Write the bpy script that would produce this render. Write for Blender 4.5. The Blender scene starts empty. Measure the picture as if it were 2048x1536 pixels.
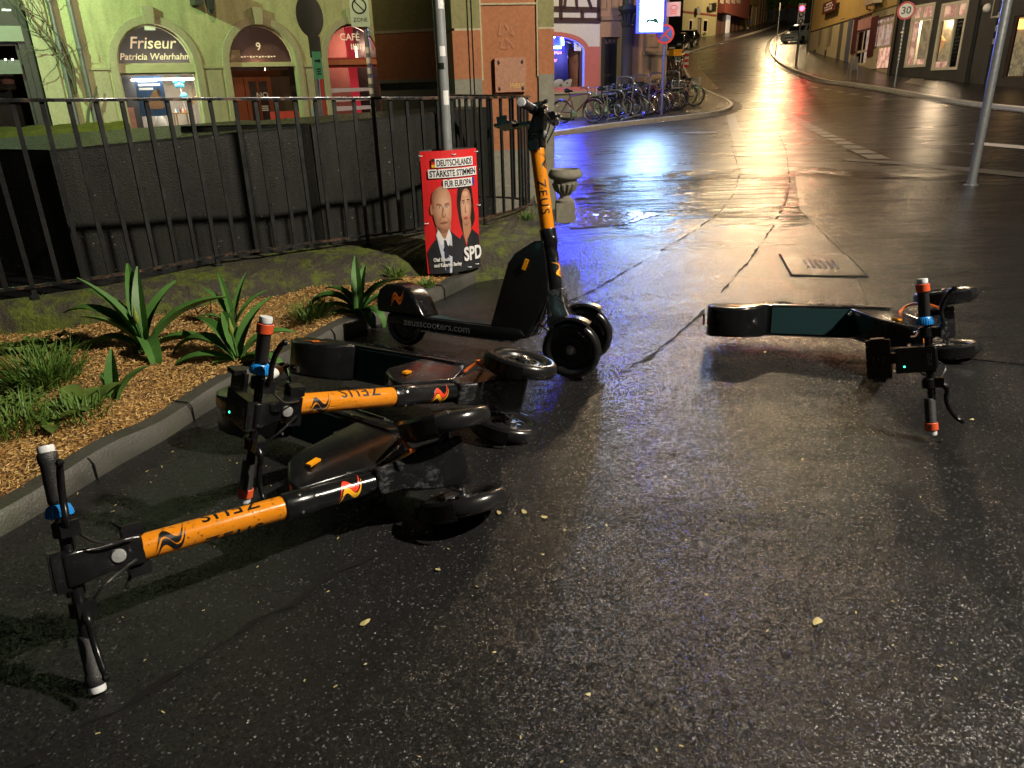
import bpy, bmesh, math, random
from mathutils import Vector, Matrix, geometry
random.seed(7)
SC = bpy.context.scene
COL = SC.collection
R_ = math.radians

# ------------------------------------------------------------------ camera
FPX, CW, CH, CAMH = 1480.0, 2048.0, 1536.0, 1.36
_dn = Vector((111.0, -3665.0, -FPX)).normalized()          # world-down seen by the camera
_up = -_dn
_fw = Vector((0, 0, -1)); _fw = (_fw - _up * _fw.dot(_up)).normalized()
_rt = _fw.cross(_up)
ROT = Matrix((_rt, _fw, _up))                               # camera axes -> world axes
CAM = Vector((0, 0, CAMH))
cd = bpy.data.cameras.new('camera'); cd.sensor_width = 36; cd.lens = FPX / CW * 36
cd.clip_start = .05; cd.clip_end = 900
cam = bpy.data.objects.new('camera', cd); COL.objects.link(cam)
cam.matrix_world = Matrix.Translation(CAM) @ ROT.to_4x4()
SC.camera = cam

# ------------------------------------------------------------------ world, exposure
W = bpy.data.worlds.new('World'); SC.world = W; W.use_nodes = True
_n = W.node_tree.nodes; _bg = _n['Background']
_sky = _n.new('ShaderNodeTexSky'); _sky.sky_type = 'NISHITA'; _sky.sun_disc = False
_sky.sun_elevation = R_(-1.5); _sky.sun_rotation = R_(200)
W.node_tree.links.new(_sky.outputs[0], _bg.inputs[0]); _bg.inputs[1].default_value = .05
SC.view_settings.view_transform = 'Standard'; SC.view_settings.look = 'None'
SC.view_settings.exposure = 0.0; SC.view_settings.gamma = 1.0
SC.cycles.use_denoising = True
SC.cycles.max_bounces = 6; SC.cycles.diffuse_bounces = 2; SC.cycles.glossy_bounces = 3
SC.cycles.transparent_max_bounces = 8; SC.cycles.sample_clamp_indirect = 4

# ------------------------------------------------------------------ lamps of the street
# position, colour, watts, radius, kind
LAMPS = dict(
    main=((5.6, 1.2, 6.3), (1.0, .89, .73), 5000, .11),
    teal=((-10.6, 13.9, 6.2), (.60, 1.0, .46), 80, .12),
    back=((-8.0, -6.0, 6.5), (.30, 1.0, .90), 32, .12),
    court_fill=((-3.4, 9.0, 7.2), (1.0, .78, .46), 0, .15),  # added warm fill for the lime house and the recessed corner wall
    side=((11.5, 33.0, 8.8), (1.0, .74, .44), 1500, .2),  # added lamp to brighten the right-hand shopfronts
    road1=((6.2, 20.5, 7.8), (1.0, .74, .46), 2300, .20),
    road2=((15.5, 49.0, 11.0), (1.0, .70, .36), 2600, .3),
    road3=((31.0, 92.0, 15.0), (1.0, .70, .36), 8000, .35),
)

# ------------------------------------------------------------------ helpers: picture -> place
def ray(px, py):
    return ROT @ Vector(((px - CW / 2) / FPX, -(py - CH / 2) / FPX, -1.0))
def gz(px, py, z=0.0):
    r = ray(px, py); return CAM + r * ((z - CAMH) / r.z)
def aty(px, py, y):
    r = ray(px, py); return CAM + r * (y / r.y)
def terr(x, y):
    s = (.5 * x + .866 * y - 28) / 4.0
    return .352 * (s if s > 30 else math.log1p(math.exp(max(s, -40))))
def gt(px, py, dz=0.0):
    r = ray(px, py); t = 0.5
    while t < 400:
        p = CAM + r * t
        if p.z <= terr(p.x, p.y) + dz: break
        t += .01 * (1 + t * .05)
    return p

# ------------------------------------------------------------------ helpers: objects
def tag(o, label=None, cat=None, group=None, kind=None):
    if label: o['label'] = label
    if cat: o['category'] = cat
    if group: o['group'] = group
    if kind: o['kind'] = kind
    return o
def thing(name, label, cat, loc=(0, 0, 0), rz=0.0, group=None, kind=None):
    o = bpy.data.objects.new(name, None); COL.objects.link(o)
    o.location = loc; o.rotation_euler = (0, 0, rz); o.empty_display_size = .1
    return tag(o, label, cat, group, kind)
def obj(name, bm, mat, parent=None, smooth=False, bevel=0.0, seg=2, ang=35):
    if bevel:
        bmesh.ops.bevel(bm, geom=[e for e in bm.edges if len(e.link_faces) == 2 and e.calc_face_angle(0) > R_(ang)],
                        offset=bevel, segments=seg, profile=.6, affect='EDGES', clamp_overlap=True)
    me = bpy.data.meshes.new(name); bm.normal_update(); bm.to_mesh(me); bm.free()
    for m in (mat if isinstance(mat, (list, tuple)) else [mat]): me.materials.append(m)
    if smooth:
        for p in me.polygons: p.use_smooth = True
        try: me.set_sharp_from_angle(angle=R_(40))
        except Exception: pass
    o = bpy.data.objects.new(name, me); COL.objects.link(o)
    if parent: o.parent = parent
    return o
def kids(o): return [c for c in bpy.data.objects if c.parent == o]
def copy_tree(o, parent=None):
    c = o.copy(); COL.objects.link(c); c.parent = parent
    for ch in kids(o): copy_tree(ch, c)
    return c

# ------------------------------------------------------------------ helpers: shapes
def NB(): return bmesh.new()
def box(bm, a, b, m=0):
    x0, y0, z0 = a; x1, y1, z1 = b
    v = [bm.verts.new(p) for p in ((x0,y0,z0),(x1,y0,z0),(x1,y1,z0),(x0,y1,z0),(x0,y0,z1),(x1,y0,z1),(x1,y1,z1),(x0,y1,z1))]
    for f in ((0,3,2,1),(4,5,6,7),(0,1,5,4),(1,2,6,5),(2,3,7,6),(3,0,4,7)):
        bm.faces.new([v[i] for i in f]).material_index = m
    return v
def frame_of(d, ref=None):
    d = Vector(d).normalized(); ref = ref or (Vector((0, 0, 1)) if abs(d.z) < .95 else Vector((1, 0, 0)))
    x = ref.cross(d).normalized(); return x, d.cross(x).normalized(), d
def tube(bm, pts, r, n=10, caps=True, m=0, closed=False):
    pts = [Vector(p) for p in pts]; k = len(pts); rings = []
    rad = r if isinstance(r, (list, tuple)) else [r] * k
    X = None
    for i, p in enumerate(pts):
        if closed: d = pts[(i + 1) % k] - pts[i - 1]
        else: d = pts[min(i + 1, k - 1)] - pts[max(i - 1, 0)]
        d.normalize()
        if X is None: X, Y, _ = frame_of(d)
        else:
            X = (X - d * X.dot(d)).normalized(); Y = d.cross(X)
        rings.append([bm.verts.new(p + (X * math.cos(a) + Y * math.sin(a)) * rad[i]) for a in [2 * math.pi * j / n for j in range(n)]])
    for i in range(k if closed else k - 1):
        A, B = rings[i], rings[(i + 1) % k]
        for j in range(n): bm.faces.new((A[j], A[(j + 1) % n], B[(j + 1) % n], B[j])).material_index = m
    if caps and not closed:
        bm.faces.new(rings[0][::-1]).material_index = m; bm.faces.new(rings[-1]).material_index = m
def lathe(bm, prof, n=24, M=None, m=0, caps=True):
    """prof: list of (r, h) about local z"""
    M = M or Matrix(); rings = []
    for r, h in prof:
        rings.append([bm.verts.new(M @ Vector((r * math.cos(2*math.pi*j/n), r * math.sin(2*math.pi*j/n), h))) for j in range(n)])
    for A, B in zip(rings, rings[1:]):
        for j in range(n): bm.faces.new((A[j], A[(j+1) % n], B[(j+1) % n], B[j])).material_index = m
    if caps:
        for rg, (r, h) in ((rings[0][::-1], prof[0]), (rings[-1], prof[-1])):
            if r > 1e-5: bm.faces.new(rg).material_index = m
def prism(bm, poly, y0, y1, m=0, w=None):
    """poly in xz, extruded along y; w(i) scales y per vertex"""
    w = w or (lambda i: 1.0)
    A = [bm.verts.new((x, y0 * w(i), z)) for i, (x, z) in enumerate(poly)]
    B = [bm.verts.new((x, y1 * w(i), z)) for i, (x, z) in enumerate(poly)]
    n = len(poly)
    f = [bm.faces.new(A), bm.faces.new(B[::-1])]
    for i in range(n): f.append(bm.faces.new((A[i], B[i], B[(i+1) % n], A[(i+1) % n])))
    for q in f: q.material_index = m
    bmesh.ops.recalc_face_normals(bm, faces=f)
def flat(bm, poly, y=0.0, m=0):
    f = bm.faces.new([bm.verts.new((x, y, z)) for x, z in poly]); f.material_index = m; f.normal_update()
    if f.normal.y > 0: f.normal_flip()
    return f
def loft(bm, secs, m=0):
    """secs: list of closed rings of points (same count)"""
    rs = [[bm.verts.new(p) for p in s] for s in secs]; n = len(rs[0]); f = []
    for A, B in zip(rs, rs[1:]):
        for j in range(n): f.append(bm.faces.new((A[j], A[(j+1) % n], B[(j+1) % n], B[j])))
    f.append(bm.faces.new(rs[0][::-1])); f.append(bm.faces.new(rs[-1]))
    for q in f: q.material_index = m
    bmesh.ops.recalc_face_normals(bm, faces=f)
def smooth_pts(pts, n=8, closed=False):
    """Catmull-Rom"""
    P = [Vector(p) for p in pts]; out = []; k = len(P)
    for i in range(k if closed else k - 1):
        if closed: a, b, c, d = P[i-1], P[i], P[(i+1) % k], P[(i+2) % k]
        else: a, b, c, d = P[max(i-1, 0)], P[i], P[i+1], P[min(i+2, k-1)]
        for j in range(n):
            t = j / n
            out.append(.5 * ((2*b) + (c-a)*t + (2*a-5*b+4*c-d)*t*t + (3*b-a-3*c+d)*t*t*t))
    if not closed: out.append(P[-1])
    return out
def arc_pts(pts, step):
    """resample a polyline at an even step"""
    L = [0]
    for a, b in zip(pts, pts[1:]): L.append(L[-1] + (b - a).length)
    n = max(1, round(L[-1] / step)); out = []
    for k in range(n + 1):
        s = L[-1] * k / n; i = 0
        while i < len(L) - 2 and L[i+1] < s: i += 1
        out.append(pts[i].lerp(pts[i+1], (s - L[i]) / max(1e-9, L[i+1] - L[i])))
    return out
def text_bm(s, size=1.0, bold=0.0, shear=0.0, align='CENTER', ext=0.0, space=1.0, sx=1.0):
    """flat text mesh in local XY, centred"""
    c = bpy.data.curves.new('t', 'FONT'); c.body = s; c.size = size; c.offset = bold; c.shear = shear
    c.align_x = align; c.align_y = 'CENTER'; c.extrude = ext; c.space_character = space; c.resolution_u = 3
    o = bpy.data.objects.new('t', c); COL.objects.link(o)
    bpy.context.view_layer.update()
    dg = bpy.context.evaluated_depsgraph_get(); me = bpy.data.meshes.new_from_object(o.evaluated_get(dg))
    bm = bmesh.new(); bm.from_mesh(me)
    bpy.data.objects.remove(o); bpy.data.curves.remove(c); bpy.data.meshes.remove(me)
    if sx != 1.0: bmesh.ops.scale(bm, vec=(sx, 1, 1), verts=bm.verts)
    return bm
XZ = Matrix(((1,0,0,0),(0,0,-1,0),(0,1,0,0),(0,0,0,1)))      # text XY -> facade xz, facing -y
def text_at(s, x, y, z, size, tilt=0.0, **k):
    bm = text_bm(s, size, **k); bm.transform(Matrix.Translation((x, y, z)) @ Matrix.Rotation(-tilt, 4, 'Y') @ XZ); return bm
def merge(bm, other, m=0):
    me = bpy.data.meshes.new('x'); other.to_mesh(me); other.free()
    n0 = len(bm.faces); bm.from_mesh(me); bpy.data.meshes.remove(me)
    bm.faces.ensure_lookup_table()
    for f in bm.faces[n0:]: f.material_index = m

def sheet(poly, dz, step=.8, drop=0.0):
    """a ground sheet that follows the terrain, poly: list of world xy"""
    bm = NB(); P = [Vector((p[0], p[1], 0)) for p in poly]
    tris = geometry.tessellate_polygon([P]); vs = [bm.verts.new(p) for p in P]
    for t in tris:
        try: bm.faces.new([vs[i] for i in t])
        except ValueError: pass
    for ax in (0, 1):
        lo, hi = min(p[ax] for p in P), max(p[ax] for p in P); k = lo + step
        while k < hi:
            no = Vector((1, 0, 0)) if ax == 0 else Vector((0, 1, 0))
            bmesh.ops.bisect_plane(bm, geom=bm.verts[:] + bm.edges[:] + bm.faces[:], plane_co=no * k, plane_no=no); k += step
    for v in bm.verts: v.co.z = terr(v.co.x, v.co.y) + dz
    bmesh.ops.recalc_face_normals(bm, faces=bm.faces)
    for f in bm.faces:
        if f.normal.z < 0: f.normal_flip()
    return bm
def strip(bm, pts, prof, zf, m=0, closed=False):
    """sweep prof [(offset to the left, height)] along pts (world xy); zf(x,y) is the ground"""
    pts = [Vector((p[0], p[1], 0)) for p in pts]; rings = []
    for i, p in enumerate(pts):
        d = (pts[min(i+1, len(pts)-1)] - pts[max(i-1, 0)]).normalized(); nrm = Vector((-d.y, d.x, 0))
        rings.append([bm.verts.new((p.x + nrm.x*o, p.y + nrm.y*o, zf(p.x, p.y) + h)) for o, h in prof])
    fs = []
    for A, B in zip(rings, rings[1:]):
        for j in range(len(prof) - 1): fs.append(bm.faces.new((A[j], A[j+1], B[j+1], B[j])))
    for q in fs: q.material_index = m
    bmesh.ops.recalc_face_normals(bm, faces=fs)

class Plane:
    """a vertical facade: local x along it, local y into the building, z up"""
    def __init__(s, a, b, z):
        s.a = Vector((a[0], a[1], z)); d = Vector((b[0]-a[0], b[1]-a[1], 0)); s.len = d.length; s.d = d.normalized()
        s.inn = Vector((-s.d.y, s.d.x, 0)); s.rz = math.atan2(s.d.y, s.d.x)
        if s.inn.dot(s.a) < 0: raise ValueError('facade turned away')
    def uv(s, px, py, y=0.0):
        r = ray(px, py); o = s.a + s.inn * y
        t = (o - CAM).dot(s.inn) / r.dot(s.inn); p = CAM + r * t - s.a
        return (p.dot(s.d), p.z)
def holes_wall(bm, outer, holes, depth, m=0, mr=None):
    """front face at y=0 with openings, and their reveals back to y=depth"""
    loops = [outer] + holes
    V = [[Vector((x, 0, z)) for x, z in L] for L in loops]
    tr = geometry.tessellate_polygon([[Vector((v.x, v.z, 0)) for v in L] for L in V])
    vs = [bm.verts.new(v) for L in V for v in L]
    for t in tr:
        try: f = bm.faces.new([vs[i] for i in t])
        except ValueError: continue
        f.material_index = m; f.normal_update()
        if f.normal.y > 0: f.normal_flip()
    k = len(outer)
    for L in holes:
        n = len(L); A = vs[k:k+n]; k += n
        B = [bm.verts.new((x, depth, z)) for x, z in L]; fs = []
        for i in range(n): fs.append(bm.faces.new((A[i], A[(i+1) % n], B[(i+1) % n], B[i])))
        cx = sum(p[0] for p in L)/n; cz = sum(p[1] for p in L)/n
        for f in fs:
            f.normal_update(); c = f.calc_center_median()
            if f.normal.x*(cx-c.x) + f.normal.z*(cz-c.z) < 0: f.normal_flip()
            f.material_index = m if mr is None else mr
def arch(x0, x1, z0, zs, rise=None, n=14):
    c, w = (x0+x1)/2, (x1-x0)/2; rise = rise or w
    return [(x0, z0), (x1, z0)] + [(c + w*math.cos(a), zs + rise*math.sin(a)) for a in [math.pi*i/n for i in range(n+1)]]
def rect(x0, x1, z0, z1): return [(x0, z0), (x1, z0), (x1, z1), (x0, z1)]
def ring_frame(bm, loop, w, y0, y1, m=0):
    """a frame of width w just inside a loop"""
    n = len(loop); P = [Vector((x, z)) for x, z in loop]; A = sum(P[i].x*P[(i+1)%n].y - P[(i+1)%n].x*P[i].y for i in range(n))
    s = 1 if A > 0 else -1; inn = []
    for i in range(n):
        a, b, c = P[i-1], P[i], P[(i+1) % n]; d1, d2 = (b-a).normalized(), (c-b).normalized()
        n1, n2 = Vector((-d1.y, d1.x))*s, Vector((-d2.y, d2.x))*s; q = n1 + n2
        inn.append(b + q * (w / max(.3, 1 + n1.dot(n2))))
    fs = []
    def ringv(L, y): return [bm.verts.new((p.x, y, p.y)) for p in L]
    O0, I0, O1, I1 = ringv(P, y0), ringv(inn, y0), ringv(P, y1), ringv(inn, y1)
    for i in range(n):
        j = (i+1) % n
        fs += [bm.faces.new((O0[i], O0[j], I0[j], I0[i])), bm.faces.new((I0[i], I0[j], I1[j], I1[i])), bm.faces.new((O0[j], O0[i], O1[i], O1[j])),
               bm.faces.new((O1[j], O1[i], I1[i], I1[j]))]
    for f in fs: f.material_index = m
    bmesh.ops.recalc_face_normals(bm, faces=fs)
    return [(p.x, p.y) for p in inn]
# ------------------------------------------------------------------ materials
class MT:
    def __init__(s, name):
        s.m = bpy.data.materials.new(name); s.m.use_nodes = True; s.nt = s.m.node_tree; s.N = s.nt.nodes; s.b = s.N['Principled BSDF']
        s.tc = s.N.new('ShaderNodeTexCoord'); s.geo = None
    def link(s, a, b): s.nt.links.new(a, b)
    def co(s, space='Object'):
        if space == 'World':
            s.geo = s.geo or s.N.new('ShaderNodeNewGeometry'); return s.geo.outputs['Position']
        return s.tc.outputs[space]
    def noise(s, scale, detail=3, rough=.55, space='World', stretch=None, dist=0):
        n = s.N.new('ShaderNodeTexNoise'); n.inputs['Scale'].default_value = scale; n.inputs['Detail'].default_value = detail
        n.inputs['Roughness'].default_value = rough; n.inputs['Distortion'].default_value = dist
        c = s.co(space)
        if stretch:
            mp = s.N.new('ShaderNodeMapping'); mp.inputs['Scale'].default_value = stretch; s.link(c, mp.inputs[0]); c = mp.outputs[0]
        s.link(c, n.inputs['Vector']); return n.outputs['Fac']
    def voro(s, scale, out='Distance', space='World', feature='F1', rnd=1.0):
        n = s.N.new('ShaderNodeTexVoronoi'); n.feature = feature; n.inputs['Scale'].default_value = scale; n.inputs['Randomness'].default_value = rnd
        s.link(s.co(space), n.inputs['Vector']); return n.outputs[out]
    def ramp(s, f, stops, interp='LINEAR'):
        r = s.N.new('ShaderNodeValToRGB'); e = r.color_ramp.elements; r.color_ramp.interpolation = interp
        while len(e) < len(stops): e.new(.5)
        for k, (p, c) in zip(e, stops):
            k.position = p; k.color = (*c, 1) if isinstance(c, (tuple, list)) else (c, c, c, 1)
        s.link(f, r.inputs[0]); return r.outputs[0]
    def math(s, op, a, b=0.0, clamp=False):
        n = s.N.new('ShaderNodeMath'); n.operation = op; n.use_clamp = clamp
        for i, v in enumerate((a, b)):
            if isinstance(v, (int, float)): n.inputs[i].default_value = v
            else: s.link(v, n.inputs[i])
        return n.outputs[0]
    def mix(s, f, a, b, mode='MIX'):
        n = s.N.new('ShaderNodeMix'); n.data_type = 'RGBA'; n.blend_type = mode
        for k, v in ((0, f), (6, a), (7, b)):
            if isinstance(v, (int, float)): n.inputs[k].default_value = v
            elif isinstance(v, (tuple, list)): n.inputs[k].default_value = (*v, 1)
            else: s.link(v, n.inputs[k])
        return n.outputs[2]
    def bump(s, h, strength=.5, dist=.01, prev=None):
        n = s.N.new('ShaderNodeBump'); n.inputs['Strength'].default_value = strength; n.inputs['Distance'].default_value = dist
        s.link(h, n.inputs['Height'])
        if prev: s.link(prev, n.inputs['Normal'])
        s.link(n.outputs[0], s.b.inputs['Normal']); return n.outputs[0]
    def glitter(s, scale, k, space='World'):
        """every grain of stone tilts its own way"""
        c = s.voro(scale, 'Color', space); N = s.N
        sp = N.new('ShaderNodeSeparateXYZ'); s.link(c, sp.inputs[0])
        k = s.math('MULTIPLY', s.ramp(sp.outputs[2], [(0, .35), (.66, .45), (.74, 1.0)]), s.math('MULTIPLY', k, 2.0))
        a = N.new('ShaderNodeVectorMath'); a.operation = 'SUBTRACT'; s.link(c, a.inputs[0]); a.inputs[1].default_value = (.5, .5, .5)
        b = N.new('ShaderNodeVectorMath'); b.operation = 'MULTIPLY'; s.link(a.outputs[0], b.inputs[0]); 
        if isinstance(k, (int, float)): b.inputs[1].default_value = (k, k, k * .2)
        else:
            cx = N.new('ShaderNodeCombineXYZ'); s.link(k, cx.inputs[0]); s.link(k, cx.inputs[1]); s.link(cx.outputs[0], b.inputs[1])
        s.geo = s.geo or N.new('ShaderNodeNewGeometry')
        d = N.new('ShaderNodeVectorMath'); d.operation = 'ADD'; s.link(b.outputs[0], d.inputs[0]); s.link(s.geo.outputs['Normal'], d.inputs[1])
        e = N.new('ShaderNodeVectorMath'); e.operation = 'NORMALIZE'; s.link(d.outputs[0], e.inputs[0]); return e.outputs[0]
    def set(s, **k):
        al = dict(col='Base Color', rough='Roughness', metal='Metallic', spec='Specular IOR Level', em='Emission Color', es='Emission Strength', coat='Coat Weight', cr='Coat Roughness', sss='Subsurface Weight')
        for a, v in k.items():
            i = s.b.inputs[al[a]]
            if isinstance(v, (int, float)): i.default_value = v
            elif isinstance(v, (tuple, list)): i.default_value = (*v, 1) if len(v) == 3 else v
            else: s.link(v, i)
        return s
def M(name, col, rough=.5, metal=0.0, var=.25, vs=6, spec=.5, space='Object', bump=0.0, bs=200, bd=.002, es=0.0, em=None, coat=0.0):
    """a plain material with some unevenness in colour and gloss"""
    t = MT(name); n = t.noise(vs, 4, .6, space)
    t.set(col=t.mix(n, tuple(c*(1-var) for c in col), tuple(min(1, c*(1+var)) for c in col)), metal=metal, spec=spec, coat=coat)
    t.set(rough=t.ramp(n, [(.3, max(.02, rough*.8)), (.75, min(1, rough*1.2))]))
    if bump: t.bump(t.noise(bs, 2, .5, space), bump, bd)
    if es: t.set(em=em or col, es=es)
    return t.m
def MWET(name, col, rough=.3, drop=260., amt=.6, var=.2, metal=0.0, spec=.5):
    """a surface beaded with rain drops"""
    t = MT(name); n = t.noise(9, 4, .6, 'Object')
    d = t.voro(drop, 'Distance', 'Object'); sel = t.noise(22, 2, .5, 'Object')
    bead = t.ramp(d, [(.10, 1.0), (.32, .0)]); amtm = t.ramp(sel, [(.42, 0.0), (.62, 1.0)])
    h = t.math('MULTIPLY', bead, amtm)
    t.set(col=t.mix(n, tuple(c*(1-var) for c in col), tuple(c*(1+var) for c in col)), metal=metal, spec=spec)
    r = t.math('SUBTRACT', t.ramp(n, [(.3, rough*.8), (.7, rough*1.25)]), t.math('MULTIPLY', h, rough*.7))
    t.set(rough=r); t.bump(h, amt, .0016); return t.m

def asphalt(name, base=.0125, wet=.5, tint=(.98, .98, 1.0), grain=200, rip=False, gloss=(.27, .14), k=.46, hollow=None):
    t = MT(name)
    big = t.noise(.30, 2, .5); med = t.noise(1.4, 3, .55); gr = t.noise(grain * 1.6, 3, .65)
    spk = t.ramp(t.voro(grain * .9, 'Color'), [(.84, 0.0), (.97, 1.0)])
    c = t.mix(med, tuple(base*.6*q for q in tint), tuple(base*1.5*q for q in tint))
    c = t.mix(t.math('MULTIPLY', spk, .55), c, (.15, .15, .155))
    t.set(col=c, spec=.36)
    film = t.math('ADD', t.math('MULTIPLY', big, .6), t.math('MULTIPLY', med, .4))
    pt = t.noise(.9, 6, .68, stretch=(.7, 1.5, 1)); dry = t.ramp(pt, [(.50, 0.0), (.62, 1.0)]); t.set(spec=t.math('SUBTRACT', .42, t.math('MULTIPLY', dry, .24)))
    wetm = t.ramp(film, [(wet - .25, 0.0), (wet + .25, 1.0)])
    t.set(rough=t.mix(wetm, (gloss[0],) * 3, (gloss[1],) * 3))
    hol = None; rough_far = None
    if hollow:                                                      # same asphalt, its grain sparkle faded with distance, broad shine patches blended in
        t.geo = t.geo or t.N.new('ShaderNodeNewGeometry'); sy = t.N.new('ShaderNodeSeparateXYZ'); t.link(t.geo.outputs['Position'], sy.inputs[0])
        yy = t.math('ADD', t.math('MULTIPLY', sy.outputs[1], 1/20.0), t.math('MULTIPLY', t.math('SUBTRACT', med, .5), .2))
        far = t.ramp(yy, [(.23, 0.0), (.42, 1.0)]); k = t.math('MULTIPLY', k, t.math('SUBTRACT', 1.0, t.math('MULTIPLY', far, .86)))
        pf = t.noise(1.0, 8, .72, stretch=(.35, 1.6, 1), dist=.6); shinem = t.ramp(pf, [(.42, 0.0), (.50, .55), (.60, 1.0)])
        t.set(spec=t.mix(far, t.math('SUBTRACT', .42, t.math('MULTIPLY', dry, .24)), t.math('ADD', .16, t.math('MULTIPLY', shinem, .34))))
        gloss_f = t.math('ADD', .34, t.math('MULTIPLY', shinem, -.08))
    if hollow:                                                      # a worn hollow where water stands and the surface is rutted
        t.geo = t.geo or t.N.new('ShaderNodeNewGeometry'); mp = t.N.new('ShaderNodeMapping'); mp.vector_type = 'TEXTURE'
        mp.inputs['Location'].default_value = hollow[0]; mp.inputs['Scale'].default_value = hollow[1]; t.link(t.geo.outputs['Position'], mp.inputs[0])
        ln = t.N.new('ShaderNodeVectorMath'); ln.operation = 'LENGTH'; t.link(mp.outputs[0], ln.inputs[0])
        wob = t.math('ADD', ln.outputs['Value'], t.math('MULTIPLY', t.math('SUBTRACT', t.noise(1.1, 3, .55), .5), .9))
        hol = t.ramp(wob, [(.55, 1.0), (1.0, 0.0)])
        rr = t.math('MULTIPLY', t.math('SUBTRACT', 1.0, t.math('MULTIPLY', hol, .68)), t.mix(far, t.ramp(wetm, [(0, gloss[0]), (1, gloss[1])]), gloss_f)); t.set(rough=rr)
        k = t.math('MULTIPLY', t.math('SUBTRACT', 1.0, t.math('MULTIPLY', hol, .7)), k)
    g = t.glitter(grain, k)
    b = t.bump(gr, .35, .004, g)
    u1 = t.noise(2.6, 5, .62, dist=.4); u2 = t.noise(.8, 3, .55, stretch=(.55, 1.6, 1))
    b = t.bump(t.math('ADD', t.math('MULTIPLY', u1, .5), t.math('MULTIPLY', u2, 1.3)), 1.0, .030, b)
    if hol: t.bump(t.math('MULTIPLY', hol, t.noise(1.3, 2, .5, stretch=(.25, 3.4, 1))), 1.0, .10, b)
    return t.m

A_NEAR = asphalt('wet_asphalt', hollow=((2.9, 9.7, 0), (4.8, 2.6, 50)))
A_SMOOTH = asphalt('wet_asphalt_smooth', base=.010, wet=.46, k=.24, gloss=(.24, .14))
A_RED = asphalt('wet_red_asphalt', base=.03, tint=(1.9, .75, .55))
A_WALK = asphalt('wet_pavement', base=.02, wet=.55)
def _seam():
    t = MT('tar_seam'); n = t.noise(60, 3, .6)
    t.set(col=t.mix(n, (.006, .006, .006), (.014, .0135, .013)), rough=.7, spec=.12); t.bump(n, .6, .004); return t.m
SEAM = _seam()
def _cobble():
    t = MT('cobbles'); v = t.voro(11, 'Distance', feature='DISTANCE_TO_EDGE'); c = t.voro(11, 'Color')
    t.set(col=t.mix(t.ramp(c, [(0, 0.0), (1, 1.0)]), (.05, .048, .045), (.14, .135, .13)), rough=.22)
    t.bump(t.ramp(v, [(0, 0.0), (.12, 1.0)]), .9, .02); return t.m
COBBLE = _cobble()
def _kerb():
    t = MT('granite_kerb'); a = t.noise(5, 4, .6); g = t.noise(90, 3, .7)
    c = t.mix(a, (.018, .0175, .014), (.085, .082, .068)); c = t.mix(t.ramp(t.noise(3, 4), [(.55, 0.0), (.75, .5)]), c, (.035, .05, .016))
    t.set(col=c, rough=t.ramp(a, [(.3, .35), (.7, .65)])); t.bump(t.math('ADD', g, t.math('MULTIPLY', a, 2.0)), .7, .006); return t.m
KERB = _kerb()
KERBFAR = M('pale_kerb', (.30, .28, .24), .35, var=.4, vs=5, space='World')
def _moss():
    t = MT('mossy_stone'); a = t.noise(3.4, 6, .68); f = t.noise(42, 4, .75); l = t.noise(11, 4, .7)
    stone = t.mix(f, (.010, .009, .006), (.075, .064, .042)); moss = t.mix(f, (.018, .030, .003), (.16, .20, .016))
    m = t.math('ADD', t.math('MULTIPLY', a, .6), t.math('MULTIPLY', l, .4))
    t.set(col=t.mix(t.ramp(m, [(.475, 0.0), (.57, 1.0)]), stone, moss), rough=.75)
    t.bump(t.math('ADD', f, t.math('MULTIPLY', l, 1.2)), .9, .018); return t.m
MOSS = _moss()
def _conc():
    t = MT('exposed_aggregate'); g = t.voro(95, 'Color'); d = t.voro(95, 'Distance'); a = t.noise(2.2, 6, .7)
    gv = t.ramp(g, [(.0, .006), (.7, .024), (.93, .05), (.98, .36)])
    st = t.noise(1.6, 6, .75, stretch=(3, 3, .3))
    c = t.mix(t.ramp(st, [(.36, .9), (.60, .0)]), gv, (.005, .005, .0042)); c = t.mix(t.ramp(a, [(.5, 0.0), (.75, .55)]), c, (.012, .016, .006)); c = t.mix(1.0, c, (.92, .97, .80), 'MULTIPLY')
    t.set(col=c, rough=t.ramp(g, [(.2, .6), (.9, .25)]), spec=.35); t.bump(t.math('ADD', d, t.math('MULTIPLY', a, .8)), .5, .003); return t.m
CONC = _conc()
def _rail():
    t = MT('rusty_painted_iron'); a = t.noise(14, 5, .7)
    rust = t.ramp(a, [(.52, 0.0), (.64, 1.0)])
    t.set(col=t.mix(rust, (.012, .013, .013), (.13, .055, .022)), rough=t.ramp(a, [(.4, .22), (.65, .55)]), metal=.0, spec=.6)
    t.bump(t.noise(120, 3, .6), .35, .002); return t.m
RAIL = _rail()
BARM = M('dark_iron_bar', (.016, .017, .017), .34, var=.5, vs=12, bump=.3, bs=90, spec=.55)
def _mulch():
    t = MT('wood_mulch'); v = t.voro(75, 'Color'); n = t.noise(5, 4, .6)
    c = t.mix(t.ramp(v, [(0, 0.0), (1, 1.0)]), (.11, .052, .016), (.52, .31, .10))
    t.set(col=t.mix(t.ramp(n, [(.35, .6), (.6, 0.0)]), c, (.035, .02, .008)), rough=.7); t.bump(t.voro(75), .9, .012); return t.m
MULCH = _mulch()
CHIP = [M('chip_pale', (.72, .50, .20), .6, vs=30), M('chip_gold', (.55, .32, .09), .6, vs=30), M('chip_brown', (.26, .125, .04), .65, vs=30), M('chip_dark', (.05, .025, .010), .7, vs=30)]
def _leaf(name, a, b, rough=.46):
    t = MT(name); n = t.noise(14, 3, .6, stretch=None); s = t.noise(3, 2)
    t.set(col=t.mix(n, a, b), rough=rough, spec=.28); t.bump(t.noise(160, 2, .5), .15, .002); return t.m
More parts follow.
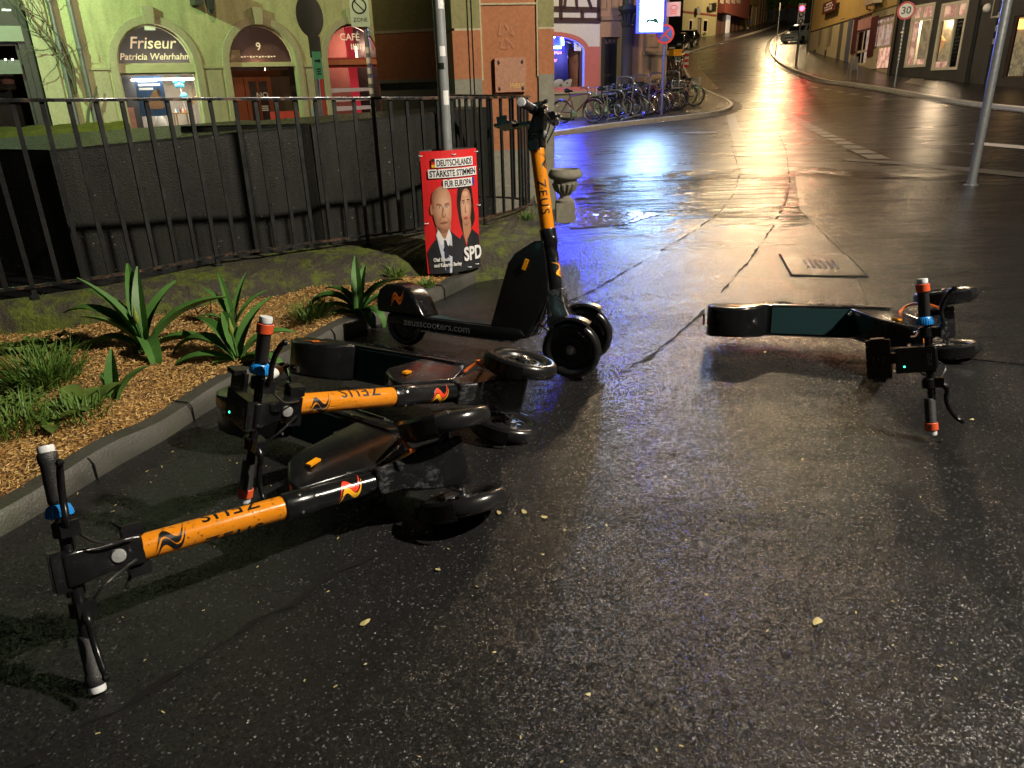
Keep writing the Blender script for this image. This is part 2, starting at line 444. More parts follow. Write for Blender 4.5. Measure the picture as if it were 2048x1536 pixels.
LEAF = _leaf('strap_leaf', (.035, .10, .018), (.085, .20, .042)); BUD = _leaf('flower_bud', (.16, .22, .04), (.26, .30, .07))
GRASS = _leaf('grass_blade', (.04, .09, .012), (.12, .22, .035), .5); WEED = _leaf('weed_leaf', (.05, .10, .016), (.14, .19, .045), .45)
TWIG = M('dry_twig', (.045, .03, .018), .7)
HEDGEM = _leaf('clipped_moss', (.03, .05, .003), (.13, .20, .012), .7)
BARK = M('creeper_bark', (.07, .06, .04), .8, bump=.6, bs=60, bd=.006)
# scooters
BLACK = MWET('wet_black_plastic', (.005, .0055, .0062), .19, spec=.42)
BLACKP = M('black_plastic', (.006, .0063, .007), .26, vs=20, spec=.4)
def _worn():
    t = MT('scuffed_black_cover'); n = t.noise(9, 5, .7, 'Object'); f = t.noise(60, 3, .7, 'Object', stretch=(1, 1, .3)); d = t.voro(190, 'Distance', 'Object')
    sc = t.math('MULTIPLY', t.ramp(n, [(.50, 0.0), (.60, 1.0)]), t.ramp(f, [(.42, 0.0), (.6, 1.0)]))
    t.set(col=t.mix(sc, (.006, .0065, .0075), (.055, .058, .062)), rough=t.mix(sc, (.2, .2, .2), (.42, .42, .42))); t.bump(t.ramp(d, [(.10, 1.0), (.32, .0)]), .8, .0016); return t.m
WORN = _worn()
ORANGE = MWET('orange_enamel', (.64, .215, .008), .2, drop=210, amt=1.0, var=.08)
ORANGEP = M('orange_rubber', (.62, .085, .025), .45)
BLUE = M('blue_plastic', (.01, .22, .62), .38, var=.1)
WHITEP = M('clear_reflector_cap', (.62, .64, .66), .2, var=.15, vs=60)
RUBBER = M('wet_rubber', (.011, .011, .012), .24, vs=15, bump=.25, bs=140, bd=.0015)
RUBGRIP = M('grip_rubber', (.018, .018, .019), .5, bump=.8, bs=420, bd=.002)
RIM = M('dark_rim', (.014, .014, .015), .3)
STEEL = M('steel', (.45, .45, .46), .28, metal=1.0, vs=40)
CABLE = M('orange_cable', (.62, .12, .02), .4); CABLEB = M('black_cable', (.01, .01, .01), .4)
def _mat():
    t = MT('deck_mat'); c = t.N.new('ShaderNodeTexChecker'); c.inputs['Scale'].default_value = 220; t.link(t.co('Object'), c.inputs['Vector'])
    t.set(col=(.004, .030, .034), rough=.6, spec=.22); t.bump(c.outputs['Fac'], .6, .002); return t.m  # teal cast of the lamp light mixed into the dark mat colour
DMAT = _mat()
INK = M('black_print', (.007, .007, .008), .3, var=.05); GREYINK = M('grey_print', (.16, .16, .16), .4, var=.1)
FL_R = M('flame_red', (.75, .05, .02), .3, var=.05); FL_Y = M('flame_yellow', (.85, .42, .02), .3, var=.05); FL_O = M('flame_orange', (.72, .16, .012), .35, var=.1)
AMBER = M('amber_reflector', (.75, .30, .01), .12, var=.1); LENS = M('headlight_lens', (.72, .74, .76), .08, metal=.6, bump=.5, bs=300)
LED = M('green_led', (.02, .8, .45), .3, es=6.0, em=(.05, 1.0, .5)); PANEL = M('display_panel', (.012, .022, .024), .18)
def _water():
    t = MT('water_drop'); N = t.N; out = N['Material Output']; tr = N.new('ShaderNodeBsdfTransparent'); gl = N.new('ShaderNodeBsdfGlossy'); gl.inputs['Roughness'].default_value = .05
    lw = N.new('ShaderNodeLayerWeight'); lw.inputs[0].default_value = .35; gl.inputs['Roughness'].default_value = .16; mx = N.new('ShaderNodeMixShader'); t.link(t.math('ADD', .16, t.math('MULTIPLY', lw.outputs['Fresnel'], .8)), mx.inputs[0]); t.link(tr.outputs[0], mx.inputs[1]); t.link(gl.outputs[0], mx.inputs[2]); t.link(mx.outputs[0], out.inputs[0]); return t.m
WATER = _water()
# buildings
def plaster(name, a, b, rough=.85, stain=.35):
    t = MT(name); n = t.noise(1.3, 6, .65); f = t.noise(26, 4, .65); v = t.noise(1.4, 5, .7, stretch=(3, 3, .5))
    c = t.mix(n, a, b); c = t.mix(t.ramp(v, [(.45, 0.0), (.75, stain)]), c, tuple(x*.4 for x in a))
    c = t.mix(t.ramp(f, [(.35, .35), (.6, 0.0)]), c, tuple(x*.55 for x in a))
    t.set(col=c, rough=rough); t.bump(f, .35, .01); return t.m
PL_LIME = plaster('yellowed_plaster', (.30, .30, .17), (.50, .49, .28), stain=.5); PL_TRIM = plaster('sandstone_trim', (.28, .25, .17), (.42, .38, .27))
PL_OLIVE = plaster('olive_plaster', (.20, .19, .075), (.27, .255, .11)); PL_ORANGE = plaster('orange_plaster', (.33, .125, .05), (.42, .17, .075), stain=.2)
STONE = plaster('plinth_stone', (.17, .16, .12), (.30, .285, .22)); PL_LINE = plaster('cream_line', (.42, .36, .22), (.52, .45, .28))
PL_WHITE = plaster('white_render', (.55, .54, .52), (.66, .65, .63), stain=.1); PL_PINK = plaster('pink_render', (.45, .13, .12), (.54, .18, .16), stain=.1)
TIMBER = plaster('timber_paint', (.035, .018, .018), (.07, .035, .035)); PL_TAN = plaster('tan_facade', (.30, .19, .11), (.38, .25, .15)); PL_TAN2 = plaster('tan_moulding', (.22, .15, .09), (.29, .20, .12))
PL_YEL = plaster('yellow_render', (.42, .28, .085), (.52, .36, .12)); PL_CREAM = plaster('cream_render', (.40, .34, .21), (.50, .43, .28)); PL_GREY = plaster('charcoal_render', (.030, .028, .028), (.052, .048, .046))
PL_GREEN = plaster('pale_green_render', (.30, .28, .15), (.38, .36, .21)); PL_RED = plaster('oxblood_cladding', (.16, .035, .025), (.22, .055, .04)); DARKWALL = plaster('dark_shopfront', (.010, .011, .011), (.022, .022, .022), rough=.5)
FRAMEW = M('white_frame', (.55, .50, .42), .4); FRAMEC = M('cream_frame', (.46, .42, .28), .45); FRAMER = M('red_frame', (.30, .035, .03), .4); FRAMEB = M('brown_frame', (.06, .03, .022), .45)
WOODD = M('door_wood', (.20, .055, .022), .4, vs=4); DOORD = M('dark_door', (.012, .012, .014), .35); ROOFM = M('roof_tile', (.10, .045, .03), .7)
DARKIN = M('dark_room', (.020, .018, .017), .8); PIPE = M('zinc_downpipe', (.16, .17, .17), .38, metal=.5, vs=12)
def _pane():
    t = MT('window_glass'); N = t.N; out = N['Material Output']; tr = N.new('ShaderNodeBsdfTransparent'); tr.inputs[0].default_value = (.86, .88, .88, 1)
    gl = N.new('ShaderNodeBsdfGlossy'); gl.inputs['Roughness'].default_value = .03; fr = N.new('ShaderNodeFresnel'); fr.inputs[0].default_value = 1.5
    mx = N.new('ShaderNodeMixShader'); t.link(fr.outputs[0], mx.inputs[0]); t.link(tr.outputs[0], mx.inputs[1]); t.link(gl.outputs[0], mx.inputs[2]); t.link(mx.outputs[0], out.inputs[0]); return t.m
GLASS = _pane()
def glow(name, col, es): return M(name, col, .5, var=.03, es=es, em=col)
CREAMINK = M('cream_lettering', (.75, .62, .45), .5, var=.05, es=.4, em=(.9, .7, .5)); WHITEINK = M('white_lettering', (.72, .70, .68), .5, var=.05)  # cream lettering glows by itself to read brighter
SIGNW = M('sign_white', (.72, .72, .70), .3, var=.06); SIGNR = M('sign_red', (.55, .02, .02), .3, var=.06); SIGNB = M('sign_blue', (.03, .08, .30), .3); SIGNK = M('sign_black', (.012, .012, .012), .35); SIGNBACK = M('sign_back', (.045, .05, .05), .45, metal=.3)
SIGNG = M('sign_weathered_white', (.42, .56, .46), .4); GALV = M('galvanised_steel', (.30, .32, .33), .36, metal=.65, vs=20); POLEM = M('grey_pole', (.26, .28, .28), .42, metal=.3, vs=15)
CARP = M('dark_car_paint', (.012, .013, .017), .12, coat=.6, var=.05); CARG = M('car_glass', (.012, .014, .016), .05, var=.05); CARL = M('pale_car_paint', (.35, .42, .46), .18, coat=.5, var=.05)
CHROME = M('chrome', (.6, .6, .62), .12, metal=1.0); YEL = M('yellow_box', (.72, .36, .02), .35); LEAFY = M('fallen_leaf', (.42, .36, .16), .5, vs=60)
# ------------------------------------------------------------------ ground
def struct(name, bm, m, smooth=False): return tag(obj(name, bm, m, smooth=smooth), kind='structure')
def ground_axis(a, b):
    v, x = [], a
    while x < b:
        v.append(x); x += max(.8, abs(x) * .035)
    return v + [b]
gx = [-x for x in ground_axis(0, 90)[:0:-1]] + ground_axis(0, 110); gy = [-x for x in ground_axis(0, 14)[:0:-1]] + ground_axis(0, 260)
bm = NB(); gv = [[bm.verts.new((x, y, terr(x, y))) for x in gx] for y in gy]
for j in range(len(gy) - 1):
    for i in range(len(gx) - 1): bm.faces.new((gv[j][i], gv[j][i+1], gv[j+1][i+1], gv[j+1][i]))
struct('road', bm, A_NEAR, True)

def pxs(L): return [gt(*p) for p in L]
def seam(name, L, w, mat=SEAM, dz=.004, jit=.25):
    pts = arc_pts(pxs(L), .06); bm = NB(); L_, Rr = [], []
    for i, p in enumerate(pts):
        d = (pts[min(i+1, len(pts)-1)] - pts[max(i-1, 0)]); d.z = 0; d.normalize(); n = Vector((-d.y, d.x, 0))
        ww = w * (.15 + 1.7 * random.random() ** 1.6); o = (random.random() - .5) * w * jit * 4
        for s, T in ((1, L_), (-1, Rr)):
            q = p + n * (o + s * ww / 2); T.append(bm.verts.new((q.x, q.y, terr(q.x, q.y) + dz)))
    for i in range(len(pts) - 1):
        if w > .02 or math.sin(i*.37) + math.sin(i*.113 + 1) > -1.1: bm.faces.new((Rr[i], Rr[i+1], L_[i+1], L_[i]))
    bmesh.ops.recalc_face_normals(bm, faces=bm.faces)
    for f in bm.faces:
        if f.normal.z < 0: f.normal_flip()
    return struct(name, bm, mat)
seam('road_seam', [(1180,792),(1230,752),(1300,715),(1385,645),(1440,590),(1500,520),(1545,455),(1572,405),(1580,362),(1572,300),(1555,262)], .016)
seam('road_seam', [(1090,625),(1180,585),(1300,515),(1390,462),(1440,425),(1470,385),(1480,345),(1462,290)], .012)
seam('road_seam', [(745,1110),(620,1190),(500,1260),(380,1340),(240,1420),(90,1500),(0,1560)], .026)
seam('road_seam', [(1180,792),(1120,822),(1060,860)], .010)
# rutted strip, smooth repair patches, cobbles, bike lane
P = pxs([(1590,352),(2047,372),(2300,470),(2300,760),(1770,700),(1700,520),(1600,420)]); struct('repair_patch', sheet(P, .004), A_SMOOTH)
P = pxs([(1690,300),(1850,296),(1990,318),(1960,336),(1760,330)]); struct('repair_patch', sheet(P, .004), A_SMOOTH)
P = pxs([(1142,414),(1325,428),(1240,452),(1140,458)]); struct('cobblestones', sheet(P, .006), COBBLE)
z6 = lambda L: [(1330 + x / 6.4, y / 6.4) for x, y in L]
P = pxs(z6([(195,725),(240,830),(262,950),(330,1090),(450,1160),(740,1140),(640,1080),(530,980),(470,900),(410,820),(405,745),(530,625),(600,570),(560,560)])); struct('bike_lane', sheet(P, .005), A_RED)

MARK = M('worn_road_paint', (.17, .155, .125), .35, var=.5, vs=14, space='World', bump=.5, bs=160)
MARKW = M('bright_road_paint', (.62, .60, .56), .35, var=.2, vs=14, space='World')
def quads(name, L, mat, dz=.008):
    bm = NB()
    for q in L: merge(bm, sheet([(p[0], p[1]) for p in q], dz))
    return struct(name, bm, mat)
def block_row(a, b, c, d, n, fill=.78):
    """blocks between the left edge a->b and the right edge c->d (pixels, far to near)"""
    A, B, C_, D = gt(*a), gt(*b), gt(*c), gt(*d); out = []
    for i in range(n):
        t0, t1 = i / n, (i + fill) / n; out.append([A.lerp(B, t0), A.lerp(B, t1), C_.lerp(D, t1), C_.lerp(D, t0)])
    return out
quads('lane_blocks', block_row((1552,213),(1742,321),(1566,213),(1788,321), 17), MARK)
quads('lane_blocks', block_row((1452,224),(1476,315),(1468,224),(1510,315), 13, .9), MARK)
quads('lane_dashes', block_row((1600,171),(1792,204),(1604,169),(1800,202), 7, .5), MARK)
quads('road_line', [[gt(*p) for p in ((1936,289),(2070,301),(2070,294),(1970,286))]], MARKW)
quads('road_line', [[gt(*p) for p in ((1690,322),(1800,330),(2070,358),(2070,348),(1800,324),(1690,318))]], M('faded_road_paint', (.075, .07, .06), .4, var=.5, vs=10, space='World'))
quads('lane_dashes', [[gt(1330 + (x + q) / 6.4, (y + r) / 6.4) for q, r in ((0, 14), (50, 0), (60, 8), (8, 24))] for x, y in ((380,590),(460,565),(540,540),(620,510),(700,480))], MARK)
ARC = z6([(1480,440),(1300,480),(1180,530),(1110,610),(1095,700),(1125,800),(1200,870),(1300,925),(1420,980)])
pts = arc_pts(smooth_pts(pxs(ARC), 6), .75); bm = NB()
for a, b in zip(pts[::1], pts[1:]):
    d = (b - a).normalized(); n = Vector((-d.y, d.x, 0)) * .13; e = a.lerp(b, .62)
    merge(bm, sheet([(q.x, q.y) for q in (a + n, a - n, e - n, e + n)], .008))
struct('gutter_dots', bm, MARK)

# pavements with real kerbs
LEFTK = [(1085,276),(1150,266),(1200,258),(1300,246),(1400,235),(1440,229),(1462,220),(1466,212),(1452,202),(1425,190),(1396,174),(1379,155),(1370,138),(1364,122),(1362,112),(1388,104),(1420,94),(1470,78),(1530,60),(1556,50)]
lk = smooth_pts([(p.x, p.y, 0) for p in pxs(LEFTK)], 5)
back = [(52, 150, 0), (20, 150, 0), (0, 40, 0), (-1.5, 26, 0)]
struct('pavement_left', sheet([(p[0], p[1]) for p in [*lk, *back]], .115, 1.2), A_WALK)
KP = [(.15, .0), (.15, .125), (.02, .125), (0, .10), (0, -.02)]
bm = NB(); strip(bm, [(p.x, p.y) for p in arc_pts(lk, .5)], KP, terr); struct('kerb_left', bm, KERBFAR)
RIGHTK = [(1600,55),(1580,61),(1549,77),(1540,92),(1540,106),(1551,122),(1574,138),(1611,153),(1650,165),(1698,171),(1788,185),(1873,201),(1972,215),(2060,224),(2160,236),(2400,262)]
rk = smooth_pts([(p.x, p.y, 0) for p in pxs(RIGHTK)], 5)
back = [(60, 18, 0), (70, 60, 0), (rk[0].x + 14, rk[0].y + 4, 0)]
struct('pavement_right', sheet([(p[0], p[1]) for p in [*rk, *back]], .115, 1.2), A_WALK)
bm = NB(); strip(bm, [(p.x, p.y) for p in arc_pts(rk, .5)], KP, terr); struct('kerb_right', bm, KERBFAR)
bm = NB()
strip(bm, [(p.x - .0, p.y - .0) for p in arc_pts(lk, .5)], [(-.02, .009), (-.34, .009)], terr)
strip(bm, [(p.x, p.y) for p in arc_pts(rk, .5)], [(-.02, .009), (-.34, .009)], terr); struct('gutter', bm, COBBLE)
quads('pale_patch', [[gt(*p) + Vector((0, 0, 0)) for p in ((1806,172),(1822,163),(1848,164),(1836,176))], [gt(*p) for p in ((1832,176),(1848,166),(1876,169),(1868,184))]], M('pale_patch_grey', (.16, .15, .13), .4, space='World'), .125)  # pale grey quads laid on the right pavement

# manholes
def manhole(pix, round_=False):
    bm = NB()
    if round_:
        c = gt(*pix); lathe(bm, [(.42, .003), (.42, .010), (.38, .012), (.36, .008), (.34, .012), (.0, .012)], 40, Matrix.Translation((c.x, c.y, terr(c.x, c.y))))
        return tag(obj('manhole_cover', bm, COVER), 'round iron manhole cover set flush in the blue-lit wet road', 'manhole cover')
    P = pxs(pix); cen = sum((Vector(p) for p in P), Vector()) / 4; u = (P[1] - P[0]).normalized(); v = Vector((-u.y, u.x, 0)); w, h = (P[1]-P[0]).length/2, abs((P[3]-P[0]).dot(v))/2
    t = thing('manhole_cover', 'rectangular concrete-filled manhole cover with a slotted grate beside the lying lone scooter', 'manhole cover', (cen.x, cen.y, 0), math.atan2(u.y, u.x))
    box(bm, (-w, -h, .002), (w, h, .012)); obj('cover_plate', bm, A_SMOOTH, t, bevel=.004)
    bm = NB()
    for s in (-1, 1):
        box(bm, (-w-.014, s*(h+.008)-.006, .001), (w+.014, s*(h+.008)+.006, .009)); box(bm, (s*(w+.008)-.006, -h-.002, .001), (s*(w+.008)+.006, h+.002, .009))
    obj('frame', bm, SEAM, t)
    bm = NB()
    for k in range(6): box(bm, (-.12 + k*.042, -.13, .0125), (-.10 + k*.042, .13, .0150))
    obj('grate', bm, M('iron_grate', (.03, .03, .03), .3), t)
COVER = M('worn_cover', (.045, .043, .038), .45, var=.4, vs=10, space='World', bump=.6, bs=60, bd=.004)
manhole([(1562,511),(1694,513),(1733,555),(1582,552)]); manhole((1402,266), True)

# ------------------------------------------------------------------ planting bed
KERB0 = [(-90,1120),(0,1075),(110,1010),(240,930),(330,880),(430,815),(560,745),(690,680),(790,635),(880,600),(950,566),(1000,545),(1045,530)]
kb = smooth_pts([gz(*p, 0.0) for p in KERB0], 6)
KH = .085
segs = arc_pts(kb, .52)
bm = NB()
prof = [(0, -.01), (.004, KH - .025), (.022, KH), (.092, KH + .004), (.110, KH - .02), (.110, -.01)]
fine = arc_pts(kb, .06)
strip(bm, [(p.x, p.y) for p in fine], prof, lambda x, y: 0.006 * math.sin(7*x + 5*y) + .004 * math.sin(31*x))
KST = struct('kerb_bed', bm, KERB, True)
bm = NB()
for p, q in zip(segs[1:-1], segs[2:]):
    d = (q - p); d.z = 0; d.normalize(); n = Vector((-d.y, d.x, 0)); a = p - n * .004; b = p + n * .10
    tube(bm, [a + Vector((0, 0, 0)), a + Vector((0, 0, KH - .02)), a + n * .02 + Vector((0, 0, KH + .002)), b + Vector((0, 0, KH + .002))], .0035, 5)
struct('kerb_joints', bm, SEAM)
# plinth wall under the fence: front foot line, fence line
FOOT = [(-130,690),(0,667),(154,650),(270,632),(393,613),(513,592),(600,580),(700,566),(800,553),(890,546),(975,534),(1040,526),(1090,515)]
ft = smooth_pts([gz(*p, .10) for p in FOOT], 6)
FENCE = [(-150,592),(-40,584),(30,577),(94,569),(260,545),(430,513),(560,495),(656,481),(797,463),(900,446),(960,437),(998,428),(1032,419),(1055,410)]
ZB = .33
fl = [gz(*p, ZB) for p in FENCE]
end = fl[-1]
fl += [end + Vector((.02, .22, 0)), end + Vector((-.10, .46, 0)), end + Vector((-.36, .62, 0)), end + Vector((-.75, .72, 0))]
fence_path = smooth_pts(fl, 8)
def offs(pts, o):
    out = []
    for i, p in enumerate(pts):
        d = pts[min(i+1, len(pts)-1)] - pts[max(i-1, 0)]; d.z = 0; d.normalize(); out.append((p.x - d.y*o, p.y + d.x*o))
    return out
mulch_poly = offs(kb, .07) + [(p.x + .02, p.y + .06) for p in reversed(ft)]
bm = NB(); P = [Vector((x, y, 0)) for x, y in mulch_poly]; vs = [bm.verts.new(p) for p in P]
for t in geometry.tessellate_polygon([P]):
    try: bm.faces.new([vs[i] for i in t])
    except ValueError: pass
for ax in (0, 1):
    k = -6.0
    while k < 8:
        no = Vector((1 - ax, ax, 0)); bmesh.ops.bisect_plane(bm, geom=bm.verts[:] + bm.edges[:] + bm.faces[:], plane_co=no * k, plane_no=no); k += .09
def bed_z(x, y): return .085 + .018 * math.sin(3.1*x + 1.2*y) * math.sin(2.3*y - x) + .010 * math.sin(9*x + 4*y) + .006 * math.sin(21*x - 13*y)
for v in bm.verts: v.co.z = bed_z(v.co.x, v.co.y)
bmesh.ops.recalc_face_normals(bm, faces=bm.faces)
for f in bm.faces:
    if f.normal.z < 0: f.normal_flip()
struct('mulch_bed', bm, MULCH, True)
def inside(x, y, P):
    c = False
    for i in range(len(P)):
        (x1, y1), (x2, y2) = P[i-1], P[i]
        if (y1 > y) != (y2 > y) and x < (x2-x1)*(y-y1)/(y2-y1) + x1: c = not c
    return c
chip_poly = offs(kb, .085) + [(p.x + .02, p.y + .04) for p in reversed(ft)]
bm = NB(); rc = random.Random(3); cnt = 0
xs = [p[0] for p in mulch_poly]; ys = [p[1] for p in mulch_poly]
while cnt < 21000:
    x, y = rc.uniform(-3.6, max(xs)), rc.uniform(min(ys), max(ys))
    if not inside(x, y, chip_poly): continue
    cnt += 1
    L, w = rc.uniform(.006, .026) * (3.0 if rc.random() < .04 else 1), rc.uniform(.002, .0048); a = rc.uniform(0, 6.3); tl = rc.gauss(0, .35); z = bed_z(x, y) + rc.uniform(.001, .012)
    d = Vector((math.cos(a)*math.cos(tl), math.sin(a)*math.cos(tl), math.sin(tl))); n = Vector((-math.sin(a), math.cos(a), rc.gauss(0, .5))).normalized() * w
    c = Vector((x, y, z)); up = d.cross(n).normalized() * .002
    q = [bm.verts.new(c + k) for k in (-d*L/2 - n/2 + up, d*L/2 - n/2*.6 + up, d*L/2 + n/2*.6 + up, -d*L/2 + n/2 + up)]
    b = bm.verts.new(c - up)
    mi = rc.choices((0, 1, 2, 3), (.30, .42, .22, .06))[0]
    bm.faces.new(q).material_index = mi
    for i in range(4): bm.faces.new((q[(i+1) % 4], q[i], b)).material_index = mi
tag(obj('mulch_chips', bm, CHIP), kind='stuff')

# plinth: from the foot line up to a mossy sloping top that carries the fence
nP = 110
fa, fb = arc_pts(ft, .05), None
def resample(pts, n):
    L = [0]
    for a, b in zip(pts, pts[1:]): L.append(L[-1] + (b - a).length)
    out = []; i = 0
    for k in range(n + 1):
        s = L[-1] * k / n
        while i < len(L) - 2 and L[i+1] < s: i += 1
        out.append(pts[i].lerp(pts[i+1], (s - L[i]) / max(1e-9, L[i+1] - L[i])))
    return out
fline = smooth_pts(fl[:14] + [end + Vector((.10, .30, 0))], 8)
A, B = resample(ft, nP), resample(fline, nP); bm = NB(); rows = []
for k, (a, b) in enumerate(zip(A, B)):
    t = k / nP; d = Vector((b.x - a.x, b.y - a.y, 0)); row = []
    hump = .006 * math.sin(k * .7) + .005 * math.sin(k * 1.9)
    face = max(0.0, min(1.0, (t - .62) / .25))              # a clean upright face only towards the road corner
    for s, z0, z1 in ((-.02, .03, -.02), (.0, .10, .06), (.10, .17, .19), (.26, .215, .25), (.5, .235, .262), (.8, .25, .27), (1.0, .262, .275), (1.5, .262, .275), (1.52, -.05, -.05)):
        z = z0 + (z1 - z0) * face; sx = s if s < .3 and face < .5 else (s * (.25 if .0 < s < .3 and face > .5 else 1))
        row.append(bm.verts.new((a.x + d.x*sx, a.y + d.y*sx, z + (hump * (.5 if .05 < s < 1.2 else 0)))))
    rows.append(row)
for r0, r1 in zip(rows, rows[1:]):
    for j in range(len(r0) - 1): bm.faces.new((r0[j], r1[j], r1[j+1], r0[j+1]))
bm.faces.new(rows[-1]); bmesh.ops.recalc_face_normals(bm, faces=bm.faces)
tag(obj('plinth_wall', bm, MOSS, smooth=True), 'low mossy stone plinth carrying the iron fence above the mulch bed', 'low wall')
# ------------------------------------------------------------------ iron fence
ft_ = thing('iron_fence', 'black iron railing with rusty flat top rail, curving round to the corner pillar', 'fence', (0, 0, 0))
ZT = lambda x, y=0: 1.262 - .034 * (x - .19)
def flatbar(bm, pts, w, h, z):
    strip(bm, [(p.x, p.y) for p in pts], [(-w/2, -h/2), (w/2, -h/2), (w/2, h/2), (-w/2, h/2), (-w/2, -h/2)], z)
fp = arc_pts(fence_path, .08)
bm = NB(); flatbar(bm, fp, .050, .020, ZT); obj('top_rail', bm, RAIL, ft_, bevel=.004)
bm = NB(); flatbar(bm, fp, .040, .014, lambda x, y: ZB); obj('bottom_rail', bm, RAIL, ft_)
bars = arc_pts(fence_path, .139)
for k, p in enumerate(bars):
    d = (bars[min(k+1, len(bars)-1)] - bars[max(k-1, 0)]); ang = math.atan2(d.y, d.x); bm = NB(); w = .0125
    post = k % 8 == 4
    box(bm, (-w, -.008, (ZB - .075 if post else ZB)), (w, .008, ZT(p.x) - .008))
    if post: box(bm, (-.022, -.022, ZB - .085), (.022, .022, ZB - .055))
    bm.transform(Matrix.Translation((p.x, p.y, 0)) @ Matrix.Rotation(ang, 4, 'Z') @ Matrix.Rotation(random.gauss(0, .004), 4, 'Y'))
    obj('bar', bm, BARM, ft_)

# ------------------------------------------------------------------ concrete parapet behind the fence
def wall_block(name, label, A, B, z0, za, zb, th, skew=0.0):
    """front edge A->B (xy), tops za/zb at both ends, thickness th away from the viewer"""
    t = NB(); A, B = Vector((*A, 0)), Vector((*B, 0)); d = (B - A).normalized(); n = Vector((-d.y, d.x, 0))
    N = 24; secs = []
    for k in range(N + 1):
        p = A.lerp(B, k / N); z = za + (zb - za) * k / N; sh = d * skew * (1 - k / N)
        secs.append([p + Vector((0, 0, z0)), p + Vector((0, 0, z - .02)), p + n*.02 + Vector((0, 0, z)), p + n*(th-.02) + sh + Vector((0, 0, z + .01)), p + n*th + sh + Vector((0, 0, z - .01)), p + n*th + sh + Vector((0, 0, z0))])
    loft(t, secs); return tag(obj(name, t, CONC), label, 'concrete wall')
WL = aty(98, 300, 5.85); WM = aty(621, 250, 7.05); WR = aty(985, 214, 8.25)
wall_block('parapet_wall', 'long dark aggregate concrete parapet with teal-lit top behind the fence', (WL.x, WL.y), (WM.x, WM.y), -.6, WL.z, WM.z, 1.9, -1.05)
WM2 = aty(622, 247, 6.98)
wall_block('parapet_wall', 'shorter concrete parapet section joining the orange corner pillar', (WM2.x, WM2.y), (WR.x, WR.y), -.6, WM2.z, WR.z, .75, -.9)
# mossy wall further left
a, b = aty(-60, 262, 9.6), aty(262, 250, 10.9)
d = Vector((b.x - a.x, b.y - a.y, 0)).normalized(); n = Vector((-d.y, d.x, 0)); bm = NB()
pts = [a.lerp(b, k / 30) for k in range(31)]; rows = []
for i, p in enumerate(pts):
    zt = 1.02 + .012 * math.sin(i * 1.1); rows.append([Vector((p.x, p.y, -.6)), Vector((p.x, p.y, zt - .12)), Vector((p.x, p.y, zt - .02)) + n*.03, Vector((p.x, p.y, zt + .02)) + n*.25, Vector((p.x, p.y, zt + .01)) + n*.55, Vector((p.x, p.y, -.6)) + n*.6])
loft(bm, rows); tag(obj('mossy_wall', bm, HEDGEM, smooth=True), 'low garden wall with bright yellow-green moss cap below the hairdresser front', 'garden wall')

# ------------------------------------------------------------------ plants
def blade(bm, base, az, L, w, lift, droop, fold=.35, n=10, m=0, tipw=.15, twist=0.0):
    """a strap leaf: starts at angle lift, bends over by droop"""
    w = w * 1.28; d = Vector((math.cos(az), math.sin(az), 0)); s = Vector((-d.y, d.x, 0)); p = Vector(base); a = lift; prev = None
    for i in range(n + 1):
        t = i / n; ww = w * (min(1, .55 + 1.4*t) * (1 - max(0, (t - .45) / .55) ** 1.6 * (1 - tipw)))
        sd = (s * math.cos(twist*t) + Vector((0, 0, 1)) * math.sin(twist*t))
        up = (Vector((0, 0, 1)) * math.cos(a) - d * math.sin(a)) * (ww * fold)
        row = [bm.verts.new(p - sd*ww/2 + up), bm.verts.new(p), bm.verts.new(p + sd*ww/2 + up)]
        if prev:
            for j in range(2): bm.faces.new((prev[j], prev[j+1], row[j+1], row[j])).material_index = m
        prev = row; p = p + (d * math.cos(a) + Vector((0, 0, 1)) * math.sin(a)) * (L / n); a -= droop / n
def gp(px, py):
    z = .09
    for _ in range(4):
        p = gz(px, py, z); z = bed_z(p.x, p.y)
    return Vector((p.x, p.y, z - .006))
def strap_plant(px, py, leaves, label, bud=None, scale=1.0, seed=1):
    p = gp(px, py); t = thing('strap_leaf_plant', label, 'plant', p, 0, 'strap leaf plants in the mulch'); r = random.Random(seed)
    for az, L, w, lift, droop in leaves:
        bm = NB(); blade(bm, (0.012*math.cos(R_(az)), .012*math.sin(R_(az)), 0), R_(az + r.uniform(-6, 6)), L*scale*1.18, w*scale*r.uniform(1.05, 1.35), R_(lift + r.uniform(-8, 4)), R_(droop*r.uniform(1.4, 2.2) + 12), twist=r.uniform(-.3, .3)); obj('leaf', bm, LEAF, t, smooth=True)
    if bud:
        h = bud*scale; bm = NB(); tube(bm, [(0, 0, 0), (-.005, 0, h*.5), (-.012, 0, h*.8)], .006*scale, 8); obj('stalk', bm, LEAF, t, smooth=True)
        bm = NB(); lathe(bm, [(.004, h*.76), (.013*scale, h*.85), (.015*scale, h*.93), (.008*scale, h*1.08), (.001, h*1.25)], 12, Matrix.Translation((-.012, 0, 0))); obj('bud', bm, BUD, t, smooth=True)
    return t
strap_plant(292, 702, [(175,.52,.050,42,75),(170,.48,.056,62,50),(150,.42,.05,72,32),(120,.44,.052,80,22),(100,.40,.052,84,15),(60,.36,.05,80,20),(20,.44,.064,58,22),(-8,.42,.056,40,45),(-60,.34,.062,72,115),(200,.30,.05,70,25),(190,.42,.05,76,12)],
            'largest strap-leaved plant, in front of the fence at left, one leaf folded down', .21, 1.0, 3)
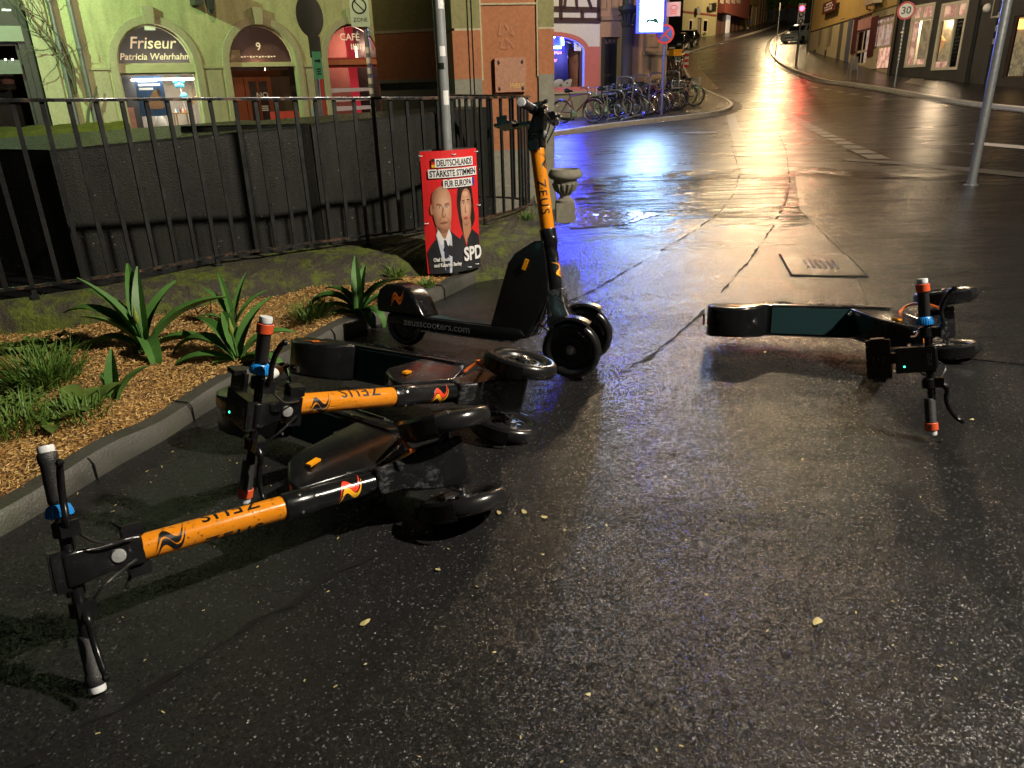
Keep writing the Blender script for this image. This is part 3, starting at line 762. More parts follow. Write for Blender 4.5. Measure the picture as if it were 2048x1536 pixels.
strap_plant(478, 722, [(182,.44,.050,25,50),(160,.42,.050,45,45),(140,.36,.048,62,35),(55,.36,.05,72,25),(20,.30,.046,60,35),(-10,.30,.046,35,60),(-25,.20,.05,30,40),(-160,.16,.034,20,30),(120,.30,.05,70,30)],
            'medium strap-leaved plant just left of the orange-ringed upright handlebar', .20, .95, 4)
strap_plant(468, 652, [(150,.28,.034,70,20),(120,.30,.034,82,10),(60,.30,.034,78,12),(30,.26,.036,68,22),(180,.2,.03,50,40)], 'small thin strap-leaved plant with bare twigs behind the medium one', None, .95, 5)
strap_plant(718, 628, [(165,.50,.046,62,105),(180,.34,.044,45,70),(150,.30,.04,70,50),(95,.34,.05,84,15),(75,.30,.05,80,25),(40,.36,.05,62,45),(15,.40,.05,50,55),(-30,.24,.05,45,75),(-60,.18,.05,50,60),(200,.26,.04,30,45)],
            'strap-leaved plant nearest the poster, behind the fallen scooters', None, .95, 6)
strap_plant(232, 800, [(95,.20,.046,84,5),(25,.18,.046,66,25),(140,.14,.04,70,25)], 'short two-leaved strap shoot at the edge of the weedy corner', None, 1.0, 7)
def tuft(px, py, n, L, spread, label, name='grass_tuft', seed=1, w=.006, mat=None):
    p = gp(px, py); r = random.Random(seed); bm = NB()
    for _ in range(n):
        a = r.uniform(0, 6.28); q = r.random() ** .6 * spread
        blade(bm, (math.cos(a)*q, math.sin(a)*q, 0), a + r.gauss(0, .8), L * r.uniform(.5, 1.15), w * r.uniform(.6, 1.3), R_(r.uniform(48, 88)), R_(r.uniform(10, 95)), fold=.2, n=5, tipw=.05)
    o = obj(name, bm, mat or GRASS); o.location = p
    return tag(o, label, 'grass', 'grass tufts in the mulch')
tuft(92, 770, 420, .23, .15, 'biggest dense grass tuft at the left edge of the bed', seed=11)
tuft(25, 860, 150, .16, .14, 'ragged grass tuft low at the left frame edge', seed=12)
tuft(622, 640, 150, .17, .08, 'upright grass tuft between the two middle strap plants', seed=13)
tuft(165, 838, 90, .15, .12, 'thin grass blades among the broad weed leaves', seed=17)
tuft(790, 556, 70, .13, .05, 'small grass tuft left of the poster', seed=14)
tuft(852, 572, 90, .07, .05, 'low grass tuft right at the foot of the poster', seed=15)
def patch(px, py, n, rad, label, seed, size=.03, name='weed_patch'):
    p = gp(px, py); r = random.Random(seed); bm = NB()
    for _ in range(n):
        a = r.uniform(0, 6.28); q = math.sqrt(r.random()) * rad; c = Vector((math.cos(a)*q, math.sin(a)*q*.8, r.uniform(0, .05)))
        for k in range(3): blade(bm, c, a + k*2.1 + r.random(), size*r.uniform(.6, 1.3), size*.7, R_(r.uniform(5, 60)), R_(40), fold=.25, n=3, tipw=.2)
    o = obj(name, bm, WEED); o.location = p
    return tag(o, label, 'weeds', 'leafy weeds in the mulch')
patch(25, 705, 130, .15, 'light green leafy weeds at the far left of the bed', 21)
patch(110, 700, 110, .16, 'leafy weeds with white petals behind the biggest grass tuft', 22)
patch(165, 640, 70, .10, 'dark leafy weeds at the foot of the plinth', 23)
patch(288, 706, 30, .05, 'tiny leafy weeds round the base of the largest strap plant', 24, .02)
patch(30, 810, 80, .14, 'low weeds under the biggest grass tuft', 25)
def broad(px, py, leaves, label):
    t = thing('broadleaf_weed', label, 'plant', gp(px, py), 0, 'broad-leaved weeds in the mulch')
    for az, L, w, lift, droop in leaves:
        bm = NB(); blade(bm, (0, 0, .005), R_(az), L, w, R_(lift), R_(droop), fold=.18, n=7, tipw=.05); obj('leaf', bm, WEED, t, smooth=True)
broad(150, 818, [(120,.17,.075,50,60),(60,.16,.07,40,50),(200,.14,.06,30,40),(-40,.15,.055,20,20)], 'broad-leaved weed in front of the big grass tuft')
broad(190, 812, [(40,.15,.085,45,30),(150,.11,.06,50,60),(-100,.14,.05,15,15)], 'broad-leaved weed with one upright pale leaf near the strap shoot')
broad(108, 850, [(-60,.17,.06,20,25),(20,.12,.05,40,40),(150,.15,.06,30,40)], 'broad-leaved weed lowest in the corner')
o = tuft(1052, 452, 60, .10, .06, 'mossy grass tuft on the plinth at the fence end', seed=16); o.location = gz(1052, 440, .265)
bm = NB(); r = random.Random(31)
for k in range(9):
    p = gp(430 + r.uniform(-45, 45), 655 + r.uniform(-30, 30)); a = r.uniform(0, 6.3); q = p + Vector((math.cos(a)*.12, math.sin(a)*.1, r.uniform(.02, .16)))
    tube(bm, [p, p.lerp(q, .5) + Vector((r.gauss(0,.01), 0, .012)), q], [.004, .003, .0015], 5)
for px, py, a in ((135, 640, 2.5), (170, 640, 1.2), (60, 620, .8)):
    p = gp(px, py); tube(bm, [p, p + Vector((.06*math.cos(a), .02, .06)), p + Vector((.16*math.cos(a), .03, .12))], [.004, .003, .0015], 5)
tag(obj('twigs', bm, TWIG), 'bare dry twigs scattered in the mulch behind the strap plants', 'twigs', kind='stuff')
a, b = gz(545, 748, .135), gz(580, 728, .14); ax = (b - a).normalized()
t = thing('small_bottle', 'small brown bottle with white label lying on the kerb behind the upright handlebar', 'bottle', a, 0)
Mb = ax.to_track_quat('Z', 'Y').to_matrix().to_4x4()
bm = NB(); lathe(bm, [(.0, -.06), (.020, -.058), (.022, -.04), (.022, .045), (.010, .075), (.010, .098)], 16, Mb); obj('glass_body', bm, M('brown_glass', (.03, .010, .004), .1), t, smooth=True)
bm = NB(); lathe(bm, [(.0225, -.03), (.0228, -.029), (.0228, .02), (.0225, .021)], 16, Mb, caps=False); obj('label', bm, SIGNW, t, smooth=True)
bm = NB(); lathe(bm, [(.0115, .095), (.0118, .110), (.0, .111)], 14, Mb); obj('cap', bm, STEEL, t, smooth=True)
# ------------------------------------------------------------------ rental scooters
S0 = Vector((-.02, 0, .25)); LEAN = .209; SDIR = Vector((-LEAN, 0, 1)).normalized(); HS = math.sqrt(1 + LEAN * LEAN)
FST = Matrix((( SDIR.z, 0, SDIR.x, S0.x), (0, 1, 0, 0), (-SDIR.x, 0, SDIR.z, S0.z), (0, 0, 0, 1)))   # stem frame: x forward, y left, z along the stem
def hz(z): return (z - .25) * HS
def flame_bm(bm, size, off, m, thick=.26):
    n = 22; top, bot = [], []
    for i in range(n + 1):
        t = -.5 + i / n; y = 1.15*t - .44*math.sin(2*math.pi*t) + off
        th = thick * max(.02, math.cos(math.pi * t)) ** .7 * .5
        top.append((t*size, (y + th)*size*.8)); bot.append((t*size, (y - th)*size*.8))
    for i in range(n):
        bm.faces.new([bm.verts.new((x, y, 0)) for x, y in (bot[i], bot[i+1], top[i+1], top[i])]).material_index = m
def wrap(bm, r, h0, th0, sa, sb):
    for k in range(-30, 31):
        bmesh.ops.bisect_plane(bm, geom=bm.verts[:] + bm.edges[:] + bm.faces[:], plane_co=(0, k*.0055, 0), plane_no=(0, 1, 0))
    for v in bm.verts:
        a = th0 + sb * v.co.y / r; v.co = Vector((r*math.cos(a), r*math.sin(a), h0 + sa*v.co.x))
    return bm
def build_scooter(label, T, rot, steer, rings=True, cable=CABLE, upright=0.0):
    t = bpy.data.objects.new('rental_scooter', None); COL.objects.link(t); t.empty_display_size = .2
    t.matrix_world = Matrix.Translation(T) @ rot
    tag(t, label, 'electric scooter', 'black and orange rental scooters')
    ST = Matrix.Translation(S0) @ Matrix.Rotation(steer, 4, SDIR) @ Matrix.Translation(-S0)
    G = ST @ FST; UP = ST @ Matrix.Rotation(upright, 4, 'X')                # the front wheels stay upright while the frame leans
    def part(name, bm, mat, parent=None, steerable=False, **k):
        if steerable: bm.transform(G)
        return obj(name, bm, mat, parent or t, **k)
    # --- deck
    bm = NB(); prism(bm, [(-1.03,.132),(-1.02,.185),(-.20,.185),(-.17,.150),(-.23,.118),(-.98,.120)], -.086, .086); deck = part('deck', bm, BLACK, bevel=.012, smooth=True)
    bm = NB(); box(bm, (-.76, -.070, .185), (-.345, .070, .1895)); obj('grip_mat', bm, DMAT, deck, bevel=.002)
    tx = text_bm('zeusscooters.com', .058, bold=.0006); tx.transform(Matrix.Translation((-.70, -.0868, .150)) @ XZ); obj('lettering', tx, GREYINK, deck)
    bm = NB(); box(bm, (-.80, -.088, .108), (-.30, .088, .114)); box(bm, (-.34, .02, .09), (-.28, .075, .113)); obj('underside_plate', bm, STEEL, deck, bevel=.003)
    # --- rear mudguard and wheel
    bm = NB(); prism(bm, [(-1.09,.19),(-1.098,.26),(-1.08,.318),(-1.04,.345),(-.965,.352),(-.895,.332),(-.838,.283),(-.803,.222),(-.778,.186)], -.088, .088, w=lambda i: (1, 1, .93, .88, .88, .90, .96, 1, 1)[i]); rf = part('rear_mudguard', bm, BLACK, bevel=.016, seg=3, smooth=True)
    for s in (-1, 1):
        bm = NB(); flame_bm(bm, .085, .17, 0, .3); flame_bm(bm, .085, -.17, 0, .3); bm.transform(Matrix.Translation((-.955, s*.0862, .275)) @ (XZ if s < 0 else Matrix.Rotation(math.pi, 4, 'Z') @ XZ)); obj('flame_logo', bm, FL_O, rf)
    bm = NB(); box(bm, (-1.122, -.03, .215), (-1.112, .03, .245)); obj('tail_light', bm, M('tail_red', (.25, .01, .01), .2), rf, bevel=.003)
    bm = NB(); MX = Matrix.Rotation(math.pi/2, 4, 'X')
    def tyre(bm, R, w, c):
        prof = [(R*.66, -w*.30), (R*.76, -w*.46), (R*.87, -w*.5), (R*.95, -w*.40), (R*.985, -w*.22), (R, 0), (R*.985, w*.22), (R*.95, w*.40), (R*.87, w*.5), (R*.76, w*.46), (R*.66, w*.30), (R*.66, -w*.30)]
        lathe(bm, prof, 44, Matrix.Translation(c) @ MX, caps=False)
    def rim(bm, R, w, c, sp=5):
        half = [(R*.72, w*.28), (R*.66, w*.30), (R*.62, w*.16), (R*.50, w*.14), (R*.48, w*.24), (R*.42, w*.26), (R*.40, w*.16), (R*.22, w*.18), (R*.20, w*.40), (R*.10, w*.44), (0, w*.44)]
        lathe(bm, half + [(r_, -h) for r_, h in half[::-1]], 40, Matrix.Translation(c) @ MX, caps=False)
        for q in (1, -1):
            for k in range(sp):
                b = NB(); box(b, (R*.24, q*w*.20 - .003, -R*.035), (R*.40, q*w*.20 + .003, R*.035)); b.transform(Matrix.Translation(c) @ Matrix.Rotation(2*math.pi*k/sp + .3, 4, 'Y')); merge(bm, b)
    c = Vector((-.945, 0, .125)); tyre(bm, .125, .058, c); rw = part('rear_wheel', bm, RUBBER, smooth=True)
    bm = NB(); rim(bm, .125, .058, c, 6); obj('rim', bm, RIM, rw, smooth=True)
    # --- battery neck between deck and stem
    bm = NB(); poly = [(-.375,.186),(-.292,.515),(-.262,.566),(-.165,.632),(-.112,.640),(-.062,.375),(-.168,.138),(-.215,.135)]
    wy = (1.0, .93, .80, .62, .55, .62, .95, 1.0); prism(bm, poly, -.078, .078, w=lambda i: wy[i]); nk = part('battery_neck', bm, BLACK, bevel=.011, seg=3, smooth=True)
    for s in (-1, 1):
        bm = NB(); box(bm, (-.028, -.004, -.0095), (.028, .004, .0095)); bm.transform(Matrix.Translation((-.195, s*.0665, .515)) @ Matrix.Rotation(-1.25, 4, 'Y') @ Matrix.Rotation(s*-.12, 4, 'X')); obj('side_reflector', bm, AMBER, nk, bevel=.002)
    bm = NB(); tube(bm, [(-.16, .06, .14), (-.10, .055, .245), (-.066, .045, .36)], .004, 6); tube(bm, [(-.16, -.06, .14), (-.10, -.055, .245), (-.066, -.045, .36)], .004, 6); obj('edge_trim', bm, STEEL, nk)
    bm = NB(); tube(bm, [(-.36, .05, .20), (-.37, .06, .24), (-.385, .052, .28)], .007, 8); obj('hook', bm, STEEL, nk)
    # --- stem
    bm = NB(); lathe(bm, [(.036, hz(.36)), (.0365, hz(.61))], 28, caps=True); lathe(bm, [(.0400, hz(.605)), (.0415, hz(.61)), (.0415, hz(.688)), (.0395, hz(.695))], 28); st = part('stem_lower', bm, BLACK, steerable=True, smooth=True)
    for a in (-40, 40, 140):
        bm = NB(); lathe(bm, [(0, .0), (.005, .0), (.005, .003), (0, .004)], 10, Matrix.Rotation(R_(a), 4, 'Z') @ Matrix.Translation((.0405, 0, hz(.65))) @ Matrix.Rotation(math.pi/2, 4, 'Y'))
        bm.transform(G); obj('bolt', bm, STEEL, st, smooth=True)
    bm = NB(); flame_bm(bm, .085, .17, 0, .32); wrap(bm, .0372, hz(.49), 0, -1, 1); b2 = NB(); flame_bm(b2, .085, -.17, 0, .32); wrap(b2, .0372, hz(.49), 0, -1, 1); merge(bm, b2, 1); bm.transform(G); obj('flame_logo', bm, [FL_R, FL_Y], st)
    bm = NB(); lathe(bm, [(.0355, hz(.69)), (.0355, hz(1.085))], 32); so = part('stem_upper', bm, ORANGE, steerable=True, smooth=True)
    for th, sa, sb in ((R_(-76), -1, 1), (R_(76), 1, -1)):
        bm = wrap(text_bm('ZEUS', .062, bold=.0007, space=1.25), .0361, hz(.845), th, sa, sb); bm.transform(G); obj('lettering', bm, INK, so)
    bm = NB(); flame_bm(bm, .085, .17, 0, .30); flame_bm(bm, .085, -.17, 0, .30); wrap(bm, .0361, hz(1.01), 0, -1, 1); bm.transform(G); obj('flame_logo', bm, INK, so)
    rd = random.Random(len(label)); bm = NB()
    for k in range(230):
        h, a, q = rd.uniform(hz(.46), hz(1.08)), rd.uniform(0, 6.283), rd.uniform(.0012, .0034) * (1.4 if rd.random() < .12 else 1); rr_ = .0355 if h > hz(.695) else (.0415 if h > hz(.607) else .0365)
        b = NB(); bmesh.ops.create_icosphere(b, subdivisions=1, radius=q); b.transform(Matrix.Rotation(a, 4, 'Z') @ Matrix.Translation((rr_, 0, h)) @ Matrix.Diagonal((.6, 1, 1.15, 1))); merge(bm, b)
    dr_ = part('water_drops', bm, WATER, steerable=True, smooth=True); dr_['kind'] = 'stuff'
    # --- fork cover, axle, front wheels
    def sec(h, x0, x1, y): return [Vector(p) for p in ((x0, -y, h), (x1, -y, h), (x1, y, h), (x0, y, h))]
    bm = NB(); loft(bm, [sec(hz(.400), -.043, .043, .043), sec(hz(.310), -.046, .050, .048), sec(hz(.235), -.050, .082, .070), sec(hz(.120), -.020, .128, .080), sec(hz(.105), -.008, .120, .074)]); part('fork_cover', bm, WORN if rings is not None else BLACK, steerable=True, bevel=.010, seg=3, smooth=True)
    wc = Vector((.093, 0, .151))
    bm = NB(); tube(bm, [wc + Vector((0, -.165, 0)), wc + Vector((0, .165, 0))], .011, 12)
    for s in (-1, 1):
        tube(bm, [wc + Vector((-.03, s*.07, .04)), wc + Vector((0, s*.10, 0))], .010, 8); lathe(bm, [(0, -.006), (.018, -.006), (.018, .006), (0, .010)], 14, Matrix.Translation(wc + Vector((0, s*.165, 0))) @ Matrix.Rotation(-s*math.pi/2, 4, 'X'))
    bm.transform(UP); part('front_axle', bm, STEEL, smooth=True)
    for s in (-1, 1):
        c = wc + Vector((0, s*.138, 0)); bm = NB(); tyre(bm, .147, .060, c); bm.transform(UP); w = part('front_wheel', bm, RUBBER, smooth=True)
        bm = NB(); rim(bm, .147, .060, c, 6); bm.transform(UP); obj('rim', bm, RIM, w, smooth=True)
        bm = NB(); secs = []
        for k in range(9):
            a = R_(58 + 9*k); rr = .158
            secs.append([c + Vector((math.cos(a)*r_, y, math.sin(a)*r_)) for r_, y in ((rr, -.034), (rr + .010, -.024), (rr + .010, .024), (rr, .034), (rr - .003, .034), (rr + .006, .022), (rr + .006, -.022), (rr - .003, -.034))])
        loft(bm, secs); bm.transform(UP); part('front_mudguard', bm, BLACKP, smooth=True)
    bm = NB(); tube(bm, smooth_pts([(-.145, .05, .20), (-.115, .085, .17), (-.075, .105, .17), (-.055, .112, .235), (-.02, .115, .285), (.03, .10, .30)], 6), .0065, 8); part('brake_cable', bm, cable, smooth=True)
    # --- handlebar
    cx, ch = .046, hz(1.239)
    bm = NB(); tube(bm, [(cx - .012, -.29, ch), (cx, -.15, ch), (cx, .15, ch), (cx - .012, .29, ch)], .0145, 14); hb = part('handlebar', bm, BLACKP, steerable=True, smooth=True)
    bm = NB(); loft(bm, [sec(hz(1.075), -.038, .038, .038), sec(hz(1.10), -.038, .040, .039), sec(hz(1.17), -.026, .054, .036), sec(hz(1.222), .006, .074, .042), sec(hz(1.258), .018, .074, .044)]); bm.transform(G); obj('stem_head', bm, BLACK, hb, bevel=.010, seg=3, smooth=True)
    YM = lambda s: Matrix.Translation((cx - .008, 0, ch)) @ Matrix.Rotation(-s*math.pi/2, 4, 'X')
    for s in (-1, 1):
        bm = NB(); lathe(bm, [(.017, .160), (.0205, .168), (.0205, .262), (.0225, .266), (.0235, .286), (.0205, .292)], 22, YM(s)); g = part('grip', bm, RUBGRIP, steerable=True, smooth=True)
        if rings: bm = NB(); lathe(bm, [(.0228, .258), (.0248, .260), (.0248, .287), (.0228, .289)], 24, YM(s), caps=False); bm.transform(G); obj('grip_ring', bm, ORANGEP, g, smooth=True)
        bm = NB(); lathe(bm, [(.0195, .291), (.0200, .304), (.0185, .309), (0, .310)], 22, YM(s)); bm.transform(G); obj('end_cap', bm, WHITEP, g, smooth=True)
        bm = NB(); tube(bm, smooth_pts([(cx + .020, s*.095, ch), (cx + .052, s*.125, ch - .004), (cx + .048, s*.165, ch - .006), (cx + .056, s*.205, ch - .008), (cx + .078, s*.245, ch - .010), (cx + .094, s*.258, ch - .010)], 5), [.011]*6 + [.0085]*14 + [.0075]*6, 10)
        lathe(bm, [(0, -.010), (.0095, -.005), (.0095, .005), (0, .010)], 10, Matrix.Translation((cx + .096, s*.259, ch - .010))); part('brake_lever', bm, BLACKP, steerable=True, smooth=True)
        bm = NB(); lathe(bm, [(.020, .080), (.024, .084), (.024, .118), (.018, .122)], 18, YM(s)); box(bm, (cx - .01, min(s*.08, s*.118), ch - .03), (cx + .045, max(s*.08, s*.118), ch + .012)); part('lever_clamp', bm, BLACKP, steerable=True, smooth=True, bevel=.004)
    bm = NB(); n = 40; rr = [(.0205 + .0, .128), (.030, .132), (.0295, .142), (.0245, .158), (.0205, .162)]
    lathe(bm, rr, 24, YM(1)); part('twist_ring', bm, BLUE, steerable=True, smooth=True)
    bm = NB()
    for k in range(24): tube(bm, [YM(1) @ Vector((rr_*math.cos(a), rr_*math.sin(a), h)) for (rr_, h) in ((.0305, .134), (.0300, .142), (.0250, .158)) for a in [2*math.pi*k/24]], .0014, 5)
    part('ring_ribs', bm, BLUE, steerable=True)
    # display and telephone holder face the rider
    bm = NB(); dl = .115 if rings else .062; box(bm, (cx - dl, -.050, ch + .010), (cx + .022, .050, ch + .042)); dsp = part('display', bm, BLACK, steerable=True, bevel=.006)
    bm = NB(); box(bm, (cx - dl + .007, -.044, ch + .042), (cx + .016, .044, ch + .0435)); bm.transform(G); obj('screen', bm, PANEL, dsp)
    bm = text_bm('ZEUS', .021); bm.transform(G @ Matrix.Translation((cx + .002, .0, ch + .0442)) @ Matrix.Rotation(-math.pi/2, 4, 'Z')); obj('lettering', bm, GREYINK, dsp)
    if rings: bm = NB(); lathe(bm, [(0, 0), (.0035, 0), (.0025, .002), (0, .003)], 12, Matrix.Translation((cx - .085, -.024, ch + .0435))); bm.transform(G); obj('led', bm, LED, dsp)
    bm = NB(); box(bm, (cx - .225, -.080, ch - .035), (cx - .135, .080, ch - .022)); box(bm, (cx - .150, -.022, ch - .045), (cx - .02, .022, ch - .03)); ph = part('phone_holder', bm, BLACKP, steerable=True, bevel=.005)
    for s in (-1, 1):
        bm = NB(); box(bm, (cx - .205, s*.080 - .008, ch - .036), (cx - .155, s*.080 + .008, ch + .006))
        bm.transform(G); obj('clamp', bm, BLACKP, ph, bevel=.004)
    bm = NB()
    for a0 in (-50, 130): tube(bm, [(cx - .18 + .020*math.cos(R_(a)), .020*math.sin(R_(a)), ch - .0215) for a in range(a0, a0 + 101, 10)], .0014, 4)
    tube(bm, [(cx - .186, .006, ch - .0215), (cx - .178, 0, ch - .0215), (cx - .182, 0, ch - .0215), (cx - .174, -.006, ch - .0215)], .0012, 4)
    bm.transform(G); obj('charging_symbol', bm, GREYINK, ph)
    bm = NB(); lathe(bm, [(.017, 0), (.018, .016), (.015, .021), (0, .023)], 24, Matrix.Translation((.040, 0, hz(1.135))) @ Matrix.Rotation(math.pi/2 - .25, 4, 'Y')); part('headlight', bm, LENS, steerable=True, smooth=True)
    for s in (-1, 1):
        bm = NB(); box(bm, (-.022, s*.052 - .016, hz(1.065)), (.022, s*.052 + .016, hz(1.115))); tube(bm, [(.0, s*.06, hz(1.11)), (.012, s*.085, hz(1.13)), (.03, s*.088, hz(1.13))], .005, 6)
        part('bag_hook', bm, BLACKP, steerable=True, bevel=.004)
    bm = NB()
    for s, q in ((1, .03), (-1, .022)): tube(bm, smooth_pts([(cx + .03, s*.09, ch - .02), (cx + .05, s*.05, ch - .06), (.046, s*q, hz(1.10)), (.040, s*q, hz(.95)), (.042, s*.012, hz(.72))][:3], 6), .0035, 6)
    part('cable', bm, CABLEB, steerable=True)
    # kick stand
    bm = NB(); tube(bm, [(-.55, .05, .118), (-.68, .085, .104), (-.74, .092, .106)], .009, 8); part('kickstand', bm, STEEL, smooth=True)
    return t
def rv(v): v = Vector(v); return Matrix.Rotation(v.length, 4, v.normalized())
build_scooter('front fallen scooter whose grips have no orange rings, nearest the camera', Vector((-.172, 2.375, .145)), rv((1.396, -.5051, -.5316)), R_(20.9), rings=False)
build_scooter('fallen scooter with its orange-ringed handlebar standing upright, second from the front', Vector((.016, 3.024, .135)), rv((1.2712, -.3964, -.4685)), R_(-9.6))
build_scooter('lone scooter fallen on the open road to the right of the others', Vector((2.21, 3.796, .124)), rv((1.3853, -.2627, -.2504)), R_(8.6))
build_scooter('only scooter still standing upright, beside the kerb and the poster', Vector((.250, 3.575, 0.002)), Matrix.Rotation(R_(-27), 4, 'Z') @ Matrix.Rotation(R_(-9.5), 4, 'X'), R_(8), rings=False, cable=CABLEB, upright=R_(9.5))

# ------------------------------------------------------------------ fallen leaves and bits on the asphalt
r = random.Random(5); bm = NB()
for k, (px, py, s) in enumerate(((1634,1244,.020),(731,1246,.018),(998,1026,.014),(1088,1035,.013),(1048,1024,.016),(876,1140,.009),(1175,1390,.008),(1943,840,.012),(1530,705,.013),(862,600,.012),(745,592,.010),(1085,1110,.006),(988,1306,.006),(1412,1190,.006),(730,1330,.005))):
    p = gz(px, py, .004); b = NB(); n = 11; a = r.uniform(0, 6.3)
    ringp = [Vector((math.cos(2*math.pi*i/n)*s*r.uniform(.85, 1.1), math.sin(2*math.pi*i/n)*s*.5*(1 - .35*math.cos(2*math.pi*i/n))*r.uniform(.85, 1.1), .003 + .0012*math.sin(4*math.pi*i/n))) for i in range(n)]
    c = b.verts.new((0, 0, .0045)); vs = [b.verts.new(q) for q in ringp]
    for i in range(n): b.faces.new((c, vs[i], vs[(i+1) % n]))
    b.transform(Matrix.Translation(p) @ Matrix.Rotation(a, 4, 'Z'))
    lab = {0: 'largest pale leaf on the wet asphalt at right of the picture', 1: 'pale leaf on the asphalt below the front fallen scooter', 2: 'pale petal right of the front scooter wheels, left of the pair', 3: 'pale petal right of the front scooter wheels, right of the pair', 7: 'pale leaf right of the lone scooter handlebar', 8: 'pale leaf in the dark patch before the lone scooter deck'}.get(k)
    if lab: tag(obj('fallen_leaf', b, LEAFY), lab, 'leaf', 'fallen leaves on the asphalt')
    else: merge(bm, b)
for k in range(90):
    p = gz(r.uniform(60, 2000), r.uniform(900, 1530), .003) if k < 55 else gz(r.uniform(120, 700), r.uniform(880, 1100), .003)
    s = r.uniform(.0015, .004); b = NB(); box(b, (-s*r.uniform(1, 3), -s*.5, 0), (s, s*.5, s*.5)); b.transform(Matrix.Translation(p) @ Matrix.Rotation(r.uniform(0, 6), 4, 'Z')); merge(bm, b)
tag(obj('litter_crumbs', bm, LEAFY), kind='stuff')
# ------------------------------------------------------------------ election poster on its pole
PA, PB = gz(862, 551, .115), gz(968, 536, .115)
ang = math.atan2(PB.y - PA.y, PB.x - PA.x); pw, phh = .60, .845
mid = (PA + PB) / 2; dirp = Vector((math.cos(ang), math.sin(ang), 0)); inw = Vector((-dirp.y, dirp.x, 0))
pole_xy = mid + inw * .075
t = thing('sign_pole', 'grey steel pole with stickers behind the red election poster', 'pole', (pole_xy.x, pole_xy.y, .05))
bm = NB(); lathe(bm, [(.038, 0), (.038, 3.6)], 20); obj('tube', bm, POLEM, t, smooth=True)
for k, (z, a, h, m) in enumerate(((1.50, -70, .06, SIGNW), (1.42, -95, .04, SIGNK), (1.20, -60, .09, SIGNW), (2.02, -100, .05, SIGNK), (1.78, -60, .07, SIGNW), (2.3, -80, .05, SIGNW))):
    bm = NB(); f = [[bm.verts.new((.0386*math.cos(R_(a + q)), .0386*math.sin(R_(a + q)), z + hh)) for q in range(-30, 31, 6)] for hh in (0, h)]
    for i in range(10): bm.faces.new((f[0][i], f[0][i+1], f[1][i+1], f[1][i]))
    obj('sticker', bm, m, t)
t = thing('election_poster', 'red election poster with a bald man and a dark-haired woman, tied to the grey pole', 'poster', (mid.x, mid.y, .115), ang); t.scale = (.70, 1, 1)
def bend(bm):                                                       # the board bows a little round the pole
    for v in bm.verts: v.co.y += .055 * (v.co.x / (pw/2)) ** 2 + .008 * math.sin(v.co.z * 7)
    return bm
def grid_board(y, m):
    bm = NB(); n = 12; vs = [[[bm.verts.new((-pw/2 + pw*i/n, y + k*.004, phh*j/n)) for i in range(n+1)] for j in range(n+1)] for k in (0, 1)]
    for j in range(n):
        for i in range(n):
            bm.faces.new((vs[0][j][i], vs[0][j][i+1], vs[0][j+1][i+1], vs[0][j+1][i])); bm.faces.new((vs[1][j][i], vs[1][j+1][i], vs[1][j+1][i+1], vs[1][j][i+1]))
    for a in range(n):
        for (p, q) in (((0, a), (0, a+1)), ((n, a+1), (n, a)), ((a+1, 0), (a, 0)), ((a, n), (a+1, n))): bm.faces.new((vs[0][p[0]][p[1]], vs[1][p[0]][p[1]], vs[1][q[0]][q[1]], vs[0][q[0]][q[1]]))
    return bend(bm)
PRED = M('print_red', (.62, .020, .022), .4, var=.06, vs=3); PWH = M('print_white', (.72, .71, .70), .4, var=.04); PBK = M('print_black', (.012, .012, .013), .4); PSUIT = M('print_charcoal', (.020, .021, .024), .42, var=.2); PGOLD = M('print_gold', (.70, .38, .01), .4); PEU = M('print_blue', (.02, .04, .28), .4)
SK = [M('print_skin_%d' % i, c, .42, var=.08, vs=9) for i, c in enumerate(((.52, .27, .16), (.40, .19, .105), (.62, .36, .23), (.27, .11, .06)))]
def PFACE(name, cx, cz, rx, rz):
    t = MT(name); mp = t.N.new('ShaderNodeMapping'); mp.vector_type = 'TEXTURE'; mp.inputs['Location'].default_value = (cx - pw/2, 0, cz); mp.inputs['Scale'].default_value = (rx, 9, rz); t.link(t.co('Object'), mp.inputs[0])
    ln = t.N.new('ShaderNodeVectorMath'); ln.operation = 'LENGTH'; t.link(mp.outputs[0], ln.inputs[0]); d = t.math('ADD', ln.outputs['Value'], t.math('MULTIPLY', t.math('SUBTRACT', t.noise(22, 3, .6, 'Object'), .5), .35))
    t.set(col=t.ramp(d, [(.15, (.66, .40, .27)), (.55, (.52, .27, .165)), (.85, (.34, .165, .10)), (1.05, (.14, .06, .04))]), rough=.42); return t.m
PMAN, PWOM = PFACE('print_face_man', .195, .47, .125, .19), PFACE('print_face_woman', .425, .46, .085, .15)
PHAIR = M('print_hair', (.028, .014, .010), .42, var=.5, vs=20); PLIP = M('print_lips', (.36, .07, .06), .4); PSHIRT = M('print_shirt', (.50, .54, .64), .42, var=.12); PTIE = M('print_tie', (.025, .030, .05), .42)
board = obj('front_board', grid_board(0, PRED), PRED, t)
bm = grid_board(0, None); bm.transform(Matrix.Diagonal((1, -1, 1, 1)) @ Matrix.Translation((.02, -.16, 0))); obj('rear_board', bm, M('print_back', (.06, .06, .06), .5), t)
layer = [0]
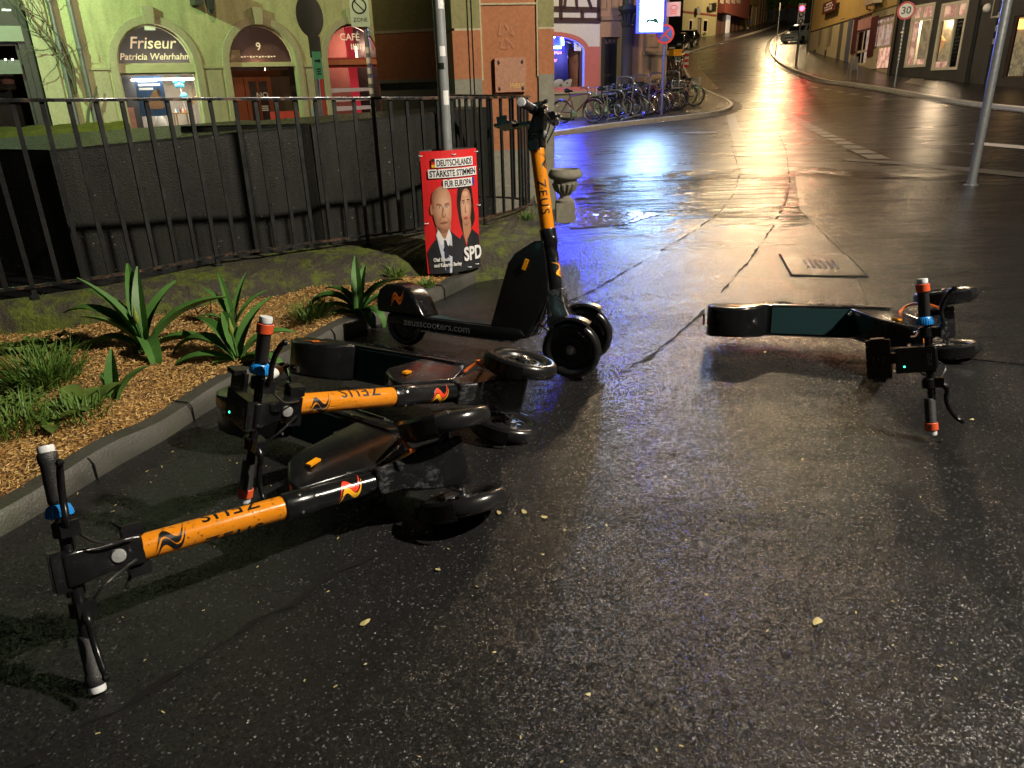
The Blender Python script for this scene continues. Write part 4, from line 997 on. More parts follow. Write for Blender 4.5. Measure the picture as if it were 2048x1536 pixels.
def art(name, poly, m, d=None, parent=None):
    layer[0] += 1; bm = NB(); P = [Vector((x, z, 0)) for x, z in poly]; vs = [bm.verts.new((x - pw/2, 0, z)) for x, z in poly]
    for q in geometry.tessellate_polygon([P]):
        try: bm.faces.new([vs[i] for i in q])
        except ValueError: pass
    for k in range(1, 40):
        bmesh.ops.bisect_plane(bm, geom=bm.verts[:] + bm.edges[:] + bm.faces[:], plane_co=(-pw/2 + k*.03, 0, 0), plane_no=(1, 0, 0))
    for f in bm.faces:
        f.normal_update()
        if f.normal.y > 0: f.normal_flip()
    bend(bm)
    for v in bm.verts: v.co.y -= (.0006 + layer[0] * .00022)
    return bm
def ell(cx, cz, rx, rz, n=28, tilt=0.0): return [(cx + rx*math.cos(a)*math.cos(tilt) - rz*math.sin(a)*math.sin(tilt), cz + rx*math.cos(a)*math.sin(tilt) + rz*math.sin(a)*math.cos(tilt)) for a in [2*math.pi*i/n for i in range(n)]]
def sm(L): return [(p.x, p.y) for p in smooth_pts([(x, z, 0) for x, z in L], 5, True)]
portrait = [  # flat printed artwork: a man and a woman, generic
 ('hair', sm([(.335,.43),(.330,.52),(.350,.60),(.395,.645),(.450,.640),(.500,.59),(.520,.52),(.535,.43),(.545,.36),(.500,.30),(.44,.27),(.38,.28)]), PHAIR),
 ('neck', sm([(.390,.30),(.395,.40),(.470,.40),(.490,.30),(.44,.20),(.415,.215)]), SK[1]),
 ('blouse', [(.30,.0),(.30,.14),(.335,.22),(.385,.27),(.405,.225),(.425,.165),(.440,.225),(.500,.29),(.545,.265),(.595,.235),(.598,.0)], PSUIT),
 ('face', sm([(.372,.50),(.372,.43),(.385,.365),(.415,.322),(.445,.325),(.478,.365),(.497,.43),(.500,.50),(.482,.555),(.440,.582),(.395,.562)]), PWOM),
 
 ('brow', ell(.402,.500,.020,.0045,14,.15), PHAIR), ('brow', ell(.462,.502,.022,.0045,14,-.12), PHAIR),
 ('eye', ell(.404,.480,.014,.0065), PWH), ('eye', ell(.404,.480,.0065,.0065), PBK), ('eye', ell(.460,.481,.014,.0065), PWH), ('eye', ell(.460,.481,.0065,.0065), PBK),
 ('browshade', ell(.404,.487,.022,.012), SK[1]), ('browshade', ell(.461,.488,.022,.012), SK[1]), ('eye', ell(.404,.480,.013,.006), PWH), ('eye', ell(.405,.480,.0065,.0065), PBK), ('eye', ell(.460,.481,.013,.006), PWH), ('eye', ell(.459,.481,.0065,.0065), PBK), ('shine', ell(.425,.545,.035,.018), SK[2]), ('shine', ell(.398,.44,.012,.018), SK[2]),
 ('nose', sm([(.424,.485),(.417,.425),(.424,.412),(.441,.415),(.434,.43)]), SK[1]), ('lips', sm([(.404,.378),(.422,.387),(.440,.385),(.456,.378),(.440,.366),(.420,.366)]), PLIP),
 ('fringe', sm([(.372,.50),(.385,.57),(.42,.60),(.47,.59),(.50,.52),(.525,.47),(.50,.60),(.44,.640),(.38,.62),(.352,.55)]), PHAIR),
 ('jacket', [(.02,.0),(.012,.16),(.060,.215),(.115,.262),(.170,.30),(.245,.30),(.300,.262),(.345,.235),(.365,.0)], PSUIT),
 ('shirt', [(.105,.262),(.140,.300),(.235,.305),(.258,.262),(.255,.15),(.235,.0),(.175,.0),(.135,.14)], PSHIRT),
 ('neck', sm([(.115,.30),(.120,.37),(.240,.37),(.245,.30),(.195,.245)]), SK[1]),
 ('collar', [(.100,.275),(.125,.315),(.182,.232),(.150,.190)], PWH), ('collar', [(.252,.275),(.232,.315),(.182,.232),(.218,.190)], PWH),
 ('tie', [(.170,.236),(.196,.236),(.202,.215),(.222,.09),(.210,.0),(.172,.0),(.168,.10),(.174,.215)], PTIE),
 ('ear', ell(.072,.455,.016,.038), SK[1]),
 ('head', sm([(.080,.44),(.090,.385),(.115,.325),(.155,.292),(.200,.292),(.238,.325),(.258,.385),(.264,.45),(.262,.53),(.235,.585),(.185,.610),(.125,.600),(.085,.555),(.074,.50)]), PMAN),
 ('sidehair', sm([(.074,.50),(.076,.545),(.090,.575),(.105,.585),(.100,.55),(.094,.51),(.092,.47),(.084,.455)]), SK[3]),  ('browshade', ell(.140,.478,.030,.014), SK[1]), ('browshade', ell(.220,.479,.028,.014), SK[1]), ('crease', sm([(.150,.402),(.158,.385),(.138,.350),(.134,.362)]), SK[1]), ('crease', sm([(.218,.402),(.226,.385),(.240,.350),(.244,.362)]), SK[1]),
 
 ('brow', ell(.138,.490,.026,.005,14,-.10), SK[3]), ('brow', ell(.222,.492,.024,.005,14,.10), SK[3]),
 ('eye', ell(.140,.470,.015,.006), PWH), ('eye', ell(.141,.470,.006,.006), PBK), ('eye', ell(.220,.471,.015,.006), PWH), ('eye', ell(.219,.471,.006,.006), PBK),
 ('nose', sm([(.178,.475),(.166,.415),(.172,.398),(.198,.398),(.206,.412),(.195,.43)]), SK[1]), ('shine', ell(.186,.425,.007,.018), SK[2]), ('lips', sm([(.145,.362),(.185,.370),(.225,.364),(.205,.355),(.165,.354)]), SK[3]),
 ('chin', ell(.188,.322,.030,.010), SK[1]),
]
acc = {}
for nm, poly, m in portrait: acc.setdefault('portrait', []).append((art(nm, poly, m), m))
bm = NB(); mats = []
for b, m in acc['portrait']:
    if m not in mats: mats.append(m)
    merge(bm, b, mats.index(m))
obj('portraits', bm, mats, board)
layer[0] = 42; bm = NB()
def strip_text(s, x0, x1, z0, z1, size, tilt=.0):
    merge(bm, art('s', [(x0, z0), (x1, z0 + tilt), (x1, z1 + tilt), (x0, z1)], None), 0)
    b = text_bm(s, size, bold=.0014); w = max(v.co.x for v in b.verts) - min(v.co.x for v in b.verts); bmesh.ops.scale(b, vec=((x1 - x0 - .026) / w, 1, 1), verts=b.verts)
    for k in range(-12, 13): bmesh.ops.bisect_plane(b, geom=b.verts[:] + b.edges[:] + b.faces[:], plane_co=(k*.03, 0, 0), plane_no=(1, 0, 0))
    b.transform(Matrix.Translation(((x0 + x1)/2 - pw/2, 0, (z0 + z1)/2 - .003)) @ XZ); bend(b)
    for v in b.verts: v.co.y -= .0006 + (layer[0] + 4) * .00022
    merge(bm, b, 1)
strip_text('DEUTSCHLANDS', .125, .535, .738, .795, .058); strip_text('STÄRKSTE STIMMEN', .055, .575, .668, .726, .058); strip_text('FÜR EUROPA', .190, .515, .598, .655, .058)
for (x0, x1, z0, z1, k) in ((.090,.124,.776,.795,2), (.090,.124,.757,.776,3), (.090,.124,.738,.757,4), (.516,.540,.598,.655,5)): merge(bm, art('f', rect(x0, x1, z0, z1), None), k)
layer[0] += 6
def ptext(s, x, z, size, align, bold=.0012):
    b = text_bm(s, size, bold=bold, align=align)
    for k in range(-12, 13): bmesh.ops.bisect_plane(b, geom=b.verts[:] + b.edges[:] + b.faces[:], plane_co=(k*.03, 0, 0), plane_no=(1, 0, 0))
    b.transform(Matrix.Translation((x - pw/2, 0, z)) @ XZ); bend(b)
    for v in b.verts: v.co.y -= .0006 + (layer[0] + 4) * .00022
    merge(bm, b, 0)
ptext('SPD', .495, .115, .135, 'CENTER', .0045); ptext('Olaf Scholz', .055, .100, .036, 'LEFT'); ptext('und Katarina Barley', .055, .060, .036, 'LEFT')
obj('print', bm, [PWH, PBK, PBK, M('flag_red', (.5, .01, .01), .4), PGOLD, PEU], board)
bm = NB()
for x, z in ((-.295, .815), (.295, .82), (-.285, .36), (.30, .45), (.02, .815), (.14, .02), (.24, .03)):
    q = .055 * (x/(pw/2))**2; tube(bm, [(x - .022, q - .006, z + .004), (x, q - .012, z), (x + .022, q - .006, z + .002)], .0035, 6)
obj('cable_tie', bm, WHITEP, t)

# ------------------------------------------------------------------ signs on poles
def pole(name, label, base, h, r, parts=(), lean=0.0, cat='pole', mat=GALV):
    t = thing(name, label, cat, base); t.rotation_euler = (0, lean, 0)
    bm = NB(); lathe(bm, [(r, -.1), (r, h), (0, h)], 16); obj('post', bm, mat, t, smooth=True); return t
b = gt(1942, 371); t = pole('tall_pole', 'bare galvanised pole standing alone in the road foreground at right', b, 3.4, .052)
bm = NB(); lathe(bm, [(.085, 0), (.085, .012), (.058, .018), (.058, .05)], 20); obj('foot_collar', bm, GALV, t, smooth=True)

def face_me(p): return math.atan2(p.y, p.x) - math.pi / 2
def disc_sign(t, z, r, ring, inner, text=None, rz=0.0, y=-.06, bar=False, size=.3):
    Rm = Matrix.Rotation(rz, 4, 'Z'); MXf = Rm @ Matrix.Translation((0, y, z)) @ Matrix.Rotation(math.pi/2, 4, 'X')
    bm = NB(); lathe(bm, [(r, -.012), (r, .006), (r*.78, .0062), (r*.77, .0085), (0, .0085)], 40, MXf)
    for f in bm.faces:
        c = MXf.inverted() @ f.calc_center_median(); f.material_index = 0 if math.hypot(c.x, c.y) > r*.775 else 1
        if c.z < -.005: f.material_index = 2
    d = obj('disc', bm, [ring, inner, SIGNBACK], t)
    if text:
        bm = text_bm(text, size, bold=.006); bm.transform(Rm @ Matrix.Translation((0, y - .0095, z)) @ XZ); obj('lettering', bm, SIGNK, d)
    return d
# 30 sign
b = gt(1788, 180); b.z += .115; P2 = b
dist = (Vector((b.x, b.y, 0))).length
t = pole('speed_limit_sign', 'round 30 speed limit sign on a thin sticker-covered post before the charcoal shopfront', b, 3.05, .034, cat='road sign')
disc_sign(t, 2.78, .325, SIGNR, SIGNW, '30', face_me(b), size=.36)
bm = NB(); 
for k in range(9): lathe(bm, [(.0348, 1.0 + k*.14), (.0348, 1.0 + k*.14 + .07)], 12, caps=False)
obj('sticker', bm, SIGNW, t)
# bare post at the bend
b = gt(1550, 117); b.z += .1; t = pole('bare_post', 'thin bare post with a pale cap at the bend of the road', b, 3.3, .035)
bm = NB(); lathe(bm, [(.04, 2.85), (.04, 3.3)], 12); obj('pale_sleeve', bm, SIGNW, t)
# road signs before the hairdresser (seen from behind, zone sign, little green arrow)
def at_d(px, py, d):
    r = ray(px, py); k = math.hypot(r.x, r.y); return CAM + r * (d / k)
q = at_d(628, 118, 13.2); t = pole('road_sign', 'dark road sign seen from the back, on a pole left of the café window', (q.x, q.y, -.5), 4.6, .038, cat='road sign')
q2 = at_d(622, 50, 13.2); q3 = at_d(630, 92, 13.2); rz = face_me(q) + R_(48)
bm = NB(); lathe(bm, [(0, -.004), (.30, -.004), (.30, .004), (0, .004)], 36, Matrix.Rotation(rz, 4, 'Z') @ Matrix.Translation((-.03, -.045, q2.z + .5 + .12)) @ Matrix.Rotation(math.pi/2, 4, 'X')); obj('disc', bm, SIGNBACK, t)
bm = NB(); box(bm, (-.13, -.052, q3.z + .5 - .17), (.13, -.046, q3.z + .5 + .14)); bm.transform(Matrix.Rotation(rz, 4, 'Z')); obj('plate', bm, SIGNBACK, t, bevel=.003)
g = at_d(633, 131, 13.2)
bm = NB(); box(bm, (-.11, -.075, g.z + .5 - .20), (.085, -.070, g.z + .5 + .20)); bm.transform(Matrix.Rotation(rz, 4, 'Z')); gp_ = obj('arrow_plate', bm, M('green_sign', (.10, .42, .26), .4), t, bevel=.002)
bm = NB(); z0 = g.z + .5; box(bm, (-.075, -.0775, z0 + .055), (.03, -.0762, z0 + .08)); merge(bm, (lambda b: (flat(b, [(.02, z0 + .105), (.06, z0 + .0675), (.02, z0 + .03)], -.077), b)[1])(NB()))
for k in range(3): box(bm, (-.05, -.0775, z0 - .06 - k*.035), (.04, -.0762, z0 - .045 - k*.035))
bm.transform(Matrix.Rotation(rz, 4, 'Z')); obj('print', bm, SIGNK, gp_)
q = at_d(740, 150, 12.2); t = pole('zone_sign', 'white no-stopping zone sign on a stickered pole before the café window', (q.x, q.y, -.5), 4.4, .034, cat='road sign'); q2 = at_d(724, 22, 12.2); rz = face_me(q) 
RZ = Matrix.Rotation(rz, 4, 'Z'); z0 = q2.z + .5
bm = NB(); box(bm, (-.20, -.05, z0 - .21), (.07, -.045, z0 + .36)); bm.transform(RZ); pl = obj('plate', bm, SIGNG, t, bevel=.002)
bm = NB()
for i in range(32):
    a, c = 2*math.pi*i/32, 2*math.pi*(i+1)/32
    f = bm.faces.new([bm.verts.new((-.065 + rr*math.cos(x), -.0512, z0 + .06 + rr*math.sin(x))) for rr, x in ((.085, a), (.105, a), (.105, c), (.085, c))])
box(bm, (-.10, -.0514, -.009), (.10, -.0510, .009)); 
for v in list(bm.verts)[-8:]: v.co = Matrix.Translation((-.065, 0, z0 + .06)) @ Matrix.Rotation(R_(45), 4, 'Y') @ v.co
merge(bm, text_at('ZONE', -.065, -.0514, z0 - .12, .075)); bm.transform(RZ); obj('print', bm, SIGNK, pl)
bm = NB()
for k in range(10): lathe(bm, [(.0348, 1.1 + k*.14), (.0348, 1.1 + k*.14 + .08)], 12, caps=False)
obj('sticker', bm, SIGNW, t)
# blue pole with no-stopping sign and red plate
b = gt(1326, 160); b = at_d(1326, 160, 27.5); b.z = terr(b.x, b.y) + .1
t = pole('no_stopping_sign', 'red ringed no-stopping sign and pink plate on a post behind the bicycles', b, 4.3, .04, cat='road sign', mat=M('bluish_pole', (.10, .12, .30), .4))
q = at_d(1340, 68, 27.5); d = disc_sign(t, q.z - b.z, .30, SIGNR, SIGNB, None, face_me(b) , y=-.07)
bm = NB(); box(bm, (-.2, -.0835, -.025), (.2, -.0800, .025)); box(bm, (-.025, -.0840, -.2), (.025, -.0805, .2)); bm.transform(Matrix.Rotation(face_me(b), 4, 'Z') @ Matrix.Translation((0, 0, q.z - b.z)) @ Matrix.Rotation(R_(45), 4, 'Y')); obj('cross', bm, SIGNR, d)
q = at_d(1345, 18, 27.5); bm = NB(); box(bm, (.02, -.06, q.z - b.z - .22), (.46, -.05, q.z - b.z + .20)); bm.transform(Matrix.Rotation(face_me(b), 4, 'Z')); pl = obj('plate', bm, M('pink_plate', (.46, .24, .20), .4), t)
bm = NB(); tube(bm, [(.24 + .10*math.cos(a), -.063, q.z - b.z + .03 + .07*math.sin(a)) for a in [2*math.pi*i/20 for i in range(21)]], .012, 5)
for k in range(2): box(bm, (.14, -.064, q.z - b.z - .10 - k*.06), (.34, -.061, q.z - b.z - .075 - k*.06))
bm.transform(Matrix.Rotation(face_me(b), 4, 'Z')); obj('print', bm, SIGNR, pl)

# ------------------------------------------------------------------ stone urn by the pillar
u = gz(1130, 440, .18); t = thing('stone_urn', 'weathered stone urn on a pedestal at the end of the plinth', 'urn', (u.x + .01, u.y + .10, .15)); t.scale = (.52, .52, .60)
UR = plaster('weathered_stone', (.16, .15, .115), (.30, .28, .22))
bm = NB(); box(bm, (-.17, -.17, 0), (.17, .17, .30)); obj('pedestal', bm, UR, t, bevel=.015)
bm = NB(); lathe(bm, [(.0, .30), (.17, .30), (.17, .335), (.10, .36), (.085, .40), (.105, .43), (.17, .50), (.205, .58), (.215, .66)], 28); obj('bowl', bm, UR, t, smooth=True)
bm = NB()
for k in range(14):
    a = 2*math.pi*k/14; tube(bm, [(.10*math.cos(a), .10*math.sin(a), .43), (.178*math.cos(a), .178*math.sin(a), .50), (.215*math.cos(a), .215*math.sin(a), .59)], [.018, .032, .030], 6)
obj('lobes', bm, UR, t, smooth=True)
bm = NB(); lathe(bm, [(.21, .64), (.275, .665), (.30, .70), (.300, .735), (.272, .775), (.258, .80), (.225, .80), (.20, .74), (0, .72)], 36); obj('rim', bm, UR, t, smooth=True)
bm = NB(); r = random.Random(9)
for k in range(60): a = r.uniform(0, 6.3); q = r.random()*.18; blade(bm, (q*math.cos(a), q*math.sin(a), .72), r.uniform(0, 6.3), .07, .012, 1.0, 1.2, n=3)
obj('weeds', bm, WEED, t)
# ------------------------------------------------------------------ buildings
def building(name, label, P, h, holes, wall, z0=-1.2, depth=7.0, room=1.3, reveal=.16, cat='building', rm=DARKIN, group=None):
    t = thing(name, label, cat, P.a, P.rz, group); L = P.len
    bm = NB(); holes_wall(bm, rect(0, L, z0, h), holes, reveal)
    obj('wall', bm, wall, t)
    bm = NB(); box(bm, (.003, .01, z0), (.22, room, h)); box(bm, (L-.22, .01, z0), (L-.003, room, h)); box(bm, (.003, room, z0), (L-.003, depth, h)); box(bm, (.22, .02, h-.1), (L-.22, room, h-.003))
    if holes:
        zs = [max(p[1] for p in H) for H in holes]; box(bm, (.22, reveal + .02, max(zs) + .25), (L-.22, room, max(zs) + .3))
    obj('shell', bm, rm if holes else wall, t)
    return t
def window(t, loop, y, fm, w=.05, mull=(), trans=(), pane=GLASS, name='window', d=.05, panes=True):
    bm = NB(); inn = ring_frame(bm, loop, w, y, y + d)
    xs = [p[0] for p in loop]; zs = [p[1] for p in loop]
    for x in mull: box(bm, (x - w*.4, y + .004, min(zs) + w), (x + w*.4, y + d - .006, max(zs) - w))
    for z in trans: box(bm, (min(xs) + w, y - .008, z - w*.6), (max(xs) - w, y + d - .004, z + w*.6))
    o = obj(name, bm, fm, t)
    if panes: bm = NB(); flat(bm, inn, y + d*.6); obj('pane', bm, pane, o)
    return o
def panel(t, name, r, y, m, th=.02, bevel=0.0, parent=None):
    bm = NB(); box(bm, (r[0], y - th, r[2]), (r[1], y, r[3])); return obj(name, bm, m, parent or t, bevel=bevel)
def uvrect(P, x0, y0, x1, y1, y=0.0):
    a, b = P.uv(x0, y1, y), P.uv(x1, y0, y); c, d = P.uv(x0, y0, y), P.uv(x1, y1, y)
    return (a[0], d[0], (a[1] + d[1])/2, (b[1] + c[1])/2)

# --- hairdresser and café front
A, B = CAM + ray(313, 131) * 17.5, CAM + ray(708, 120) * 20.0
dv = (B - A); dv.z = 0; dv.normalize()
_r = ray(74, 120); _n2 = Vector((-dv.y, dv.x, 0)); A0 = CAM + _r * ((A - CAM).dot(_n2) / _r.dot(_n2)); B0 = B + dv * 1.0
FP = Plane((A0.x, A0.y), (B0.x, B0.y), -.25); U = FP.uv
def archpx(xl, xr, yt, xa, ya, zb=-.15):
    u0, z = U(xl, yt); u1, z2 = U(xr, yt); zs = (z + z2)/2; return u0, u1, zb, zs, U(xa, ya)[1] - zs
W1 = archpx(235.5, 390, 130.5, 308, 47); W2 = archpx(459, 592.5, 127.5, 522, 48); W3 = archpx(655, 764, 119.5, 710, 47)
FPL = FP.len
loops = [arch(*w) for w in (W1, W2, W3)]
ft = building('arcade_house', 'lime-lit plastered house with three arched shop openings, hairdresser at left and café at right', FP, 8.0, loops, PL_LIME, depth=8, room=2.2, reveal=.24)
for w in (W1, W2, W3):
    o = arch(w[0]-.17, w[1]+.17, w[2], w[3], w[4]+.17)
    bm = NB(); ring_frame(bm, o, .168, -.045, .02); c = (w[0]+w[1])/2; zt = w[3] + w[4]
    obj('arch_trim', bm, PL_TRIM, ft, bevel=.008)
    bm = NB(); loft(bm, [[Vector((c + s*hw, y, z)) for s, y in ((-1, -.13), (1, -.13), (1, .0), (-1, .0))] for hw, z in ((.095, zt - .02), (.13, zt + .36))]); obj('keystone', bm, PL_TRIM, ft, bevel=.01)
zb = U(210, 140)[1]
xs = [0.05, W1[0]-.19, W1[1]+.19, W2[0]-.19, W2[1]+.19, W3[0]-.19]
for k in (0, 2, 4):
    a, b = (U(182, 140)[0] if k == 0 else xs[k]), xs[k+1]
    panel(ft, 'string_course', (a, b, zb, zb + .05), 0, PL_TRIM, .04); 
    panel(ft, 'dado', (a + .04, b - .04, -.3, zb - .03), 0, PL_TRIM, .018)
panel(ft, 'corner_strip', (.0, .36, -.6, 8.0), 0, PL_TRIM, .05)
# hairdresser window
wa = list(W1); lower = rect(W1[0], W1[1], W1[2], W1[3] - .16); lun = [(W1[0], W1[3]), *[p for p in arch(*W1)[2:]][0:], ]
def lunette(w, lift=.0): c, hw = (w[0]+w[1])/2, (w[1]-w[0])/2; return [(c + hw*math.cos(a), w[3] + lift + w[4]*math.sin(a)) for a in [math.pi*i/18 for i in range(19)]]
win = window(ft, lunette(W1), .16, FRAMEC, .05, name='lunette_window')
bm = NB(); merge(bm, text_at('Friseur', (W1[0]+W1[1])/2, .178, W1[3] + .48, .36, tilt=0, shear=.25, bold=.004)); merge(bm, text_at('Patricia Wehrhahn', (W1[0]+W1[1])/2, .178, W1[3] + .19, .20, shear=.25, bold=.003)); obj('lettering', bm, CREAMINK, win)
panel(ft, 'transom', (W1[0]-.02, W1[1]+.02, W1[3] - .16, W1[3] + .02), .16, FRAMEC, .09, .01)
panel(ft, 'doorbell_lamp', ((W1[0]+W1[1])/2 - .12, (W1[0]+W1[1])/2 + .10, W1[3]+W1[4]-.14, W1[3]+W1[4]-.06), .06, SIGNW, .12, .01)
win = window(ft, lower, .16, FRAMEC, .04, name='shop_window')
ROOMW = M('salon_wall', (.62, .56, .48), .8)
bm = NB(); u0, u1 = W1[0]-.2, W1[1]+.25; box(bm, (u0, 2.0, -.2), (u1, 2.1, W1[3])); box(bm, (u1, .3, -.2), (u1 + .05, 2.1, W1[3])); box(bm, (u0-.05, .3, -.2), (u0, 2.1, W1[3])); box(bm, (u0, .3, -.24), (u1, 2.1, -.18)); obj('salon_interior', bm, ROOMW, ft)
panel(ft, 'ceiling_light', (W1[0]+.35, W1[1]+.1, W1[3] - .32, W1[3] - .28), .95, glow('salon_light', (1.0, .90, .76), 16), .6)
def shop_item(name, label, cat, r, y, m, th=.03, bevel=.0):
    bm = NB(); box(bm, (r[0], y - th, r[2]), (r[1], y, r[3])); o = obj(name, bm, m, None, bevel=bevel)
    o.matrix_world = Matrix.Translation(FP.a) @ Matrix.Rotation(FP.rz, 4, 'Z'); return tag(o, label, cat)
def atF(o): o.matrix_world = Matrix.Translation(FP.a) @ Matrix.Rotation(FP.rz, 4, 'Z'); return o
r = uvrect(FP, 283, 152, 338, 232, .5); pt = thing('window_poster', 'blue poster with a brown horse head hanging in the hairdresser window', 'poster', FP.a, FP.rz)
bm = NB(); box(bm, (r[0], .48, r[2]), (r[1], .50, r[3])); bo = obj('sheet', bm, M('poster_blue', (.03, .075, .17), .4, var=.5, vs=2), pt)
bm = NB(); cx, cz, s = (r[0]+r[1])/2, (r[2]+r[3])/2, (r[3]-r[2])
for e, k in ((sm([(cx-.10*s,cz-.30*s),(cx-.06*s,cz-.05*s),(cx+.06*s,cz+.12*s),(cx+.16*s,cz+.14*s),(cx+.22*s,cz-.02*s),(cx+.26*s,cz-.30*s)]), 0), (sm([(cx+.15*s,cz+.12*s),(cx+.20*s,cz+.20*s),(cx+.24*s,cz+.10*s),(cx+.2*s,cz-.02*s)]), 1)): flat(bm, e, .478 - k*.001, k)
obj('picture', bm, [M('horse_brown', (.24, .14, .07), .5, vs=8), M('horse_dark', (.04, .03, .02), .5)], bo)
bm = NB()
for k, wd in enumerate((.40, .46, .30)): box(bm, (r[0] + .06, .4775, r[3] - .13 - k*.09), (r[0] + .06 + wd*(r[1]-r[0])*1.7, .479, r[3] - .08 - k*.09))
obj('print', bm, SIGNW, bo)
# flower of blue balloons, side table, bell jar, driftwood
c = U(358, 165, .7); t = thing('balloon_flower', 'blue balloon flower on a white stick in the hairdresser window', 'balloon', FP.a, FP.rz)
BAL = M('blue_balloon', (.08, .38, .55), .25)
for k in range(5):
    a = 2*math.pi*k/5 + .3; bm = NB(); bmesh.ops.create_uvsphere(bm, u_segments=14, v_segments=8, radius=.065); bm.transform(Matrix.Translation((c[0] + .085*math.cos(a), .7, c[1] + .085*math.sin(a)))); obj('balloon', bm, BAL, t, smooth=True)
bm = NB(); tube(bm, [(c[0]+.03, .7, c[1]+.12), (c[0], .7, c[1]), (c[0]+.04, .7, c[1]-.65)], .012, 6); obj('stick', bm, SIGNW, t)
bm = NB(); bmesh.ops.create_uvsphere(bm, u_segments=12, v_segments=8, radius=.10); bm.transform(Matrix.Translation((c[0]+.06, .7, c[1]-.33))); obj('balloon', bm, BAL, t, smooth=True)
r = uvrect(FP, 352, 225, 384, 255, .8); t = thing('side_table', 'small wooden side table with bottles in the hairdresser window', 'table', FP.a, FP.rz); TW = M('pale_wood', (.42, .26, .09), .5)
bm = NB(); box(bm, (r[0], .6, r[3]-.03), (r[1], 1.0, r[3])); obj('table_top', bm, TW, t)
for x in (r[0]+.02, r[1]-.05):
    for y in (.62, .95): bm = NB(); box(bm, (x, y, -.18), (x+.03, y+.03, r[3]-.03)); obj('leg', bm, TW, t)
rb = random.Random(4)
for k in range(5):
    x = r[0] + .05 + k*.06; bm = NB(); hgt = rb.uniform(.10, .2); lathe(bm, [(0, 0), (.022, 0), (.022, hgt*.6), (.009, hgt*.75), (.009, hgt), (0, hgt)], 12, Matrix.Translation((x, .75, r[3])))
    tag(atF(obj('salon_bottle', bm, [SIGNW, BAL, FRAMER, SIGNW, AMBER][k], smooth=True)), ['white', 'blue', 'red', 'slim white', 'amber'][k] + ' bottle on the side table in the hairdresser window', 'bottle', 'bottles on the salon table')
c = U(320, 240, .55); bm = NB(); lathe(bm, [(0, -.2), (.15, -.2), (.15, -.12), (.13, .02), (.07, .09), (.03, .12), (.03, .17), (0, .19)], 20, Matrix.Translation((c[0], .55, c[1]))); tag(atF(obj('bell_jar', bm, SIGNW, smooth=True)), 'white bell-shaped ornament at the bottom of the hairdresser window', 'ornament')
c = U(388, 195, .7); bm = NB(); rb = random.Random(8)
for k in range(9): a = rb.uniform(.3, 2.8); tube(bm, [(c[0]-.06, .75, c[1]-.15), (c[0] + .12*math.cos(a), .75 + rb.uniform(-.1, .1), c[1] - .05 + .10*math.sin(a)), (c[0] + .25*math.cos(a), .75, c[1] + .2*math.sin(a))], [.014, .010, .005], 5)
tag(atF(obj('driftwood', bm, TW)), 'bundle of pale driftwood twigs at right of the hairdresser window', 'twigs')
r = uvrect(FP, 252, 215, 276, 262, .5); bm = NB(); box(bm, (r[0], .46, r[2]), (r[1], .5, r[3])); tag(atF(obj('price_board', bm, M('pink_board', (.55, .28, .24), .5, var=.5, vs=7))), 'pink patterned board low at left of the hairdresser window', 'board')
r = uvrect(FP, 247, 148, 283, 230, .9); bm = NB(); box(bm, (r[0]-.1, .9, r[2]-.5), (r[1], .95, r[3])); tag(atF(obj('folding_screen', bm, M('grey_screen', (.05, .05, .055), .6))), 'dark grey screen at left inside the hairdresser window', 'screen')
# house door no. 9
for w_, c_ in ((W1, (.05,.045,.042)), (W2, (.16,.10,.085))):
    bm = NB(); box(bm, (w_[0]-.3, 1.0, w_[3] - .02), (w_[1]+.5, 1.05, w_[3] + w_[4] + .2)); obj('lunette_backing', bm, M('lunette_glow', c_, .6, var=.7, vs=2.5, es=.12, em=c_), ft)  # glowing board added behind the arch glass to lift its tone
win = window(ft, lunette(W2), .16, FRAMEC, .045, name='lunette_window')
bm = NB(); merge(bm, text_at('9', (W2[0]+W2[1])/2 - .02, .178, W2[3] + .40, .26, bold=.002))
for k in range(12): box(bm, (W2[0] + .35 + k*.075, .176, W2[3] + .15 + .008*(k % 3)), (W2[0] + .40 + k*.075, .178, W2[3] + .185 + .006*(k % 2)))
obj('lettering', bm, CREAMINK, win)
panel(ft, 'transom', (W2[0], W2[1], W2[3] - .06, W2[3] + .02), .16, FRAMEC, .06, .008)

bm = NB(); c = (W2[0]+W2[1])/2; x0, x1, zt = W2[0] + .02, c + .30, W2[3] - .28
box(bm, (x0, .62, W2[2]), (x0 + .42, .68, zt)); box(bm, (x0, .60, zt), (W2[1] - .25, .68, zt + .14))
for z in (.25, .95, 1.5): box(bm, (x0 + .06, .605, z), (x0 + .36, .625, z + .42))
box(bm, (x0 + .44, .62, W2[2]), (x0 + .54, .68, zt)); box(bm, (x1 - .1, .62, W2[2]), (x1, .68, zt)); box(bm, (x0 + .54, .62, W2[2]), (x1 - .1, .68, .7)); box(bm, (x0 + .54, .62, zt - .12), (x1 - .1, .68, zt)); box(bm, (x0 + .74, .62, .7), (x0 + .80, .68, zt))
d = obj('door', bm, WOODD, ft, bevel=.006)
bm = NB(); flat(bm, rect(x0 + .54, x1 - .1, .7, zt - .12), .65); obj('pane', bm, GLASS, d)
bm = NB(); tube(bm, [(x0 + .49, .585, .3), (x0 + .49, .585, 1.05)], .014, 8); obj('handle', bm, STEEL, d)
bm = NB(); merge(bm, text_at('NO', x0 + .86, .612, zt - .47, .20, bold=.003))
for k in range(3): box(bm, (x0 + .80, .610, zt - .75 - k*.05), (x0 + .97, .613, zt - .72 - k*.05))
obj('lettering', bm, WHITEINK, d)
panel(ft, 'reveal_jamb', (W2[1] - .62, W2[1] - .02, W2[2], W2[3] - .08), .75, FRAMEB, .12)
